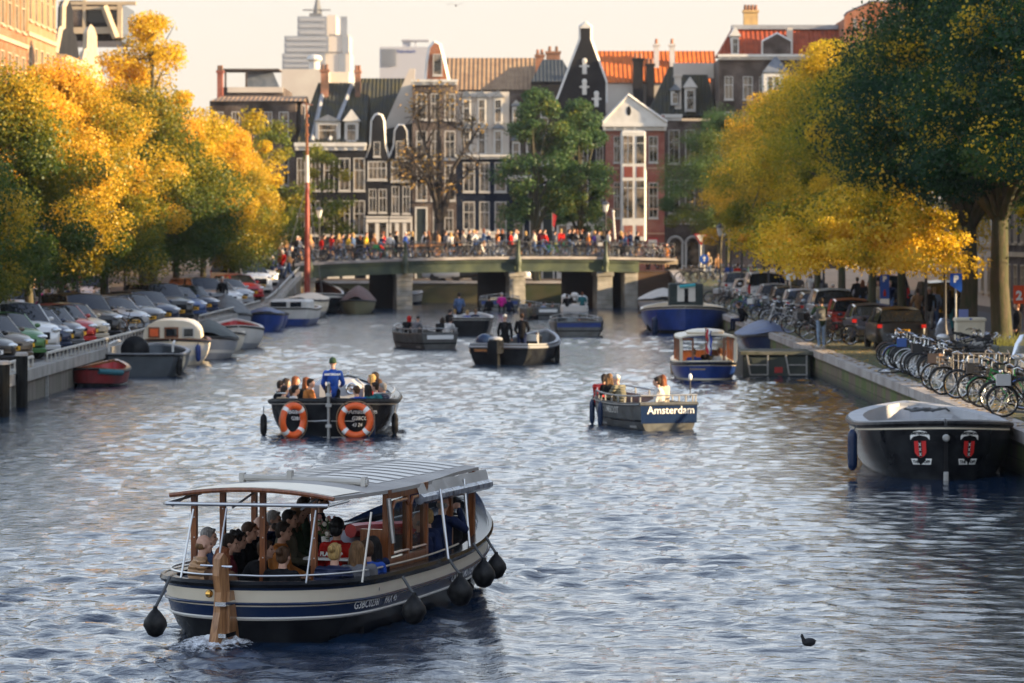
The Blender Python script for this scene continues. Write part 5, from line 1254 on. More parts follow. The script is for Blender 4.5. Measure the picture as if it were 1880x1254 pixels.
# wheelhouse windows: varnished framed door panels on the starboard side
x = 1.16; zt0, zt1 = hA.sheer(.3)+.02, 1.72
b = MB(); y0, y1 = 2.45, 4.05
for (ya, yb) in ((y0,y0+.11),(y0+.78,y0+.84),(y1-.11,y1)): b.box(x-.05,x+.03,ya,yb,zt0,zt1)
b.box(x-.048,x+.028,y0+.11,y1-.11,zt1-.12,zt1-.001); b.box(x-.048,x+.028,y0+.11,y1-.11,zt0+.001,zt0+.14); b.box(x-.35,x-.05,y0+.001,y0+.06,zt0+.001,zt1-.5)
for (ya, yb) in ((y0+.13,y0+.76),(y0+.86,y1-.13)):
    for k in range(8): # rounded corners
        pass
    b.tube([(x+.035,ya,zt0+.2),(x+.035,ya,zt1-.24),(x+.035,ya+.08,zt1-.16),(x+.035,yb-.08,zt1-.16),(x+.035,yb,zt1-.24),(x+.035,yb,zt0+.2)], .025, 0, 6, closed=True)
wh = b.build('window_frame', M_varnish, tA)
for (ya, yb) in ((y0+.11,y0+.78),(y0+.84,y1-.11)):
    b = MB(); b.quad((x-.01,ya,zt0+.14),(x-.01,yb,zt0+.14),(x-.01,yb,zt1-.12),(x-.01,ya,zt1-.12)); b.build('pane', G_clear, wh)
b = MB(); b.tube([(x+.06,y0-.08,zt1-.1),(x+.1,y0-.02,zt0+.35)], .035, 0, 8); b.build('strut', M_steel, wh)
# bow deck, coaming and red cushions, table with flowers are things on board
b = MB(); T = [.74+.25*i/10 for i in range(11)]
b.loft([[V((-max(hA.hb(t)-.1,0),t*9.3,hA.sheer(t)-.06)) for t in T],[V((0,t*9.3,hA.sheer(t)+.02)) for t in T],[V((max(hA.hb(t)-.1,0),t*9.3,hA.sheer(t)-.06)) for t in T]]); b.build('foredeck', M_black, tA, True)
b = MB(); 
for side in (-1,1): b.loft([[hA.pt(t,1,side)+V((-side*.03,0,0)) for t in T[:]],[hA.pt(t,1,side)+V((-side*.03,0,.0+.22*math.sin(PI*.5*(t-.74)/.25))) for t in T]])
b.build('bow_bulwark', M_navy, tA, True)
t = thing('cushion', 'red seat cushion curving round the bow of the foreground tour boat', 'cushion', world_of(tA,(0,6.3,.62)), -R(17)); b = MB(); b.torus((0,0,.2), .75, .1, 0, 20, 8, 'Z', (.15,PI-.15)); b.build('padding', M_red, t, True)
t = thing('table', 'small white table beside the red jacketed skipper on the tour boat', 'table', world_of(tA,(.3,3.2,-.35)), -R(17)); b = MB(); b.cbox(-.4,.4,-.4,.4,1.12,1.15,.01); b.build('tabletop', M_lamp_w, t); b = MB(); b.tube([(0,0,0),(0,0,1.12)], .04, 0, 8); b.build('leg', M_steel, t)
t = thing('vase', 'glass vase of pink and white flowers on the tour boat table', 'vase', world_of(tA,(.12,3.05,.8)), 0); b = MB(); b.lathe([(.05,0),(.055,.02),(.045,.12),(.055,.26)], 0, 12); b.build('vase_body', M_lamp_w, t, True)
b = MB(); rr = random.Random(5); fl = MB()
for i in range(22):
    p = V((rr.uniform(-.13,.13), rr.uniform(-.12,.12), rr.uniform(.3,.52))); b.tube([(0,0,.2), p], .006, 0, 3); fl.ell(p, rr.uniform(.022,.04), 0 if i%3 else 1, 6, 4); b.ell(p-V((0,0,.06)), (.03,.03,.01), 0, 5, 3)
b.build('stems', mat('flower_leaves', (.05,.12,.03), .7), t); fl.build('blossoms', [mat('pink_petals', (.75,.4,.4), .7), mat('white_petals', (.75,.72,.65), .7)], t)
t = thing('wheel_console', 'brown wooden steering console on the tour boat', 'console', world_of(tA,(.95,3.6,-.35)), -R(17)); b = MB(); b.cbox(-.3,.1,-.1,.3,0,1.05,.03); b.build('cabinet', M_varnish, t); b = MB(); b.torus((0,-.32,1.0), .2, .015, 0, 20, 6, 'Y'); b.build('wheel', M_chrome, t)
for i, (px, py, r) in enumerate(((760,1122,.15),(845,1088,.165),(888,1056,.155),(911,1042,.14))):
    d = (41.0,43.0,44.6,45.8)[i]; c = P(px, py, d); sh = (CH-(py-HY)/F*d); 
    fender(['black ball fender nearest the stern on the starboard side of the tour boat','largest black ball fender, second along the tour boat side','third black ball fender along the starboard side of the tour boat','last black ball fender near the tour boat bow'][i], c, 'ball', None, r=r*1.02, top=(-.14,.04,.42), group='ball fenders of the tour boat')
fender('black ball fender floating off the port quarter of the tour boat', P(285,1146,40.4), 'ball', r=.145, top=(.16,.2,.55), group='ball fenders of the tour boat')
def crew(t, label, px, yl, zseat, rz, **k):
    if t is tA and zseat > 0: zseat += .14
    if 'tC' in globals() and t is tC: zseat += .2
    if 'tK' in globals() and t is tK: zseat += .25
    "seat a person on a boat so that they stand on photo column px"
    x = at_px(t, px, yl); w = world_of(t, (x, yl, zseat)); hi = k.pop('hi', False)
    return person(label, w, t.rotation_euler.z+R(rz), hi=hi, **k)
gA = 'passengers on the foreground tour boat'
# rz: 0 faces the bow, 90 to port, -90 to starboard, 180 aft
for a in (
 ('bald person in quilted orange tan jacket at the port stern corner of the tour boat', 371, .75, .22, -60, dict(pose='sit',jacket='tan',style='thin',hair='light brown',quilt=True)),
 ('person with grey hair and beard seated behind the bald passenger on the tour boat', 380, 1.5, .24, -80, dict(pose='sit',jacket='denim',hair='grey')),
 ('person with long auburn hair and pink sunglasses at the tour boat stern', 407, .5, .1, -20, dict(pose='sit',jacket='brown',style='long',hair='auburn')),
 ('person with dark hair and glasses beyond the long auburn hair on the tour boat', 419, 1.7, .15, -75, dict(pose='sit',jacket='maroon',hair='dark')),
 ('person with curly black hair seated third from the port stern on the tour boat', 434, 2.2, .14, -75, dict(pose='sit',jacket='black',style='curly',hair='black')),
 ('person with short brown hair looking down in a black top behind the rudder', 462, 1.5, .15, -80, dict(pose='sit_lean',jacket='black',hair='brown')),
 ('person with smooth grey brown hair left of the first wooden post', 455, 2.8, .2, -85, dict(pose='sit',jacket='black',hair='brown')),
 ('person with thin reddish hair in black, half behind the first wooden post', 476, 3.2, .25, -85, dict(pose='sit',jacket='black',style='thin',hair='auburn')),
 ('grey bearded person in a dark coat right of the first wooden post', 500, 3.7, .28, -90, dict(pose='sit',jacket='navy',hair='grey')),
 ('person with dark hair tied up and an orange scarf amid the tour boat', 517, 2.7, .22, -85, dict(pose='sit',jacket='orange',style='bun',hair='dark')),
 ('person with swept dark hair in an olive scarf amid the tour boat', 529, 3.4, .32, -85, dict(pose='sit',jacket='khaki',hair='black')),
 ('person in sunglasses with light brown hair in the tour boat middle', 543, 4.0, .32, -85, dict(pose='sit',jacket='green',style='long',hair='light brown')),
 ('person with dark hair turned away in a dark green coat left of the second post', 556, 4.5, .4, -60, dict(pose='sit',jacket='green',hair='dark')),
 ('tall person in sunglasses and patterned shirt standing by the skipper', 586, 5.0, -.28, -80, dict(pose='stand',jacket='navy',hair='dark')),
 ('person with brown hair in a bun, back turned, at the tour boat stern rail', 519, .95, .08, -10, dict(pose='sit',jacket='black',style='bun',hair='brown')),
 ('blonde person with ponytail in a dark quilted coat at the starboard stern', 614, 1.15, .12, -5, dict(pose='sit',jacket='navy',style='bun',hair='blond',quilt=True)),
 ('person with long dark to blond hair beside the blonde ponytail passenger', 656, 1.5, .12, 40, dict(pose='sit',jacket='grey',style='long',hair='light brown')),
 ('person with short brown hair and blue jumper left of the wheelhouse window', 674, 1.9, .1, 50, dict(pose='sit',jacket='blue',hair='brown')),
 ('dark haired person in navy against the wheelhouse window', 686, 2.2, .12, 70, dict(pose='sit',jacket='navy',style='long',hair='black')),
 ('grey haired person just beyond the varnished window panels', 772, 4.4, .25, 70, dict(pose='sit',jacket='navy',style='thin',hair='grey')),
 ('blond grey haired person in dark coat leaning out by the starboard rail', 792, 4.7, .3, 60, dict(pose='sit_lean',jacket='navy',hair='blond')),
 ('short haired person in blue photographing over the starboard bow side', 812, 5.2, .42, -10, dict(pose='sit_photo',jacket='navy',style='thin',hair='grey')),
 ('dark haired person beyond the photographer near the tour boat bow', 826, 5.8, .4, 80, dict(pose='sit',jacket='black',hair='black'))):
    crew(tA, *a[:5], hi=True, group=gA, **a[5])
sk = crew(tA, 'skipper in a red jacket and black helmet shaped hat on the tour boat', 618, 3.0, -.42, -5, hi=True, pose='helm', jacket='red', style='helmet', sc=.98)
b = MB(); text_flat(b, 'FLAGSHIP', .075, (0,-.17,1.27), (1,0,0), (0,.08,1), 0, .004); b.ell((0,-.165,1.37), (.018,.004,.024)); b.build('jacket_lettering', M_lamp_w, sk)
c = thing('camera', 'small black camera held up by the passenger at the tour boat rail', 'camera', world_of(tA,(at_px(tA,836,5.55),5.55,1.1)), -R(24)); b = MB(); b.cbox(-.07,.07,-.04,.04,-.045,.045,.01); b.build('camera_body', M_black, c); b = MB(); b.M = Matrix.Rotation(R(-90),4,'X'); b.lathe([(.035,0),(.035,.1),(.03,.1)],0,12); b.build('lens', M_black, c)
# churned foam behind the rudder: a lumpy sheet, torn to lace by its material
rs = np.random.RandomState(4); b = MB(); n = 90; rows = []
for i in range(n+1):
    r_ = []
    for j in range(n+1):
        x, y = -1.5+2.9*j/n, .15-2.9*i/n; e = math.exp(-(((x+.12)/(.42+.3*-y))**2))*math.exp(-max(-y-.1,0)/.8)
        z = .015+e*(.07*abs(math.sin(7*x+3*math.sin(5*y)))+.05*abs(math.sin(11*y+4*math.sin(6*x)))+.03*rs.rand()); p = world_of(tA,(x,y,0)); r_.append((p.x,p.y,z))
    rows.append(r_)
b.loft(rows); m = mat('foam', (.72,.74,.76), .6); nt = m.node_tree; N = nt.nodes; L = nt.links; bs = N['Principled BSDF']
at = N.new('ShaderNodeAttribute'); at.attribute_name = 'tone'; tc = N.new('ShaderNodeTexCoord'); nz = N.new('ShaderNodeTexNoise'); nz.inputs['Scale'].default_value = 13; nz.inputs['Detail'].default_value = 7; nz.inputs['Roughness'].default_value = .7; L.new(tc.outputs['Object'], nz.inputs['Vector'])
ad = N.new('ShaderNodeMath'); ad.operation = 'ADD'; L.new(nz.outputs['Fac'], ad.inputs[0]); L.new(at.outputs['Fac'], ad.inputs[1]); mr = N.new('ShaderNodeMapRange'); mr.inputs[1].default_value = .86; mr.inputs[2].default_value = 1.15; L.new(ad.outputs[0], mr.inputs[0]); L.new(mr.outputs[0], bs.inputs['Alpha'])
o = b.build('wake_foam', m, None, True); a_ = o.data.attributes.new('tone','FLOAT','POINT'); v_ = []
for i in range(n+1):
    for j in range(n+1): x, y = -1.5+2.9*j/n, .15-2.9*i/n; v_.append(.72*math.exp(-(((x+.12)/(.5+.32*-y))**2))*math.exp(-max(-y-.1,0)/1.3)*(1 if y < .1 else 0))
a_.data.foreach_set('value', v_); tag(o, 'white churned foam around the tour boat rudder', 'foam', kind='stuff')
def at_px_w(p): return p
# ---- B: black sloop seen from the stern
pB = W(604,803); tB = boat('open_sloop', 'black open sloop seen from astern with two orange lifebuoys and blue jacketed skipper', 'boat', pB, .5)
hB = Hull(8.4, 3.05, .92, .78, 1.15, .4, 'round', ts=.3, tb=.5, flare=.42, floor=.1, rake=.1, bowp=2.0, sternp=5.5)
hB.outer(tB, [(.9,M_black),(1.0,M_dkgrey)]); hB.inner(tB, M_black, M_greypaint, M_greydeck, .2); hB.rail(tB, .97, .06, M_rubber, .03)
hB.rail(tB, .93, .02, M_white, .03, 'stripe', 0, .3); hB.rail(tB, 1.0, .02, M_steel, 0, 'grab_rail', .05, .6, .16, inset=.12)
hB.bench(tB, .38, .5, M_maroon if 0 else mat('maroon_cushion', (.3,.02,.06), .7), .03, .6)
b = MB()
for t in (.62,.7,.8,.9,.97): pass
T = [.6+.4*i/10 for i in range(11)]
b.loft([[V((-max(hB.hb(t)-.12,0),t*9,hB.sheer(t)-.02)) for t in T],[V((0,t*9,hB.sheer(t)+.1)) for t in T],[V((max(hB.hb(t)-.12,0),t*9,hB.sheer(t)-.02)) for t in T]])
b.quad((-hB.hb(.6)+.12,5.4,hB.sheer(.6)-.02),(0,5.4,hB.sheer(.6)+.1),(0,5.4,.1),(-hB.hb(.6)+.12,5.4,.1)); b.quad((hB.hb(.6)-.12,5.4,hB.sheer(.6)-.02),(0,5.4,hB.sheer(.6)+.1),(0,5.4,.1),(hB.hb(.6)-.12,5.4,.1)); b.build('foredeck', M_greydeck, tB)
b = MB(); b.cbox(-.62,.62,3.6,4.4,.1,1.25,.15); b.torus((.35,3.57,1.02),.13,.025,1,16,6,'Y'); b.ell((.35,3.57,1.02),(.05,.02,.05),1); b.build('console', [M_greydeck, M_chrome], tB)
b = MB(); b.box(-.05,.05,-.1,.15,-.4,.95); b.build('stern_post', M_black, tB)
b = MB(); b.tube([(0,-.16,-.2),(0,-.16,1.25)], .035, 0, 8); 
for z in (.25,.75,1.0): b.cbox(-.07,.07,-.22,-.09,z,z+.08,.01)
b.tube([(0,-.17,.42),(-.35,-.2,.4)], .02, 0, 6); b.ell((0,-.16,1.3), (.045,.045,.06)); b.build('rudder_pole', M_galv, tB, True)
hB.text(tB, 'Boaty', .17, .85, .74, -1, M_lamp_w); hB.text(tB, 'Amsterdam', .16, .85, .74, 1, M_lamp_w); hB.text(tB, 'G38CO', .13, .78, .62, 1, M_lamp_w); hB.text(tB, '43 24', .12, .74, .5, 1, M_lamp_w); hB.text(tB, 'G38CO', .12, .8, .62, -1, M_lamp_w)
hB.rail(tB, .6, .012, M_white, .01, 'stripe', 0, .012); hB.rail(tB, .3, .012, M_white, .01, 'stripe', 0, .012)
def stern_w(t, px, py, yl): x = at_px(t, px, yl); w = world_of(t,(x,yl,0)); return V((w.x, w.y, ZofPy(py,w.y)))
ring_buoy('orange lifebuoy hung at the left of the black sloop stern, seen edge on', stern_w(tB,538,772,-.3), R(48), .36, 0)
ring_buoy('round orange lifebuoy hung at the right of the black sloop stern', stern_w(tB,653,772,-.14), R(-6), .36, 0)
for i, (px, py, yl, lab) in enumerate(((484,780,.9,'black cylinder fender at the port side of the black sloop'),(725,778,1.2,'black cylinder fender at the starboard side of the black sloop'),(683,782,-.0,'dark blue fender beside the right lifebuoy of the black sloop'))):
    fender(lab, stern_w(tB,px,py,yl), 'long', M_navy if i == 2 else M_rubber, .5, .085, (0,.05,.45))
gB = 'people aboard the black open sloop'
for a in (
 ('skipper in blue jacket and green beanie standing at the black sloop helm', 611, 2.2, .1, 0, dict(pose='helm',jacket='blue',legs='black',style='beanie',capcol='green',hi=True)),
 ('person in pale grey jacket at the port stern of the black sloop', 521, .9, .32, -50, dict(pose='sit_arm',jacket='beige',hair='dark')),
 ('person with black hair in white at the port side of the black sloop', 541, 1.2, .32, -70, dict(pose='sit',jacket='white',hair='black')),
 ('dark haired person second along the port bench of the black sloop', 514, 2.4, .38, -80, dict(pose='sit',jacket='black',hair='dark')),
 ('person with long dark hair third along the black sloop port bench', 524, 3.2, .4, -80, dict(pose='sit',jacket='navy',hair='dark',style='long')),
 ('brown haired person in rust coat on the port bench of the sloop', 541, 4.0, .42, -95, dict(pose='sit',jacket='brown',hair='auburn',style='long')),
 ('person with sunlit auburn hair left of the sloop console', 561, 3.4, .42, -100, dict(pose='sit',jacket='black',hair='auburn',style='long')),
 ('person with dark hair sitting nearest the blue skipper at left', 569, 2.6, .42, -110, dict(pose='sit',jacket='orange',hair='black')),
 ('person in black at the stern centre beside the rudder pole', 602, 1.3, .3, -20, dict(pose='sit',jacket='black',hair='dark')),
 ('brown haired person in blue jacket leaning on the sloop stern rail', 655, .9, .32, 40, dict(pose='sit_arm',jacket='blue',hair='brown')),
 ('person with long black hair at the starboard bench of the black sloop', 676, 1.5, .32, 60, dict(pose='sit',jacket='teal',hair='black',style='long')),
 ('person in teal coat second along the sloop starboard bench', 690, 2.0, .36, 75, dict(pose='sit',jacket='teal',hair='dark')),
 ('person in maroon third along the starboard bench of the sloop', 696, 2.9, .4, 80, dict(pose='sit',jacket='maroon',hair='brown')),
 ('person with sunlit blond hair far along the sloop starboard bench', 684, 3.8, .48, 90, dict(pose='sit',jacket='red',hair='blond',style='long')),
 ('person in orange near the foredeck of the black sloop at right', 690, 4.6, .5, 100, dict(pose='sit',jacket='orange',hair='dark')),
 ('person in navy puffer at the starboard rail of the sloop', 704, 2.4, .32, 80, dict(pose='sit',jacket='navy',hair='grey',quilt=True))):
    o = crew(tB, *a[:5], group=gB, **a[5])
    if a[1] == 611: b = MB(); text_flat(b,'AMSTERDAM',.07,(0,-.172,1.32),(1,0,0),(0,.06,1),0,.004); b.build('jacket_lettering', M_lamp_w, o)

# ---- C, K and others: aluminium rental boats with flat panels
def rental(label, loc, heading, L=5.0, Bm=2.1, side_m=None, text1=None, text2=None, stripe=None, sc=1.0, group='aluminium hire boats on the canal'):
    t = boat('hire_boat', label, 'boat', loc, heading, group); h = Hull(L, Bm, .68, .62, .8, .25, 'transom', ts=.1, tb=.62, flare=.3, floor=.05, sw=.9, rake=.1, bowp=1.8)
    h.outer(t, [(.5,M_alu),(.56,M_black),(1.0,side_m or M_alu)]); h.inner(t, M_alu, M_alu, M_dkgrey, .07); h.rail(t, 1.0, .022, M_galv, 0, 'grab_rail', 0, 1, .2, inset=.05); h.rail(t,.97,.03,M_alu,.01)
    b = MB(); w = h.hb(0)*.97
    if stripe: b.quad((-w,-.012,.42),(w,-.012,.42),(w,-.012,.66),(-w,-.012,.66)); b.build('stern_stripe', stripe, t)
    b = MB()
    for i in range(9):
        tt = i/9*.95
        for s_ in (-1,1): p = h.pt(tt,1,s_); b.box(p.x*.97-.015,p.x*.97+.015,max(p.y,.06)-.02,max(p.y,.06)+.02,p.z,p.z+.2)
    b.build('rail_support', M_galv, t)
    b = MB(); b.box(-h.hb(.1)+.1,h.hb(.1)-.1,.3,.75,.05,.38); b.build('stern_seat', M_galv, t); b = MB(); b.box(-h.hb(.55)+.1,h.hb(.55)-.1,L*.55,L*.55+.45,.05,.38); b.build('bow_seat', M_galv, t)
    if text1: h.text(t, text1[0], text1[1], text1[2], .78, text1[3], M_lamp_w, bold=.003)
    if text2: h.text(t, text2[0], text2[1], text2[2], .74, text2[3], M_lamp_w, bold=.003)
    return t, h
tC, hC = rental('grey and navy hire boat lettered Amsterdam with five people aboard', W(1228,790), -19, 4.4, 1.72)
hw = hC.hb(0); b = MB(); b.quad((-hw*.97,-.012,.18),(hw*.97,-.012,.18),(hw*.99,-.012,.66),(-hw*.99,-.012,.66)); b.build('navy_panel', M_navy, tC)
b = MB(); text_flat(b, 'Amsterdam', .27, (.05,-.02,.42), (1,0,0), (0,0,1), 0, .003); b.build('lettering', M_lamp_w, tC)
hC.text(tC, 'MOKUMBOOT', .24, 2.1, .72, -1, M_white, bold=.003)
b = MB(); b.tube([(.62,.1,.8),(.62,.1,1.25)], .015, 0, 6); b.ell((.62,.1,1.33),(.05,.05,.09),1); b.build('stern_light', [M_dsteel, M_lamp_w], tC)
for yl, lab in ((3.6,'left'),(2.3,'right')): p = world_of(tC,(-.98 if yl < 3 else -.72,yl,.3)); fender('dark flat fender on the port side of the Amsterdam hire boat, %s one' % lab, p, 'long', M_navy, .62, .07, (.05,.05,.5))
gC = 'people in the Amsterdam hire boat'
def seat(label, px, pyhead, Y, rz, z=None, **k):
    "seated person whose head centre falls on px, pyhead at distance Y"
    zz = ZofPy(pyhead, Y)-.77*k.get('sc', 1.0) if z is None else z
    return person(label, (XofPx(px,Y), Y, zz), R(rz), **k)
for a in (('person in red puffer jacket with dark ponytail at the hire boat bow',1100,3.6,.22,-40,dict(pose='sit_lean',jacket='red',style='pony',hair='dark',quilt=True)),
 ('person with long grey brown hair in black in the Amsterdam hire boat',1119,3.1,.22,-10,dict(pose='sit',jacket='black',style='long',hair='light brown')),
 ('person in green grey quilted jacket and white cap in the hire boat',1139,2.6,.24,30,dict(pose='sit_lean',jacket='khaki',style='cap',capcol='white',quilt=True)),
 ('person in white and blue sports shirt with dark hair steering the hire boat',1208,.75,.22,60,dict(pose='sit',jacket='white',style='short',hair='dark')),
 ('person with long sunlit auburn hair beside the white shirted helmsman',1217,1.3,.24,40,dict(pose='sit',jacket='cream',style='long',hair='auburn'))):
    crew(tC, *a[:5], hi=True, group=gC, **a[5])

# ---- D: moored black sloop at the right with city shields
pD = W(1736,882); tD = boat('moored_sloop', 'large black moored sloop with grey deck and two city shields on its stern', 'boat', pD, 1.5)
hD = Hull(8.6, 3.2, 1.2, 1.0, 1.15, .5, 'round', ts=.42, tb=.5, flare=.4, floor=.35, rake=.15, bowp=2.1, sternp=3.2)
hD.outer(tD, [(.9,M_black),(.92,M_cream),(1.0,M_dkgrey)]); hD.inner(tD, M_greydeck, M_greydeck, M_greydeck, .3, rim=.03); hD.rail(tD, .97, .055, M_rubber, .03)
b = MB(); b.box(-.045,.045,-.08,.2,-.6,.98); b.build('stern_post', M_black, tD)
b = MB(); b.M = Matrix.Translation((0,-.1,.86)) @ Matrix.Rotation(R(90),4,'X'); b.lathe([(.075,0),(.075,.03),(.05,.04)],0,14); b.M = Matrix(); b.cbox(-.05,.05,-.12,-.07,.0,.18,.01); b.build('pintle', M_galv, tD)
b = MB(); b.add([(0,0,.12),(.5,0,.0),(.42,.1,.3),(.2,.05,.42),(-.05,.1,.44),(-.4,.05,.28),(-.52,0,0),(-.35,.5,.0),(.4,.5,0),(0,.45,.4)],[(0,1,2),(0,2,3),(0,3,4),(0,4,5),(0,5,6),(6,5,7),(5,4,9),(4,3,9),(3,2,9),(2,8,9),(2,1,8),(5,9,7)])
tp = thing('tarpaulin', 'crumpled grey tarpaulin heaped on the deck of the shield marked sloop', 'tarpaulin', world_of(tD,(.2,2.2,.78)), 0); b.build('cloth', M_greydeck, tp)
b = MB(); b.tube([(-1.0,1.2,.5),(-1.0,1.2,.95),(.9,1.2,.95),(.9,1.2,.5)], .018, 0, 6); b.build('handrail', M_greypaint, tD)
b = MB(); 
for i in range(40): a = i*.8; b.v if 0 else None
pts = [(-.1+.18*math.cos(i*.9)+i*.02, 6.9+.1*math.sin(i*.9), 1.03+.015*(i%5)) for i in range(36)]; b.tube(pts, .025, 0, 5); b.build('mooring_line', M_dkgrey, tD)
def shield(t, h, tt, v, side):
    mats = [M_lamp_w, mat('shield_red', (.6,.02,.02), .4), M_black]; b = MB(); Hh = h.sheer(0)+h.draft
    def add(poly, m, off):
        b.add([h.pt(min(max(h.arc(tt+x*(1 if side > 0 else -1)),.001),.999), v+z/Hh, side)+h.norm(h.arc(tt),v,side)*off for x, z in poly], [tuple(range(len(poly)))], m)
    w, hh = .13, .17
    add([(-w,hh),(w,hh),(w,-hh*.4),(w*.6,-hh*.8),(0,-hh),(-w*.6,-hh*.8),(-w,-hh*.4)], 1, .012)
    add([(-.035,hh),(.035,hh),(.035,-hh*.9),(-.035,-hh*.9)], 2, .016)
    for z in (.1,0,-.1):
        for (dx, dz) in ((1,1),(1,-1)): add([(-.03*dx,-.03*dz+z),(-.02*dx,-.035*dz+z),(.03*dx,.03*dz+z),(.02*dx,.035*dz+z)], 0, .02)
    add([(-.21,hh+.02),(-.14,hh+.09),(0,hh+.12),(.14,hh+.09),(.21,hh+.02),(.21,hh+.11),(.14,hh+.19),(0,hh+.22),(-.14,hh+.19),(-.21,hh+.11)], 0, .014)
    add([(-.21,-hh-.14),(.21,-hh-.14),(.24,-hh-.02),(-.24,-hh-.02)], 0, .014)
    b.build('city_shield', mats, t)
    h.text(t, 'AMSTERDAM', .07, tt, v+(hh+.135)/Hh, side, M_black, off=.02, bold=.004); h.text(t, 'THE WOFF', .08, tt, v-(hh+.11)/Hh, side, M_black, off=.02, bold=.004)
shield(tD, hD, .52, .66, -1); shield(tD, hD, .52, .66, 1)
fender('long blue fender on the port bow of the shield marked sloop', stern_w(tD,1565,826,1.2), 'long', M_navy, .8, .1, (.1,.05,.5))
pD2 = W(1960,866); tD2 = boat('moored_sloop', 'dark moored boat cut off by the right photo edge behind the shield sloop', 'boat', pD2, -3); h_ = Hull(6.5,2.4,.95,.8,.95,.4,'round',ts=.4,tb=.5,flare=.4,floor=.3,sternp=3); h_.outer(tD2,[(.95,M_navy),(1,M_dkgrey)]); h_.inner(tD2,M_dkgrey,M_greypaint,M_greydeck,.15); h_.rail(tD2,.97,.05,M_rubber,.02)

# ---- E: blue saloon boat with flag
pE = W(1302,700); tE = boat('saloon_boat', 'blue saloon boat with cream roof and a Dutch flag at its stern', 'saloon boat', pE, -1); tE.scale = (.84,.84,.84)
hE = Hull(7.5, 2.55, .8, .7, 1.0, .4, 'round', ts=.4, tb=.5, flare=.4, floor=0, rake=.25, bowp=2.2, sternp=3.0)
hE.outer(tE, [(.36,M_black),(.42,M_cream),(.84,M_blue),(.88,M_cream),(1.0,M_navy)]); hE.inner(tE, M_cream, M_varnish, M_varnish, .22); hE.rail(tE,.9,.04,M_rubber,.02)
hE.text(tE,'Jonge Adriaan',.14,.012,.7,1,M_white) if 0 else hE.text(tE,'Jonckvrouw',.15,.5,.7,-1,mat('gilt_lettering',(.55,.4,.15),.4))
b = MB(); rows = []
for i in range(11):
    y = .35+i*.42; f = 1-.08*abs(i-5)/5; rows.append([(1.2*f*math.cos(a), y, 1.72+.16*math.sin(a)) for a in [PI*k/10 for k in range(11)]])
lo = [[(x,y,z-.07) for x,y,z in r] for r in rows]; b.loft(rows); b.loft([r[::-1] for r in lo]); b.loft([rows[0],lo[0]]); b.loft([lo[-1],rows[-1]]); b.loft([[r[0] for r in rows],[r[0] for r in lo]]); b.loft([[r[-1] for r in lo],[r[-1] for r in rows]])
b.ell((-.05,1.6,1.92),(.8,1.0,.14)); b.build('roof', M_cream, tE, True)
for s_ in (-1,1):
    for y in (.5,1.5,2.7,4.0):
        b = MB(); b.box(s_*1.08-.06,s_*1.08+.06,y-.06,y+.06,.75,1.74); b.build('post', M_cream if y < 1 else M_varnish, tE)
    b = MB(); b.quad((s_*1.07,.56,.8),(s_*1.07,1.44,.8),(s_*1.07,1.44,1.7),(s_*1.07,.56,1.7)); b.quad((s_*1.07,1.56,.8),(s_*1.07,2.64,.8),(s_*1.07,2.64,1.7),(s_*1.07,1.56,1.7)); b.build('side_window', G_clear, tE)
    b = MB(); b.box(s_*.62-.04,s_*.62+.04,.42,.5,.75,1.7); b.box(min(s_*.62,s_*1.04),max(s_*.62,s_*1.04),.42,.5,1.62,1.7); b.build('stern_frame', M_varnish, tE)
b = MB(); b.box(-1.0,1.0,4.1,4.16,.2,1.1); b.build('bulkhead', M_varnish, tE)
fl = thing('flag', 'red white and blue flag hanging at the saloon boat stern', 'flag', world_of(tE,(-.12,.1,.78)), .2); b = MB(); b.tube([(0,0,0),(0,-.05,1.02)],.018,0,6); b.build('flagpole', M_varnish, fl)
b = MB(); 
for k in range(3):
    b.loft([[(.02+k*.085+.03*math.sin(j*1.3+k),-.06+.05*math.sin(j*.9+k*2),.98-j*.075-k*.03) for j in range(12)],[(.02+(k+1)*.085+.03*math.sin(j*1.3+k+1),-.06+.05*math.sin(j*.9+k*2+2),.98-j*.075-(k+1)*.03) for j in range(12)]], k)
b.v = [V((v.x*.75,v.y,v.z)) for v in b.v]; b.build('flag_cloth', [mat('flag_red',(.5,.02,.03),.8), mat('flag_white',(.75,.75,.75),.8), mat('flag_blue',(.02,.06,.35),.8)], fl, True)
for a in (('person in bright blue seated at the left inside the saloon boat',1274,650,.5,'blue','light brown'),('dark haired person in black in the middle of the saloon boat',1300,645,1.6,'black','black'),('person in white shirt at the right inside the saloon boat',1322,648,.7,'white','auburn')):
    w = stern_w(tE,a[1],a[2],a[3]+.2); person(a[0],(w.x,w.y,w.z-.72),0,pose='sit',jacket=a[4],hair=a[5],group='people in the blue saloon boat')
for i, (px, py) in enumerate(((1236,678),(1243,680))): fender(('pale brown fender at the far left of the saloon boat','pale brown fender just right of its twin on the saloon boat')[i], P(px,py,119.5), 'long', M_rope, .62, .1, (.1,.05,.5))
b = MB(); b.tube([(1.12,1.0,.8),(1.12,1.0,1.5)], .09, 0, 8); b.build('white_bollard', M_white, tE)

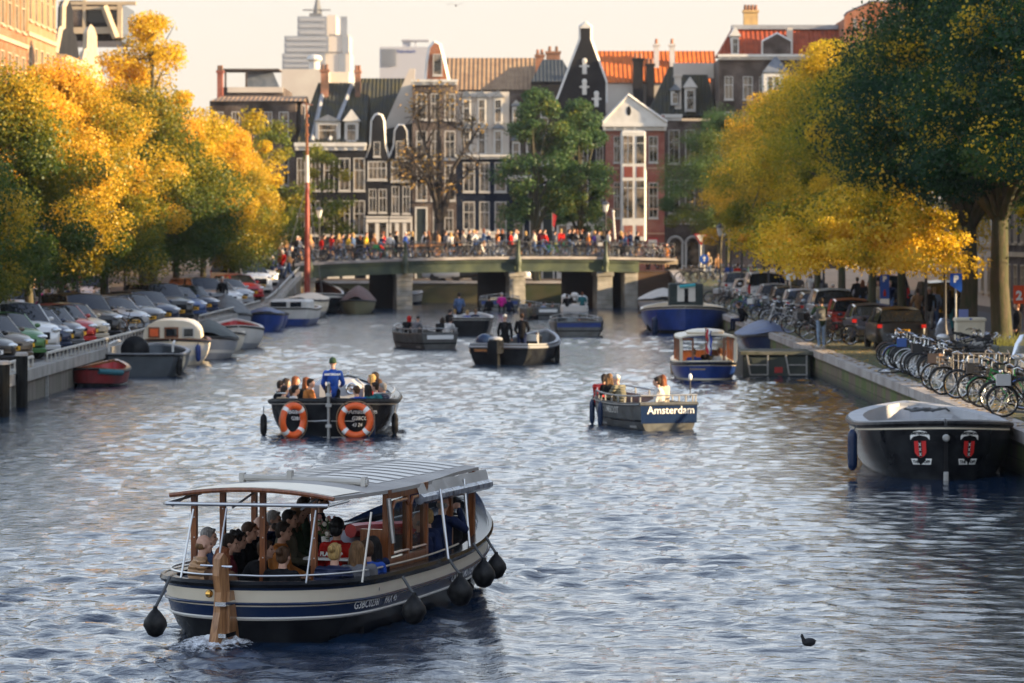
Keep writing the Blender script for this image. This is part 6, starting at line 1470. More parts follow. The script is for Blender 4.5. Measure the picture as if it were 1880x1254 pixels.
# ---- F: dark pontoon with ladders
pF = W(1426,691); tF = boat('pontoon', 'dark square pontoon with two white ladders, moored by the right quay', 'pontoon', pF, 0); s_ = F/pF.y
b = MB(); w = 62/s_; b.cbox(-w,w,0,6,-.3,.72,.05); b.build('float', mat('dark_green_steel', (.02,.035,.035), .6, col2=(.05,.06,.05), scale=2), tF)
b = MB(); b.box(-w-.08,w+.08,-.1,.5,.75,.86); b.box(-w-.08,w+.08,.6,1.6,.76,.84); b.box(-w-.08,w+.08,1.7,2.8,.75,.86); b.build('deck_planks', mat('weathered_planks', (.17,.17,.15), .9, col2=(.07,.08,.06), scale=3), tF)
for xc in (-.62,.72):
    b = MB(); b.tube([(xc-.42,-.15,.74),(xc-.3,-.13,.06)],.035,0,5); b.tube([(xc+.3,-.15,.74),(xc+.3,-.13,.06)],.035,0,5); b.tube([(xc-.36,-.15,.4),(xc+.3,-.15,.4)],.028,0,5); b.tube([(xc-.3,-.15,.06),(xc+.3,-.15,.06)],.028,0,5); b.build('ladder', M_galv, tF)
b = MB(); b.box(-.08,.2,-.03,-.002,.12,.32); b.build('red_plate', M_red, tF)
# ---- covered and moored craft
def moored(name, label, px, py, head, L, Bm, zs, zm, zb, outer, cover=None, stern='round', inner=(None,None), gun=None, cat='boat', draft=.35, floor=.15, cov_h=.5, **k):
    t = boat(name, label, cat, W(px,py), head); h = Hull(L,Bm,zs,zm,zb,draft,stern,floor=floor,rake=k.pop('rake',.15),**k)
    h.outer(t, outer); h.inner(t, gun or M_dkgrey, inner[0] or M_greypaint, inner[1] or M_greydeck, .12); h.rail(t,.97,.04,k.get('railm') or M_rubber,.02)
    if cover:
        b = MB(); T = [.03+.94*i/16 for i in range(17)]; rows = []
        for j in range(9):
            u = -1+2*j/8; rows.append([V((u*(h.hb(t_)+.03), min(max(t_*L,.05),L-.05), h.sheer(t_)+.04+cov_h*(1-abs(u)**1.4)*math.sin(PI*min(max(t_,.02),.98))**.6+.02*math.sin(9*t_*L+j))) for t_ in T])
        b.loft(rows); b.build('boat_cover', cover, t, True)
    return t, h
M_bluetarp = mat('blue_tarpaulin', (.012,.05,.17), .55, col2=(.008,.03,.1), scale=2, bump=.6, bscale=5)
M_browntarp = mat('brown_tarpaulin', (.12,.06,.05), .8, col2=(.08,.045,.04), scale=2, bump=.5, bscale=5)
M_darktarp = mat('dark_green_tarpaulin', (.012,.022,.022), .7, col2=(.02,.035,.035), scale=2, bump=.5, bscale=4)
moored('covered_boat','boat under a blue tarpaulin between the saloon boat and the right quay',1418,652,0,8,2.4,.8,.7,.9,[(.9,M_navy),(1,M_navy)],M_bluetarp,cov_h=.55)
tH, hH = moored('barge','blue hulled barge with cream deck and black cabin box by the right quay',1258,612,2,14,4.3,1.35,1.0,1.3,[(.3,M_black),(.92,M_blue),(1,M_cream)],None,stern='round',ts=.3,tb=.6,flare=.35,floor=.9,sternp=3.5,gun=M_cream,inner=(M_cream,M_cream))
w = stern_w(tH,1260,575,3.0); tX = thing('cabin_box','black cabin box with turquoise crate window on the blue barge','box',(w.x,w.y,.95),0); b = MB(); b.cbox(-.85,.85,0,1.4,0,1.45,.05); b.build('box', M_darktarp, tX); b = MB(); b.box(-.45,.45,-.04,-.003,.55,1.35); b.box(-.1,.1,-.06,-.041,.5,1.2,1); b.build('crate', [M_white, M_black], tX); b = MB(); b.tube([(-.35,-.08,1.3),(.45,-.08,1.38)],.09,0,6); b.build('bottle_crate', mat('turquoise_plastic',(.03,.35,.4),.4), tX)
fender('black fender at the left bow of the blue barge', P(1193,590,168), 'long', M_rubber, .9,.16,(.1,.1,.5)); fender('second black fender on the blue barge, nearer the middle', P(1202,598,166), 'long', M_navy, .8,.15,(.1,.1,.5))
moored('moored_launch','pale grey moored launch behind the blue barge near the bridge',1216,577,3,9,3.0,.9,.8,1.2,[(.9,M_greypaint),(1,M_cream)],M_canvas,cov_h=.6)
M_slategrey = mat('slate_grey_paint', (.06,.075,.09), .5, col2=(.04,.05,.06), scale=2)
# left side craft
tQ, hQ = moored('workboat','open grey steel workboat with round black cover, moored at left',258,692,-1,6.5,2.75,.78,.72,.95,[(.9,M_slategrey),(1.0,M_slategrey)],None,'transom',(M_slategrey,M_dkgrey),M_greypaint,tb=.6,flare=.35,ts=.1,floor=.1)
b = MB(); hQw = hQ.hb(0); b.tube([(-hQw,.1,.85),(-hQw,.12,1.12),(-hQw+.15,.8,1.2),(-hQw+.1,3,1.15)],.045,0,6); b.tube([(hQw,.1,.85),(hQw,.12,1.12),(hQw,.8,1.2)],.045,0,6); b.build('rail', M_white, tQ, True)
b = MB(); b.cbox(-1.0,1.0,.25,.6,.1,.75,.04); b.build('stern_locker', M_slategrey, tQ)
w = stern_w(tQ,248,643,1.0); tx = thing('round_cover','large round black cover standing in the grey workboat','cover',w,0); b = MB(); b.M = Matrix.Rotation(R(90),4,'X'); b.lathe([(.05,-.12),(.42,-.1),(.5,-.03),(.5,.03),(.42,.1),(.05,.12)],0,28); b.build('cover', M_black, tx, True)
fender('black fender on the right stern corner of the grey workboat', stern_w(tQ,329,672,.3), 'long', M_rubber, .6,.11,(0,.05,.4))
tR, hR = moored('rowboat','small red rowboat with blue fenders moored at the left wall',160,711,8,3.6,1.75,.62,.5,.75,[(.5,M_black),(1.0,mat('dull_red',(.2,.012,.015),.5,col2=(.12,.01,.01),scale=3))],None,ts=.5,tb=.5,floor=.05,inner=(M_red,M_varnish),gun=M_varnish,sternp=2.4,flare=.45)
b = MB(); b.box(-.6,.6,1.5,1.75,.4,.44); b.box(-.5,.5,2.5,2.7,.45,.49); b.build('thwart', M_varnish, tR)
b = MB(); b.ell((0,0,.35),(.14,.18,.5),0,10,8); b = MB(); b.tube([hR.pt(t,.9,1,.05) for t in (0.03,.1,.2,.3)],.09,0,8); b.build('rope_fender', mat('teal_rope',(.02,.12,.15),.8), tR)
tS, hS = moored('cabin_boat','cream clinker cabin boat with arched roof and small windows, moored at left',312,672,-3,7.5,2.7,1.0,.85,1.0,[(.2,M_white),(.4,M_cream),(.55,M_white),(.7,M_cream),(.85,M_white),(1.0,M_cream)],None,'round',(M_cream,M_cream),M_varnish,ts=.35,tb=.55,flare=.4,floor=.5,sternp=3)
b = MB(); rows = [[(1.05*math.copysign(abs(math.cos(a))**.6,math.cos(a)), y, .95+.72*abs(math.sin(a))**.75) for a in [PI*k/12 for k in range(13)]] for y in (.9,1.6,2.6,3.8,5)]; b.loft(rows, cap=True); b.build('cabin', M_cream, tS, True)
for (x0,x1) in ((-.85,-.42),(-.25,.28),(.42,.88)):
    b = MB(); b.box(x0,x1,.84,.895,1.02,1.42); b.build('window_frame', M_white if x0 > .3 else M_varnish, tS); b = MB(); b.box(x0+.06,x1-.06,.82,.838,1.08,1.36); b.build('cabin_window', G_car if x0 > -.5 else M_orange, tS)
fender('blue fender at the right side of the cream cabin boat', stern_w(tS,364,648,.6), 'long', M_blue, .6,.1,(0,.05,.4))
moored('covered_boat','boat under a dark green tarpaulin beyond the cream cabin boat',378,661,-4,6.5,2.4,.9,.75,.9,[(.5,M_greypaint),(.6,M_white),(1,M_greypaint)],M_darktarp,ts=.35,sternp=3,cov_h=.7)
moored('small_boat','small cream boat with a varnished rim between covered and red boats',411,646,-4,5,1.7,.85,.7,.85,[(.95,M_cream),(1,M_cream)],None,ts=.4,sternp=3,inner=(mat('cream_inner',(.6,.45,.3),.5),None),gun=M_cream,floor=.5)
moored('sloop','white sloop with a bright red cockpit moored at the left',438,641,-6,7,2.3,1.0,.8,1.1,[(.45,M_greypaint),(1,M_white)],None,ts=.4,sternp=2.6,inner=(M_red,M_red),gun=M_white,floor=.55)
moored('covered_boat','grey covered boat with peaked canvas beside the left wall',412,612,-4,8,2.6,1.0,.8,1.1,[(.95,M_greypaint),(1,M_white)],M_greydeck and mat('grey_tarpaulin',(.13,.14,.15),.8,col2=(.09,.1,.11),scale=2,bump=.5,bscale=5),cov_h=1.0)
moored('small_boat','small bright blue boat moored beyond the red cockpit sloop',486,608,-3,4.5,1.9,.9,.8,.9,[(.9,M_blue),(1,M_blue)],M_bluetarp,ts=.4,sternp=3,cov_h=.3)
moored('small_boat','little blue boat with black motor just right of its blue neighbour',502,602,-3,4,1.5,.8,.7,.8,[(.9,M_blue),(1,M_dkgrey)],None,ts=.4,sternp=3)
tU, hU = moored('launch','white and blue launch with low cabin windows moored at left',527,598,4,7,2.5,.95,.85,1.0,[(.25,M_black),(.55,M_blue),(1,M_white)],None,'transom',(M_white,M_white),M_white,tb=.6,flare=.35,ts=.1,floor=.5)
b = MB(); b.cbox(-1.05,1.05,.5,3.2,.5,1.35,.1); b.build('cabin', M_white, tU); b = MB(); b.box(-.95,-.1,.46,.498,.85,1.25); b.box(.1,.7,.46,.498,.85,1.25); b.build('cabin_window', G_car, tU)
moored('small_boat','upturned cream hulled boat near the foot of the red mast',545,585,6,7,2.4,1.1,1.0,1.2,[(.5,M_greypaint),(1,M_cream)],mat('cream_cover',(.6,.5,.38),.7),ts=.4,sternp=2.5,cov_h=.35)
tY, hY = moored('sailing_barge','dark sailing barge with white stripe carrying the tall red mast',584,577,-3,15,3.1,1.25,1.1,1.8,[(.85,M_black),(.93,M_white),(1,M_black)],None,ts=.3,tb=.55,sternp=3,floor=.9,inner=(M_varnish,M_varnish),gun=M_white)
w = W(566,560); m_ = MB(); x0, y0 = w.x, 203.0; k = y0/F
mt = thing('mast','tall red ship mast with pale tip standing before the dark canal house','mast',(XofPx(564,y0),y0,0.6)); 
m_.tube([(0,0,0),(0,0,ZofPy(335,y0)-.6)],[.2,.13],0,10); m_.build('lower_mast', mat('red_mast_paint',(.32,.05,.03),.45,col2=(.22,.035,.02),scale=2), mt, True)
m_ = MB(); z0 = ZofPy(335,y0)-.6; m_.tube([(0,0,z0),(0,0,ZofPy(285,y0)-.6)],[.13,.1],0,8); m_.build('white_band', M_white, mt, True); m_ = MB(); z1 = ZofPy(285,y0)-.6; m_.tube([(0,0,z1),(-.05,0,ZofPy(188,y0)-.6)],[.1,.04],0,8); m_.tube([(-.3,0,ZofPy(190,y0)-.6),(.35,0,ZofPy(193,y0)-.6)],.04,0,5)
for py in (215,232,250): m_.lathe([(.12,ZofPy(py,y0)-.6),(.12,ZofPy(py,y0)-.45)],0,8)
m_.build('topmast', M_varnish, mt, True); m_ = MB(); m_.tube([(0,0,z0),(-1.2,-9,.8)],.02,0,4); m_.tube([(0,0,z0),(1.3,-7,.8)],.02,0,4); m_.build('stay', M_dsteel, mt)
moored('covered_boat','olive boat under a peaked brown tarpaulin left of the bridge pier',652,577,1,6,2.1,.85,.75,.95,[(.95,mat('olive_paint',(.14,.13,.07),.6)),(1,M_dkgrey)],M_browntarp,ts=.4,sternp=2.5,cov_h=.9)
moored('barge','tan wooden deck barge with white hatch left of the bridge',575,566,4,9,4.2,1.0,.95,1.0,[(.8,mat('tan_wood',(.33,.19,.07),.6,col2=(.2,.11,.05),scale=2)),(1,M_varnish)],M_white,'transom',ts=.1,cov_h=.5)

# ---- J: black motor boat in the middle
pJ = W(916,670); tJ = boat('motor_boat','black motor boat with outboard engine, two people standing in it','motor boat',pJ,17)
hJ = Hull(6.4,2.45,.78,.72,1.15,.3,'transom',ts=.1,tb=.5,flare=.3,floor=.1,sw=.93,rake=.1,bowp=2.0)
hJ.outer(tJ,[(.93,M_black),(1,M_dkgrey)]); hJ.inner(tJ,M_greypaint,M_dkgrey,M_dkgrey,.12); hJ.rail(tJ,.9,.05,M_greypaint,.03)
ob = MB(); ob.cbox(-.24,.24,-.75,-.1,.45,1.0,.08); ob.ell((0,-.42,.98),(.26,.36,.1),1); ob.box(-.1,.1,-.5,-.2,-.3,.45); ob.build('outboard_motor',[M_black,M_greypaint],tJ,True)
b = MB(); b.tube([(.35,1.6,.1),(.35,1.6,1.25),(1.05,1.6,1.25),(1.05,1.6,.1)],.03,0,6); b.box(.4,1.0,1.62,1.66,.85,1.1); b.build('console_frame', M_white, tJ); b = MB(); b.cbox(.25,1.05,1.7,2.2,.1,1.1,.06); b.build('console', M_black, tJ)
b = MB(); b.ell((-.75,.6,.85),(.35,.3,.3),0,12,8); b.build('seat_cushion', M_navy, tJ, True)
b = MB(); text_flat(b,'YAMAHA',.12,(-.72,-.02,.5),(1,0,0),(0,0,1),0,.01); b.box(.15,.95,-.02,-.003,.62,.72); b.build('transom_lettering', mat('copper_lettering',(.5,.2,.06),.4), tJ)
w = stern_w(tJ,927,600,1.3); person('person in black coat and white cap standing in the black motor boat',(w.x,w.y,.12),R(-8),'stand','black','black',style='cap',capcol='white',hi=True,group='people standing in the black motor boat')
w = stern_w(tJ,958,600,1.35); person('bareheaded person in black coat standing right in the motor boat',(w.x,w.y,.18),R(-6),'helm','black','navy',style='short',hair='brown',hi=True,group='people standing in the black motor boat')
w = stern_w(tJ,987,612,3.2); person('child with blond hair in red seated in the motor boat',(w.x,w.y,.42),R(60),'sit','red','navy',style='short',hair='auburn',sc=.8)
fender('black fender hanging off the right bow of the motor boat', stern_w(tJ,1023,648,3.8),'long',M_rubber,.75,.1,(-.3,.1,.4)); fender('small tan fender on the left edge of the motor boat', stern_w(tJ,866,643,.3),'long',M_rope,.25,.1,(.1,.05,.3))
# ---- K
tK,hK = rental('grey hire boat with white name board at left of the motor boat, four people', W(808,641), -24, 4.6, 1.8)
def board(t, h, m=M_lamp_w): w_ = h.hb(0)*.75; b = MB(); b.box(-w_,w_,-.03,-.012,.42,.6); b.build('name_board', m, t)
board(tK,hK)
for a in (('person with red hood in the small hire boat at left',745,3.6,'black','hood','red'),('person in grey coat and dark cap in the small hire boat',761,3.1,'grey','cap','black'),('person in black with long hair at the hire boat stern',806,1.2,'black','long',None),('person in plaid shirt sitting at the hire boat stern',821,.9,'white','short',None)):
    crew(tK,a[0],a[1],a[2],.22,-50,pose='sit_lean',jacket=a[3],style=a[4],capcol=a[5],hair='dark')
# ---- L
tL,hL = moored('open_boat','dark open boat with white rim carrying five people, beyond the hire boat',862,616,4,4.6,1.9,.85,.8,1.0,[(.9,M_black),(1,M_white)],None,'transom',ts=.1,tb=.55,flare=.35,gun=M_white,floor=.2)
person('standing person in blue shirt with back to us, in the dark open boat',(XofPx(843,166),166,.25),0,'helm','denim','black',style='short',hair='dark',group='people in the dark open boat')
for a in (('person in navy sitting at the right end of the dark open boat',873,572,164,'navy','light brown'),('person in blue with fair hair in the dark open boat middle',858,574,165,'blue','blond'),('person in black at the left of the dark open boat',826,572,165,'black','black'),('person with blond hair facing left in the dark open boat',836,572,166,'white','blond')):
    seat(a[0],a[1],a[2],a[3],-40,pose='sit',jacket=a[4],hair=a[5],group='people in the dark open boat')
# ---- M, N, O, P small craft near the bridge
def small(name,label,px,py,head,L,Bm,m,stripe,**k):
    t,h = rental(label,W(px,py),head,L,Bm,None,None,None,stripe,group='small blue striped hire boats'); return t,h
tM,hM = small('hire_boat','small aluminium hire boat with blue stern stripe and one person in black',1063,617,-4,4.6,2.4,M_alu,M_blue)
seat('person in black alone in the blue striped hire boat',1064,583,165,0,pose='sit',jacket='black',style='short',hair='dark')
for i,(px,py) in enumerate(((1026,598),(1104,596))): fender(('black fender at the left of the blue striped hire boat','black fender at the right of the blue striped hire boat')[i],P(px,py,163),'long',M_rubber,.6,.09,(0,0,.4))
tN,hN = small('hire_boat','blue striped hire boat under the bridge with the pink clad person',917,571,0,4.6,2.6,M_alu,M_blue)
seat('person in bright pink sitting in the hire boat under the bridge',921,541,206,0,pose='sit',jacket='pink',style='cap',capcol='white')
seat('person in dark coat left of the pink clad person',898,548,206,20,pose='sit',jacket='black',hair='dark'); seat('person in dark navy right of the pink clad person',935,549,207,-20,pose='sit',jacket='navy',hair='dark')
tO,hO = rental('grey hire boat with three people right of centre',W(1006,587),-18,4.2,1.6); board(tO,hO)
for a in (('person with brown hair at the left of the grey hire boat',972,560,191,'khaki','auburn'),('person in pale blue in the grey hire boat middle',998,557,192,'light blue','dark'),('person in maroon at the right of the grey hire boat',1014,558,192,'maroon','brown')): seat(a[0],a[1],a[2],a[3],-60,pose='sit',jacket=a[4],hair=a[5])
p = W(1055,572); tP = boat('pedal_boat','white pedal boat with two people under the bridge','pedal boat',p,0); k = p.y/F
b = MB(); b.cbox(-25*k,25*k,0,2.2,-.2,.45,.12); b.build('hull', M_white, tP, True); b = MB(); b.cbox(-24*k,-8*k,.1,.8,.45,1.1,.15); b.cbox(4*k,24*k,.1,.8,.45,1.0,.15); b.build('seat', M_white, tP, True); b = MB(); b.ell((0,.3,1.0),(.25,.2,.2)); b.ell((0,.1,.75),(.1,.1,.1)); b.build('headrest', M_white, tP, True)
seat('person in black riding the white pedal boat, left seat',1041,543,211,0,pose='sit',jacket='black',hair='dark'); seat('person in teal riding the white pedal boat, right seat',1069,540,211,0,pose='sit',jacket='teal',hair='auburn')
tz,hz = moored('speedboat','white and navy speedboat passing under the left bridge span',688,561,30,6,2.2,.8,.7,.9,[(.5,M_navy),(1,M_white)],None,ts=.4,sternp=3,gun=M_white)
for a in (('person in dark coat in the speedboat under the left span',662,536,226,'black','black'),('person in pale pink in the speedboat under the left span',674,540,226,'cream','auburn'),('person in black right in the speedboat under the left span',690,532,227,'navy','dark')): seat(a[0],a[1],a[2],a[3],-30,pose='sit',jacket=a[4],hair=a[5])
# coot
t = thing('coot','small black coot swimming at the lower right','bird',W(1481,1184),R(25),None,.62); b = MB()
b.ell((.05,0,.05),(.15,.075,.085),0,16,10); b.capsule((-.06,0,.08),(-.1,0,.17),.045,.03); b.ell((-.11,0,.19),(.036,.03,.032)); b.capsule((.12,0,.08),(.21,0,.07),.05,.012)
bm_ = remesh(b,.008,'body',mat('black_feathers',(.012,.013,.016),.7,col2=(.02,.02,.022),scale=20)); link('body',bm_,t); b = MB(); b.capsule((-.13,0,.195),(-.175,0,.18),.014,.004); b.ell((-.14,0,.205),(.01,.012,.016)); b.build('beak', M_lamp_w, t, True)
t = thing('gull','small dark bird flying high left of centre','bird',P(837,10,190)); b = MB(); b.loft([[(-.5,0,.05),(-.25,0,.12),(0,0,.03),(.25,0,.1),(.55,0,.14)],[(-.45,.12,.05),(-.25,.2,.12),(0,.2,.03),(.25,.2,.1),(.5,.12,.14)]]); b.ell((0,.1,0),(.06,.25,.06)); b.build('body', M_dkgrey, t)
# ------------------------------------------------------------------ cars
_cars = {}
def car_proto(kind):
    if kind in _cars: return _cars[kind]
    # L, W, hood z, belt z, roof z, bonnet length, windscreen run, roof run end, tail z
    L_,W_,hz,bz_,rz_,bl,ws,re_,tz = {'hatch':(4.0,1.74,.92,.95,1.46,.95,.75,3.5,.98),'sedan':(4.6,1.8,.86,.92,1.42,1.15,.8,3.5,.98),'estate':(4.7,1.8,.88,.94,1.47,1.15,.8,4.3,1.0),
      'suv':(4.6,1.86,1.05,1.1,1.72,1.05,.7,4.2,1.12),'van':(4.9,1.9,1.15,1.2,1.95,.7,.75,4.75,1.25)}[kind]
    w = W_/2; y = lambda d: L_/2-d; D = []
    b = MB(); rows = []
    # lower body: (distance from nose, top z, half width, crown)
    st = [(0,.5,.62,0),(.03,.64,.72,.02),(.16,hz-.17,.84,.05),(.5,hz-.05,.94,.07),(bl,hz+.02,.985,.06),(bl+ws,bz_,1,.03),(L_*.55,bz_,1,.0),(re_,bz_+.02,1,.0),(L_-.25,tz,.96,.03),(L_-.06,tz-.08,.88,.03),(L_,.62,.8,0)]
    for d, z, k, c in st:
        ww = w*k; lo = .24 if .1 < d < L_-.1 else .32
        rows.append([(-ww*.9,y(d),lo),(-ww*.985,y(d),lo+.12),(-ww,y(d),min(.62,z*.75)),(-ww*.97,y(d),z-.05),(-ww*.88,y(d),z),(-ww*.4,y(d),z+c),(0,y(d),z+c*1.15),(ww*.4,y(d),z+c),(ww*.88,y(d),z),(ww*.97,y(d),z-.05),(ww,y(d),min(.62,z*.75)),(ww*.985,y(d),lo+.12),(ww*.9,y(d),lo)])
    b.loft([r[::-1] for r in rows], closed=True, cap=True)
    # roof panel and pillars
    r0, r1 = bl+ws+.0, re_; rr = []
    for i in range(7):
        d = r0+(r1-r0)*i/6; z = rz_-.07*abs(i/6-.4)**1.5*2; ww = w*.74
        rr.append([(-ww,y(d),z-.07),(-ww*.93,y(d),z-.02),(0,y(d),z+.03),(ww*.93,y(d),z-.02),(ww,y(d),z-.07)])
    b.loft([r[::-1] for r in rr]); 
    for s_ in (-1,1):
        b.tube([(s_*w*.9,y(bl+.12),hz+.02),(s_*w*.75,y(r0+.03),rz_-.08)], .035, 0, 5)
        b.tube([(s_*w*.93,y(L_*.52),bz_-.02),(s_*w*.76,y(L_*.53),rz_-.05)], .035, 0, 4)
        b.loft([[(s_*w*.93,y(re_+.05),bz_),(s_*w*.76,y(re_-.12),rz_-.1)],[(s_*w*.9,y(min(re_+.42,L_-.15)),bz_+.03),(s_*w*.75,y(re_+.04),rz_-.1)]]); 
    D.append(('body', b, M_carpaint, True))
    g = MB(); a_, c_ = w*.88, w*.74
    g.loft([[(-a_,y(bl+.02),hz+.0),(-a_*.4,y(bl-.05),hz+.05),(a_*.4,y(bl-.05),hz+.05),(a_,y(bl+.02),hz+.0)],[(-c_,y(r0),rz_-.08),(-c_*.4,y(r0-.03),rz_-.03),(c_*.4,y(r0-.03),rz_-.03),(c_,y(r0),rz_-.08)]]); D.append(('windscreen', g, G_car, True))
    bk = min(re_+.5, L_-.12); g = MB(); g.loft([[(-c_,y(re_),rz_-.1),(c_,y(re_),rz_-.1)],[(-a_*.95,y(bk),tz),(a_*.95,y(bk),tz)]]); D.append(('rear_window', g, G_car, True))
    for s_ in (-1,1):
        g = MB(); g.loft([[(s_*w*.93,y(bl+.15),hz),(s_*w*.93,y(re_+.3),bz_+.01)],[(s_*w*.76,y(r0+.05),rz_-.09),(s_*w*.76,y(re_-.05),rz_-.1)]]); D.append(('side_window', g, G_car, False))
        m_ = MB(); m_.ell((s_*(w+.1),y(bl+.45),hz+.12),(.11,.06,.075),0,8,6); D.append(('mirror', m_, M_carpaint, True))
        m_ = MB(); m_.ell((s_*w*.68,y(.13),hz-.2),(.19,.1,.075),0,10,6); D.append(('headlight', m_, M_light, True))
        m_ = MB(); m_.box(s_*w*.84-.1,s_*w*.84+.06,-L_/2-.01,-L_/2+.1,tz-.22,tz-.1) if kind != 'van' else m_.box(s_*w*.86-.06,s_*w*.86+.06,-L_/2-.015,-L_/2+.1,.8,1.3); D.append(('tail_lamp', m_, M_tail, False))
    gr = MB(); gr.cbox(-w*.4,w*.4,L_/2-.06,L_/2+.012,.55,hz-.27,.02); D.append(('grille', gr, M_black, False))
    bp = MB(); bp.cbox(-w*.8,w*.8,L_/2-.3,L_/2+.022,.22,.36,.03); D.append(('bumper', bp, M_carpaint, False)); bp = MB(); bp.box(-w*.7,w*.7,-L_/2-.02,-L_/2+.1,.3,.5); D.append(('bumper', bp, M_rubber, False))
    pl = MB(); pl.box(-.27,.27,L_/2+.026,L_/2+.036,.4,.53); text_flat(pl,'GB-402-K',.095,(0,L_/2+.038,.435),(-1,0,0),(0,0,1),1); D.append(('licence_plate', pl, [M_plate, M_black], False))
    pl = MB(); pl.box(-.26,.26,-L_/2-.035,-L_/2-.022,.62,.73); text_flat(pl,'GB-402-K',.095,(0,-L_/2-.037,.645),(1,0,0),(0,0,1),1); D.append(('licence_plate', pl, [M_plate, M_black], False))
    pr = thing('parked_car', None, None, (0,0,-50)); ws_ = []
    for nm, mb, m, sm in D:
        mb.build(nm, m, pr, sm)
    for (sx, d) in ((-1,.82),(1,.82),(-1,L_-.85),(1,L_-.85)):
        b = MB(); b.M = Matrix.Translation((sx*(w-.12),y(d),.32)) @ Matrix.Rotation(R(90),4,'Y'); b.lathe([(.2,-.1),(.3,-.1),(.325,-.06),(.325,.06),(.3,.1),(.2,.1)],0,18); wh = b.build('wheel', M_rubber, pr, True)
        b = MB(); b.M = Matrix.Translation((sx*(w-.12),y(d),.32)) @ Matrix.Rotation(R(90),4,'Y'); b.lathe([(.06,-.09),(.2,-.1),(.21,-.07),(.21,.07),(.2,.1),(.06,.09)],0,10); b.build('rim', M_galv, wh)
    _cars[kind] = (pr, L_); return _cars[kind]
CC = {'black':(.01,.01,.012),'grey':(.12,.12,.125),'green':(.06,.17,.05),'white':(.6,.6,.6),'navy':(.015,.025,.06),'silver':(.35,.37,.4),'red':(.35,.015,.015),'cream':(.55,.47,.35),'blue':(.04,.08,.2),'brown':(.12,.09,.06)}
def car(label, kind, col, nose, rz, group, plate_w=False):
    "NOSE is the ground point under the front bumper, RZ the heading of the nose from +y"
    pr, L_ = car_proto(kind); t = copy_tree(pr); loc = V(nose)-V((-math.sin(rz),math.cos(rz),0))*L_/2; t.location = loc; t.rotation_euler.z = rz
    for c in t.children:
        if c.name.split('.')[0] in ('body','mirror','bumper'): c.color = (*CC[col],1)
        if plate_w and c.name.startswith('licence'): c.material_slots[0].link = 'OBJECT'; c.material_slots[0].material = M_plate_w
    return tag(t, label, 'car', group)
gL = 'cars parked nose first along the left quay'
LC = [(100,'sedan','black','black saloon with silver star grille and white plate at the left edge',1),(103.4,'estate','brown','grey brown estate second from the left photo edge',0),(106.4,'hatch','green','pale green hatchback between grey brown and white cars',0),
 (109.3,'suv','white','white crossover beside the green hatchback',0),(112.3,'hatch','navy','navy hatchback with yellow plate left of the red car',0),(115.4,'hatch','grey','small dark grey car tucked left of the red car',0),(118.6,'hatch','red','glossy red hatchback with its bonnet over the quay rail',0),
 (121.8,'sedan','cream','cream saloon directly behind the red hatchback',0),(125.2,'suv','black','black car with white plate, last before the parked bicycle gap',1),(134.5,'sedan','silver','silver blue saloon, first after the bicycle gap',0),(140,'sedan','grey','dark grey saloon with wide grille after the silver one',0),
 (145.5,'estate','navy','navy estate with yellow plate above the cream cabin boat',0),(151,'suv','black','black tall car above the dark green covered boat',0),(157,'estate','blue','dark blue estate with reflecting windscreen midway up the row',0),(163,'sedan','navy','navy saloon whose yellow plate sits over the red cockpit boat',0),
 (169.5,'suv','grey','grey tall car just past the row middle',0),(176,'hatch','white','white hatchback by the standing person in black',0),(183,'hatch','silver','silver hatchback right after the white hatchback',0),(190,'hatch','red','red hatchback far up the left row',0),
 (196,'van','white','white van high in the far part of the left row',0),(202,'hatch','silver','small silver car between white van and dark last car',0),(208,'estate','navy','navy car last of the left row near the bridge',0)]
for Y, k, c, lab, pw in LC:
    x = xL(Y)-1.15; car(lab, k, c, (x, Y, zL(Y)+.005), R(180+31), gL, bool(pw))
for i, (Y, k, c, lab) in enumerate(((128,'hatch','cream','cream hatchback on the far side of the left street'),(140,'van','navy','dark van on the far side of the left street'),(152,'estate','silver','silver estate across the left street'),(165,'van','black','black van across the left street behind the elms'),(178,'suv','white','white tall car across the left street near the bridge'),(108,'estate','black','black estate across the left street behind the first elms'))):
    car(lab, k, c, (-22.6,Y,zL(Y)+.005), R(180), 'cars across the left street')
gR = 'cars parked along the right quay, seen from behind'
RC = [(116,'estate','black','black estate with glowing left tail lamp behind the bicycles'),(123.5,'sedan','navy','navy saloon with red tail lamps left of the black estate'),(131,'hatch','red','red roofed hatchback in front of the navy saloon'),(139,'suv','silver','silver tall car next to the standing photographer'),(146,'estate','grey','grey estate with large rear window at the right quay'),
 (153,'hatch','white','white hatchback between the grey estate and tree trunks'),(161,'estate','black','black estate with white roof edge midway along the right quay'),(169,'hatch','silver','silver hatchback with red lamp behind the leaning bicycles'),(178,'van','white','white van near the far bend of the right quay'),(188,'hatch','white','white hatchback with red lamps near the bridge'),(197,'suv','silver','silver car last before the right bridge end')]
for Y, k, c, lab in RC: car(lab, k, c, (13.3 if Y > 118 else 13.4, Y+4.6, zR(Y)+.008), 0, gR)
car('dark van driving away on the right street between the trunks','van','black',(18.6,150,zR(150)+.01),0,'vehicles on the right street'); car('white roofed dark van further up the right street','van','navy',(18.8,172,zR(172)+.01),0,'vehicles on the right street')
for i, (px, c) in enumerate(((835,'silver'),(875,'black'),(915,'white'))): car('%s car on the far quay seen under the bridge' % c, 'sedan', c, (XofPx(px,239.5)+2.3,239.5,1.53 if 0 else 1.46), R(-90), 'cars on the far quay')

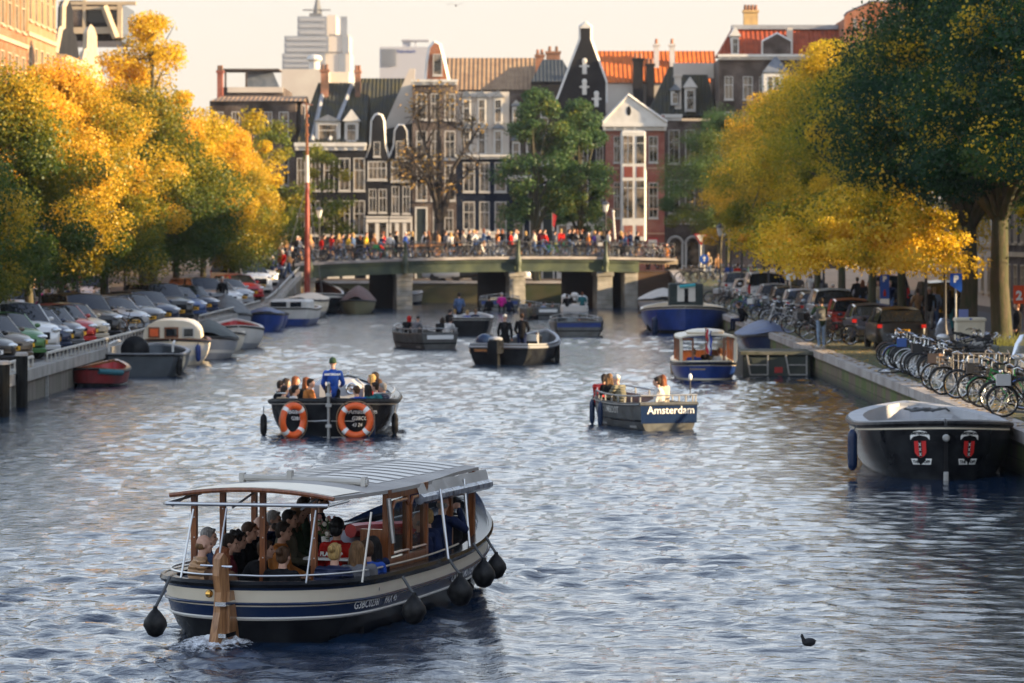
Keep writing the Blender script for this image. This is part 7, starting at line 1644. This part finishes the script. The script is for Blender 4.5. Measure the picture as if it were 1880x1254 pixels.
# ------------------------------------------------------------------ bicycles
def bike_meshes():
    r = .34; b = MB(); b.torus((0,0,0), r, .022, 0, 24, 5, 'X'); b.torus((0,0,0), r-.03, .012, 1, 24, 4, 'X')
    for k in range(14): a = 2*PI*k/14; b.tube([(0,.02*math.cos(a),.02*math.sin(a)),(0,(r-.03)*math.cos(a+.2),(r-.03)*math.sin(a+.2))], .0035, 1, 3)
    b.box(-.04,.04,-.02,.02,-.02,.02,1)
    D = {'wheel':(b,[M_rubber,M_chrome],True)}
    f = MB(); A,B_,C_,H,T = (0,-.52,.34),(0,-.08,.28),(0,-.22,.8),(0,.32,.78),(0,.53,.34)
    for p, q, rr in ((A,B_,.014),(A,C_,.012),(B_,C_,.018),(B_,H,.02),((0,-.2,.74),(0,.3,.86),.018),((0,.3,.92),(0,.36,.7),.02)): f.tube([p,q],rr,0,5)
    for s_ in (-.05,.05): f.tube([(s_*.6,.36,.7),(s_,T[1],T[2])],.012,0,4)
    f.tube([(0,-.06,.3),(.09,-.06,.3),(.09,.02,.14)],.012,0,4); f.tube([(0,-.1,.3),(-.09,-.1,.3),(-.09,-.16,.44)],.012,0,4); f.tube([C_,(0,-.25,.92)],.012,0,4)
    f.torus((0,-.52,.34),.375,.018,0,10,4,'X',(R(20),R(170))); f.torus((0,.53,.34),.375,.018,0,10,4,'X',(R(10),R(150)))
    D['frame'] = (f, mat('bicycle_enamel',(.5,)*3,.3,.2,objcol=True), True)
    h = MB(); h.tube([(0,.3,.9),(0,.29,1.05)],.013,0,5); h.tube([(-.29,.1,1.04),(-.22,.2,1.1),(0,.3,1.06),(.22,.2,1.1),(.29,.1,1.04)],.013,0,5); h.ell((0,.4,.92),(.04,.05,.04)); D['handlebar'] = (h, M_chrome, True)
    s_ = MB(); s_.ell((0,-.29,.95),(.09,.09,.04),0,10,6); s_.ell((0,-.15,.945),(.035,.12,.03),0,8,5); D['saddle'] = (s_, M_rubber, True)
    c = MB(); c.box(-.07,.07,-.8,-.3,.72,.735); c.tube([(-.06,-.75,.72),(-.03,-.53,.36)],.008,0,4); c.tube([(.06,-.75,.72),(.03,-.53,.36)],.008,0,4); D['carrier'] = (c, M_dsteel, False)
    k = MB(); 
    for z in (.72,.82,.95): k.tube([(-.2,.36,z),(.2,.36,z),(.2,.66,z),(-.2,.66,z)],.012,0,4,closed=True)
    k.box(-.19,.19,.37,.65,.71,.72)
    for x in (-.2,-.07,.07,.2):
        for y in (.36,.66): k.tube([(x,y,.71),(x,y,.95)],.01,0,3)
    D['basket'] = (k, M_dsteel, False)
    cr = MB(); cr.box(-.2,.2,.36,.66,.7,.95); D['crate'] = (cr, mat('crate_plastic',(.5,)*3,.5,objcol=True), False)
    pn = MB(); 
    for sx in (-1,1): pn.cbox(min(sx*.08,sx*.2),max(sx*.08,sx*.2),-.75,-.38,.38,.7,.03)
    D['pannier_bags'] = (pn, mat('pannier_cloth',(.5,)*3,.8,objcol=True), False)
    out = {}
    for n, (mb, m, sm) in D.items(): o = mb.build(n, m, None, sm); out[n] = o.data; bpy.data.objects.remove(o)
    return out
BKM = bike_meshes(); nbike = 0
BC = {'black':(.012,.012,.014),'blue':(.02,.08,.3),'green':(.02,.2,.06),'silver':(.4,.4,.4),'red':(.4,.02,.02),'yellow':(.6,.4,.03),'white':(.6,.6,.58),'teal':(.03,.25,.25),'brown':(.15,.08,.04)}
def bike(label, loc, rz, col='black', extra=None, group=None, ecol='blue', lean=0.06):
    t = thing('bicycle', label, 'bicycle', loc, rz, group); t.rotation_euler.y = lean
    for y in (-.52,.53): link('wheel', BKM['wheel'], t, (0,y,.36-.005))
    link('frame', BKM['frame'], t, color=BC[col]); link('handlebar', BKM['handlebar'], t); link('saddle', BKM['saddle'], t); link('carrier', BKM['carrier'], t)
    if extra: link(extra, BKM[extra], t, color=BC[ecol])
    return t
rb = random.Random(21); ORD = ['first','second','third','fourth','fifth','sixth','seventh','eighth','ninth','tenth','eleventh','twelfth','thirteenth','fourteenth','fifteenth','sixteenth','seventeenth','eighteenth','nineteenth','twentieth']
def ordw(i): return ORD[i] if i < 20 else ['twenty','thirty','forty','fifty','sixty'][i//10-2]+('' if i%10 == 0 else '-')+('first second third fourth fifth sixth seventh eighth ninth'.split()[i%10-1] if i%10 else 'th')
cols = ['black','black','silver','black','blue','black','black','silver','black','green','brown','black','white','black']
def bike_row(n, pos, where, group, seed=0):
    for i in range(n):
        c = cols[(i*5+seed)%len(cols)]; ex = [None,'basket',None,'crate',None,'pannier_bags'][(i*7+seed)%6]; loc, rz, ln = pos(i)
        bike('%s bicycle%s, %s %s' % (c, {None:'','basket':' with wire basket','crate':' with front crate','pannier_bags':' with side bags'}[ex], ordw(i), where), loc, rz, c, ex, group, cols[(i*3+2)%len(cols)], ln)
# near cluster by the shield sloop
bike_row(13, lambda i: ((11.35+.42*(i%2)*2.1+rb.uniform(-.1,.1), 74+i*1.02, .92), R(80+rb.uniform(-14,14)), rb.uniform(-.12,.12)), 'from the right photo edge', 'bicycles crowded by the right photo edge', 3)
bike_row(17, lambda i: ((11.9+rb.uniform(-.15,.15), 91+i*.78, .92), R(76+rb.uniform(-14,16)), rb.uniform(-.15,.15)), 'in the front row of the rack', 'bicycles in the long rack, front row', 5)
bike_row(17, lambda i: ((13.9+rb.uniform(-.15,.15), 90.5+i*.85, .92), R(-100+rb.uniform(-14,14)), rb.uniform(-.15,.15)), 'in the back row of the rack', 'bicycles in the long rack, back row', 8)
bike_row(16, lambda i: ((11.6+rb.uniform(-.12,.12), 121+i*4.6+rb.uniform(-.6,.6), zR(121+i*4.6)+.02), R(85+rb.uniform(-35,25)), rb.uniform(-.1,.1)), 'between quay cars and water', 'bicycles along the right quay beside the cars', 1)
bike('black bicycle lying on its side on the quay stones', (11.0,95.2,1.0), R(60), 'black', None, None, lean=1.45)
bike('orange brown bicycle in the gap of the left car row', (-15.6,130.5,.97), R(60), 'brown', 'basket'); bike('black bicycle beside the orange one in the left car gap', (-15.1,131.3,.97), R(70), 'black')
# on the bridge
def on_br(x, y, dz=0): p = BM @ V((x, y, 0)); p.z = bz(x)+dz+.005; return p
bike_row(30, lambda i: (on_br(-13+i*.84+rb.uniform(-.2,.2), .35+rb.uniform(0,.2), .05), BR_A+R(90+rb.uniform(-12,12)+(180 if i%3 == 0 else 0)), rb.uniform(-.12,.12)), 'from the left along the bridge', 'bicycles locked to the bridge railing', 2)
bike_row(10, lambda i: ((XofPx(1262+i*13,212+i*1.0), 212+i*.8, zR(212)+.02), R(80+rb.uniform(-40,40)), .08), 'at the right bridge corner', 'bicycles heaped at the right bridge corner', 6)
bike_row(8, lambda i: ((-15.4-.25*(i%3), 200+i*1.8, zL(200+i*1.8)+.01), R(70+rb.uniform(-25,25)), .05), 'at the left bridge corner', 'bicycles at the left bridge corner', 4)

# ------------------------------------------------------------------ people ashore
def ashore(label, px, Y, z, rz, pose='stand', jacket='black', legs='black', hair='brown', style='short', **k):
    return person(label, (XofPx(px,Y), Y, z), R(rz), pose, jacket, legs, hair, style, **k)
gP = 'people crossing the bridge'
BP = [(508,'orange','denim','walk'),(524,'tan','black','walk2'),(545,'black','black','stand'),(590,'red','black','stand'),(609,'red','denim','walk'),(622,'brown','denim','walk2'),(640,'yellow','tan','walk'),(668,'black','denim','lean'),(672,'yellow','black','walk'),(688,'orange','denim','stand'),
 (700,'navy','red','ride'),(716,'white','tan','walk'),(744,'blue','denim','walk'),(757,'black','denim','bag'),(780,'black','black','stand'),(787,'brown','black','stand'),(818,'grey','denim','walk'),(828,'white','denim','stand'),(838,'tan','black','walk2'),(851,'cream','black','stand'),(861,'black','black','walk'),(872,'white','denim','ride'),
 (897,'navy','black','walk'),(923,'black','denim','ride'),(946,'white','tan','walk'),(972,'black','black','lean'),(990,'maroon','black','stand'),(1003,'red','black','lean'),(1018,'grey','yellow','walk'),(1030,'red','denim','walk2'),(1050,'black','denim','ride'),(1068,'black','black','stand'),(1080,'orange','denim','stand'),(1091,'purple','black','walk'),(1099,'cream','denim','stand'),(1108,'black','denim','walk2'),(1117,'white','tan','stand'),
 (1140,'black','black','stand'),(1148,'denim','black','stand'),(1158,'navy','denim','photo'),(1170,'black','tan','stand')]
hs = ['short','long','short','bun','short','long','cap','short','pony','long']; hcs = ['brown','blond','dark','auburn','black','blond','light brown','dark']
for i, (px, jc, lg, po) in enumerate(BP):
    y = (1.5,2.6,4.0,1.9,3.2)[i%5]; 
    lo, hi_ = -16., 15.
    for _ in range(30):
        m_ = (lo+hi_)/2; w = BM @ V((m_,y,0)); 
        if CX+w.x*F/w.y < px: lo = m_
        else: hi_ = m_
    p = on_br(lo, y); st = hs[(i*3)%10]; hc = hcs[(i*5)%8]; rz = [-90,90,-80,100,-60,20][i%6]+8
    lab = 'person in %s coat%s %s on the bridge, %s from left' % (jc, {'denim':' and jeans','black':'','red':' and red trousers','tan':' and tan trousers','yellow':' and yellow bag'}[lg], {'walk':'walking','walk2':'striding','stand':'standing','lean':'leaning','ride':'cycling','bag':'holding a bag','photo':'taking a photo'}[po], ordw(i))
    person(lab, p, R(rz), po, jc, lg, hc, st, capcol='white' if st == 'cap' else None, group=gP, sc=.93+.14*rb.random())
    if po == 'ride': bike('%s bicycle of the %s coated cyclist %s' % (cols[i%9], jc, {700:'left of the pale person',872:'above the left centre span',923:'just left of the white coated walker',1050:'above the right centre span'}[px]), p-V((0,0,.0)), R(rz), cols[i%9], 'basket', 'ridden bicycles on the bridge', lean=0)
for i in range(30):      # second line of walkers along the far side of the deck
    x = -13.2+.85*i+rb.uniform(-.2,.2); jc = ['black','tan','navy','red','white','grey','orange','cream','black','denim'][(i*7)%10]; lg = ['denim','black','tan'][i%3]; po = ['walk','stand','walk2'][i%3]
    person('%s coated person %s on the far side of the deck, %s from left' % (jc, {'walk':'walking','walk2':'striding','stand':'standing'}[po], ordw(i)), on_br(x,6+3*rb.random()), R([-88,92,-60,75][i%4]), po, jc, lg, hcs[(i*3)%8], hs[(i*7)%10], capcol='tan' if hs[(i*7)%10] == 'cap' else None, group=gP, sc=.95+.12*rb.random())
gS = 'people on the right street'
for i, (px, Y, jc, lg, po, rz, st) in enumerate(((1190,226,'black','black','stand',30,'short'),(1199,224,'navy','denim','walk',80,'long'),(1212,226,'black','black','stand',-30,'short'),(1224,227,'orange','tan','walk',180,'bun'),(1237,224,'black','black','walk2',90,'short'),(1300,215,'beige','denim','walk',170,'long'),(1318,214,'tan','denim','walk2',20,'short'),
  (1338,208,'blue','denim','walk',170,'short'),(1355,206,'red','black','stand',0,'short'),(1378,204,'black','black','walk',180,'short'),(1402,200,'white','denim','walk',170,'long'),(1430,196,'navy','navy','stand',10,'cap'),(1437,197,'brown','black','walk',0,'short'),(1468,190,'grey','black','walk2',180,'short'),(1488,187,'white','tan','walk',170,'long'),(1497,189,'red','denim','walk',170,'short'),
  (1503,186,'navy','black','stand',180,'long'),(1530,176,'blue','black','sit',90,'cap'),(1574,166,'black','black','walk',5,'short'),(1584,165,'black','denim','walk2',5,'long'),(1612,160,'beige','light blue','walk',175,'long'),(1634,158,'navy','denim','walk2',170,'short'),(1652,158,'black','black','stand',20,'short'),
  (1685,141,'tan','black','walk',10,'bun'),(1706,139,'black','white','walk',-5,'cap'),(1716,140,'light blue','denim','walk2',-10,'short'),(1742,136,'black','teal','walk2',5,'long'),(1868,112,'black','black','stand',90,'short'),(1512,176,'grey','denim','stand',200,'short'))):
    where = {0:'at the right bridge end',1:'among the elm trunks',2:'near the white house'}[0 if px < 1330 else 1 if px < 1560 else 2]
    lab = '%s topped person in %s trousers %s, %s from left' % (jc, lg, where, ordw(i))
    z = zR(Y)+.02 if px > 1250 else 2.45; person(lab, (XofPx(px,Y),Y,z+(.45 if po == 'sit' else 0)), R(rz), po, jc, lg, hcs[i%8], st, capcol='white' if st == 'cap' else None, group=gS, sc=.94+.12*rb.random())
ashore('photographer in dark jacket, jeans and white shoes standing at the right quay edge',1508,118,.93,20,'photo','green','light blue','dark','short',hi=True,shoes='white')
ashore('person in black sitting on the right quay edge beside the bicycles',1362,152,.93,60,'sit_edge','black','navy','brown','short')
t = thing('backpack','dark backpack worn by the photographer on the right quay','backpack',(XofPx(1506,117.8),117.78,2.1),R(20)); b = MB(); b.cbox(-.16,.16,-.13,.06,-.2,.24,.05); b.ell((0,-.14,-.04),(.11,.05,.12)); b.build('bag', M_dkgrey, t, True)
for i, (px, Y, jc, lg, st) in enumerate(((408,170,'black','grey','short'),(92,140,'denim','black','cap'),(78,141,'pink','black','long'),(102,141,'white','black','long'),(125,148,'navy','denim','short'),(142,150,'grey','black','short'),(500,203,'navy','grey','short'),(495,206,'white','black','short'),(518,209,'red','black','long'),(536,212,'black','black','short'),(531,208,'tan','denim','long'))):
    lab = 'person in %s top %s' % (jc, ['standing at the quay rail between white and blue cars','with a cap behind the first elm trunks, left street','with long hair behind the first elm trunks, left street','with long hair beside the pink clad walker at left','in jeans on the left street behind the estate cars','on the left street furthest right of the group','with grey hair walking down from the left bridge corner','right behind the grey haired walker at left corner','with long hair at the left bridge corner','standing at the left foot of the bridge','and jeans at the left foot of the bridge'][i])
    ashore(lab,px,Y,zL(Y)+.02,[180,90,90,-90,80,-80,190,180,170,160,90][i],'walk' if i else 'stand',jc,lg,hcs[i%8],st,capcol='white')

# ------------------------------------------------------------------ street furniture
def lamp(label, px, Y, z0, h=3.6):
    t = thing('street_lamp', label, 'street lamp', (XofPx(px,Y),Y,z0), 0, 'old lantern street lamps'); b = MB()
    b.lathe([(.13,0),(.12,.5),(.08,.6),(.06,.9),(.045,h-.7),(.07,h-.62),(.03,h-.5)],0,10); b.tube([(-.3,0,h-.85),(.3,0,h-.85)],.025,0,5); b.build('pole', M_dsteel, t, True)
    b = MB(); b.lathe([(.11,h-.5),(.22,h-.02)],0,6); b.build('lantern', mat('lantern_glass',(.6,.6,.55),.2,spec=.8), t); b = MB(); b.lathe([(.27,h-.02),(.25,h+.04),(.12,h+.16),(.04,h+.2),(.03,h+.3)],0,6); b.build('lantern_cap', M_dsteel, t)
for i, (px, Y) in enumerate(((1322,206),(1341,198),(1362,190),(1386,182),(1411,174),(1446,166),(1512,150),(1619,132),(1700,128),(1735,121))): lamp('black lantern lamp, %s from the bridge along the right quay' % ordw(i), px, Y, zR(Y), 4.0)
for i, (px, Y) in enumerate(((8,112),(73,124),(142,140),(197,152),(229,160))): lamp('dark lamp post, %s from the left edge among the elm trunks' % ordw(i), px, Y, zL(Y), 4.2)
lamp('lamp post on the left part of the bridge', 586, 219, 3.2, 3.2); lamp('lamp post on the bridge before the red brick house', 1112, 223, 3.2, 3.6)
M_signblue = mat('sign_blue', (.01,.08,.42), .4)
def psign(label, px, Y, py0, py1, w, shape='rect', extra=True, text='P'):
    k = Y/F; z0, z1 = ZofPy(py1,Y), ZofPy(py0,Y); zg = zR(Y); t = thing('parking_sign', label, 'sign', (XofPx(px,Y),Y,zg), 0); b = MB(); b.tube([(0,.05,0),(0,.05,z1-zg)],.035,0,8); b.build('pole', M_galv, t)
    z0 -= zg; z1 -= zg; W2 = w*k/2; b = MB(); 
    if shape == 'rect': b.box(-W2,W2,-.02,.01,z0,z1)
    else: b.prism([(-W2,z0+.2),(W2*.8,z0-.05),(W2,z0+.02),(W2,z1),(-W2,z1)],-.02,.01)
    s_ = W2*1.5; text_flat(b, text, s_, (0,-.025,z1-s_*.95), (1,0,0), (0,0,1), 1, .02); b.build('sign_plate', [M_signblue, M_lamp_w], t)
    if extra: b = MB(); b.box(-W2,W2,-.02,.01,z0-.36,z0-.01); b.build('sub_plate', M_lamp_w, t)
psign('blue parking sign with white sub plate midway along the right quay',1452,160,476,500,17); psign('tall blue parking sign with red figure and sub plate near the estate car',1624,128,504,548,17); psign('slanted blue parking sign on a pale pole above the bicycle rack',1755,112,502,534,22,'s',False)
b = MB(); k = 128/F; zg = zR(128); t = thing('parking_figure','small red figure panel fixed on the tall blue parking sign','sign',(XofPx(1624,128),127.95,ZofPy(540,128))); b.box(-.05,.05,-.01,.005,-.08,.1); b.ell((0,-.003,.14),(.035,.008,.035)); b.build('figure', M_red, t)
t = thing('info_sign','small lilac blue panel low on the pale sign pole','sign',(XofPx(1769,111.5),111.5,ZofPy(588,111.5))); b = MB(); b.box(-.16,.16,0,.02,0,.36); b.build('panel', mat('lilac_sign',(.2,.25,.55),.5), t)
t = thing('orange_sign','orange sign with number 2 at the right photo edge','sign',(XofPx(1870,110),110,ZofPy(558,110))); b = MB(); b.box(-.17,.25,0,.03,0,.6); text_flat(b,'2',.4,(.02,-.005,.14),(1,0,0),(0,0,1),1,.02); b.box(.2,.26,.031,.07,-1.9,.7); b.build('panel', [mat('sign_orange',(.75,.08,.015),.5), M_lamp_w], t)
t = thing('yield_sign','red rimmed white yield triangle at the right bridge corner','sign',(XofPx(1287,216),216,2.3)); b = MB(); b.tube([(0,.05,0),(0,.05,2.5)],.035,0,6); b.build('pole', M_galv, t); b = MB(); b.prism([(-.45,2.55),(.45,2.55),(0,1.8)],-.01,.02); b.prism([(-.3,2.47),(.3,2.47),(0,1.97)],-.02,-.011,1); b.build('sign_plate', [M_red, M_lamp_w], t)
t = thing('arrow_sign','round blue arrow sign low at the right bridge corner','sign',(XofPx(1293,214),214,2.3)); b = MB(); b.tube([(0,.05,0),(0,.05,.9)],.035,0,6); b.build('pole', M_galv, t); b = MB(); b.M = Matrix.Translation((0,0,.95)) @ Matrix.Rotation(R(90),4,'X'); b.lathe([(.3,0),(.3,.03)],0,20); b.M = Matrix(); b.prism([(-.04,.8),(.04,.8),(.04,1.0),(.12,1.0),(0,1.15),(-.12,1.0),(-.04,1.0)],-.04,-.031,1); b.build('sign_plate', [M_signblue, M_lamp_w], t)
t = thing('white_pole','sunlit leaning white pole among the people at the right bridge end','pole',on_br(8.6,1.0)); b = MB(); b.tube([(.0,0,0),(0,0,1.2)],.05,1,8); b.tube([(0,0,1.2),(-.12,0,2.9)],.07,0,8); b.ell((-.12,0,3.0),(.1,.1,.12)); b.build('pole', [M_white, M_dsteel], t, True)
t = thing('red_flag','small red and white flag on a stick over the bridge crowd','flag',on_br(4.6,2)); b = MB(); b.tube([(0,0,0),(0,0,2.9)],.03,0,6); b.loft([[(0,0,2.9),(.3,0,2.7)],[(0,0,2.1),(.15,0,1.9)]],1); b.build('flag_cloth', [M_dsteel, M_red], t)
for i, px in enumerate((801,845)):
    t = thing('bench','wooden bench backrest on the bridge, %s of the two' % ('left' if i == 0 else 'right'),'bench',on_br(XofPx(px,221)+1.4-.3,2.2),BR_A,'benches on the bridge'); b = MB(); b.box(-.8,.8,0,.05,.75,.9); b.build('backrest', M_teak, t); b = MB(); b.box(-.8,.8,-.45,-.05,.42,.47); b.build('seat', M_teak, t)
    for sx in (-.7,.7): b = MB(); b.box(sx-.06,sx+.06,-.4,.0,0,.41); b.box(sx-.06,sx+.06,0,.05,0,.74); b.build('leg', M_teak, t)
t = thing('utility_cabinet','cream utility cabinet with small blue mark behind the bicycle rack','cabinet',(XofPx(1782,107),107,.91)); b = MB(); b.cbox(-.46,.46,0,.5,0,1.25,.03); b.cbox(-.5,.5,-.04,.54,1.251,1.36,.04); b.box(-.04,.04,-.045,-.0405,1.29,1.34,1); b.build('cabinet', [M_cream, M_signblue], t)
t = thing('fence_panel','galvanised steel barrier fence across the bicycle rack','fence',(XofPx(1800,84),84,.91)); b = MB(); 
for z in (.1,1.05): b.tube([(-.68,0,z),(.72,0,z)],.022,0,6)
b.tube([(.72,0,1.05),(1.0,2.2,1.05)],.022,0,6)
for i in range(12): x = -.68+1.4*i/11; b.tube([(x,0,0 if i in (0,11) else .1),(x,0,1.05)],.012,0,5)
for i in range(8): f = i/8; b.tube([(.72+.28*f,2.2*f,.1),(.72+.28*f,2.2*f,1.05)],.012,0,5)
b.build('bars', mat('dull_fence_steel',(.16,.15,.14),.6,.3), t)
t = thing('planter','dark green planter box with grass behind the near bicycles','planter',(13.2,88,.91)); b = MB(); b.cbox(-.55,.75,0,1.2,0,1.1,.03); b.build('box', M_darktarp, t); b = MB(); rr = random.Random(2)
for i in range(260): x, y = rr.uniform(-.5,.7), rr.uniform(.05,1.1); a = rr.uniform(-.15,.15); b.add([(x,y,1.1),(x+.02,y,1.1),(x+a,y+rr.uniform(-.1,.1),1.1+rr.uniform(.15,.4))],[(0,1,2)])
b.build('grass_tuft', mat('ornamental_grass',(.2,.2,.04),.8), t)
def scooter(label, loc, rz, col):
    t = thing('scooter', label, 'scooter', loc, rz, 'scooters parked among the bicycles'); 
    for y in (-.6,.62): b = MB(); b.M = Matrix.Translation((0,y,.24)) @ Matrix.Rotation(R(90),4,'Y'); b.lathe([(.1,-.06),(.2,-.06),(.24,0),(.2,.06),(.1,.06)],0,14); b.build('wheel', M_rubber, t, True)
    b = MB(); b.ell((0,-.45,.58),(.19,.45,.24)); b.cbox(-.18,.18,-.1,.4,.25,.34,.03); b.loft([[(-.22,.4,.3),(0,.52,.3),(.22,.4,.3)],[(-.2,.34,.95),(0,.46,.98),(.2,.34,.95)]]); b.ell((0,.42,.98),(.2,.14,.1)); o = b.build('body', M_carpaint, t, True); o.color = (*CC[col],1)
    b = MB(); b.cbox(-.14,.14,-.75,-.1,.78,.86,.03); b.build('saddle', M_rubber, t); b = MB(); b.tube([(-.32,.32,1.06),(0,.4,1.02),(.32,.32,1.06)],.018,0,6); b.build('handlebar', M_dsteel, t)
    b = MB(); b.loft([[(-.24,.46,1.0),(0,.52,1.0),(.24,.46,1.0)],[(-.22,.3,1.3),(0,.36,1.32),(.22,.3,1.3)],[(-.14,.16,1.52),(0,.2,1.55),(.14,.16,1.52)]]); b.build('windshield', glass('scooter_shield',(.75,.72,.66),.15,see=True), t, True)
scooter('scooter with tall clear windshield in the middle of the bicycle rack',(12.8,99.6,.92),R(160),'white'); scooter('scooter with windshield at the right photo edge behind the bicycles',(12.75,83.5,.92),R(150),'silver'); scooter('grey scooter with rounded windshield between the quay cars, nearer one',(12.0,149,.93),R(30),'grey'); scooter('silver scooter with windshield between the quay cars, farther one',(12.0,157,.93),R(30),'silver')
# stone platform on the near right quay
t = thing('stone_step','low stone edged platform under the bicycle rack','step',(11.6,84.5,.91)); b = MB(); b.cbox(-.25,3.2,0,20,0,.12,.02); b.build('slab', M_stone, t)
# fallen leaves on the quays
b = MB(); rr = random.Random(12)
for i in range(9000):
    side = rr.random() < .55; Y = 60+140*rr.random()**1.3
    x = (XR+.1+7*rr.random()**1.5) if side else (xL(Y)-.1-7*rr.random()); z = (zR(Y) if side else zL(Y))+.028 + (.0 if not side else (.0 if x > XR+.55 else .005)); a = rr.random()*6; s_ = rr.uniform(.04,.09)
    b.add([(x+s_*math.cos(a),Y+s_*math.sin(a),z),(x-s_*math.sin(a)*.7,Y+s_*math.cos(a)*.7,z+.015),(x-s_*math.cos(a),Y-s_*math.sin(a),z),(x+s_*math.sin(a)*.7,Y-s_*math.cos(a)*.7,z+.01)],[(0,1,2,3)], i%2)
o = b.build('fallen_leaves', [mat('fallen_yellow_leaf',(.5,.3,.04),.8), mat('fallen_brown_leaf',(.22,.12,.04),.85)]); tag(o,'yellow and brown leaves scattered over both quays','leaves',kind='stuff')
for pr, _ in _cars.values():
    def rm(o):
        for c in list(o.children): rm(c)
        bpy.data.objects.remove(o)
    rm(pr)
# ------------------------------------------------------------------ air
b = MB(); b.box(-900,900,-150,1700,-1.5,140); hz_ = b.build('haze', bpy.data.materials.new('haze_air')); m = hz_.data.materials[0]; m.use_nodes = True
nt = m.node_tree; nt.nodes.remove(nt.nodes['Principled BSDF']); pv = nt.nodes.new('ShaderNodeVolumePrincipled'); pv.inputs['Color'].default_value = (.9,.9,.95,1); pv.inputs['Density'].default_value = .0001; pv.inputs['Anisotropy'].default_value = .2
nt.links.new(pv.outputs[0], nt.nodes['Material Output'].inputs['Volume']); tag(hz_, 'thin warm evening haze that pales the distant office towers', 'haze', kind='stuff')
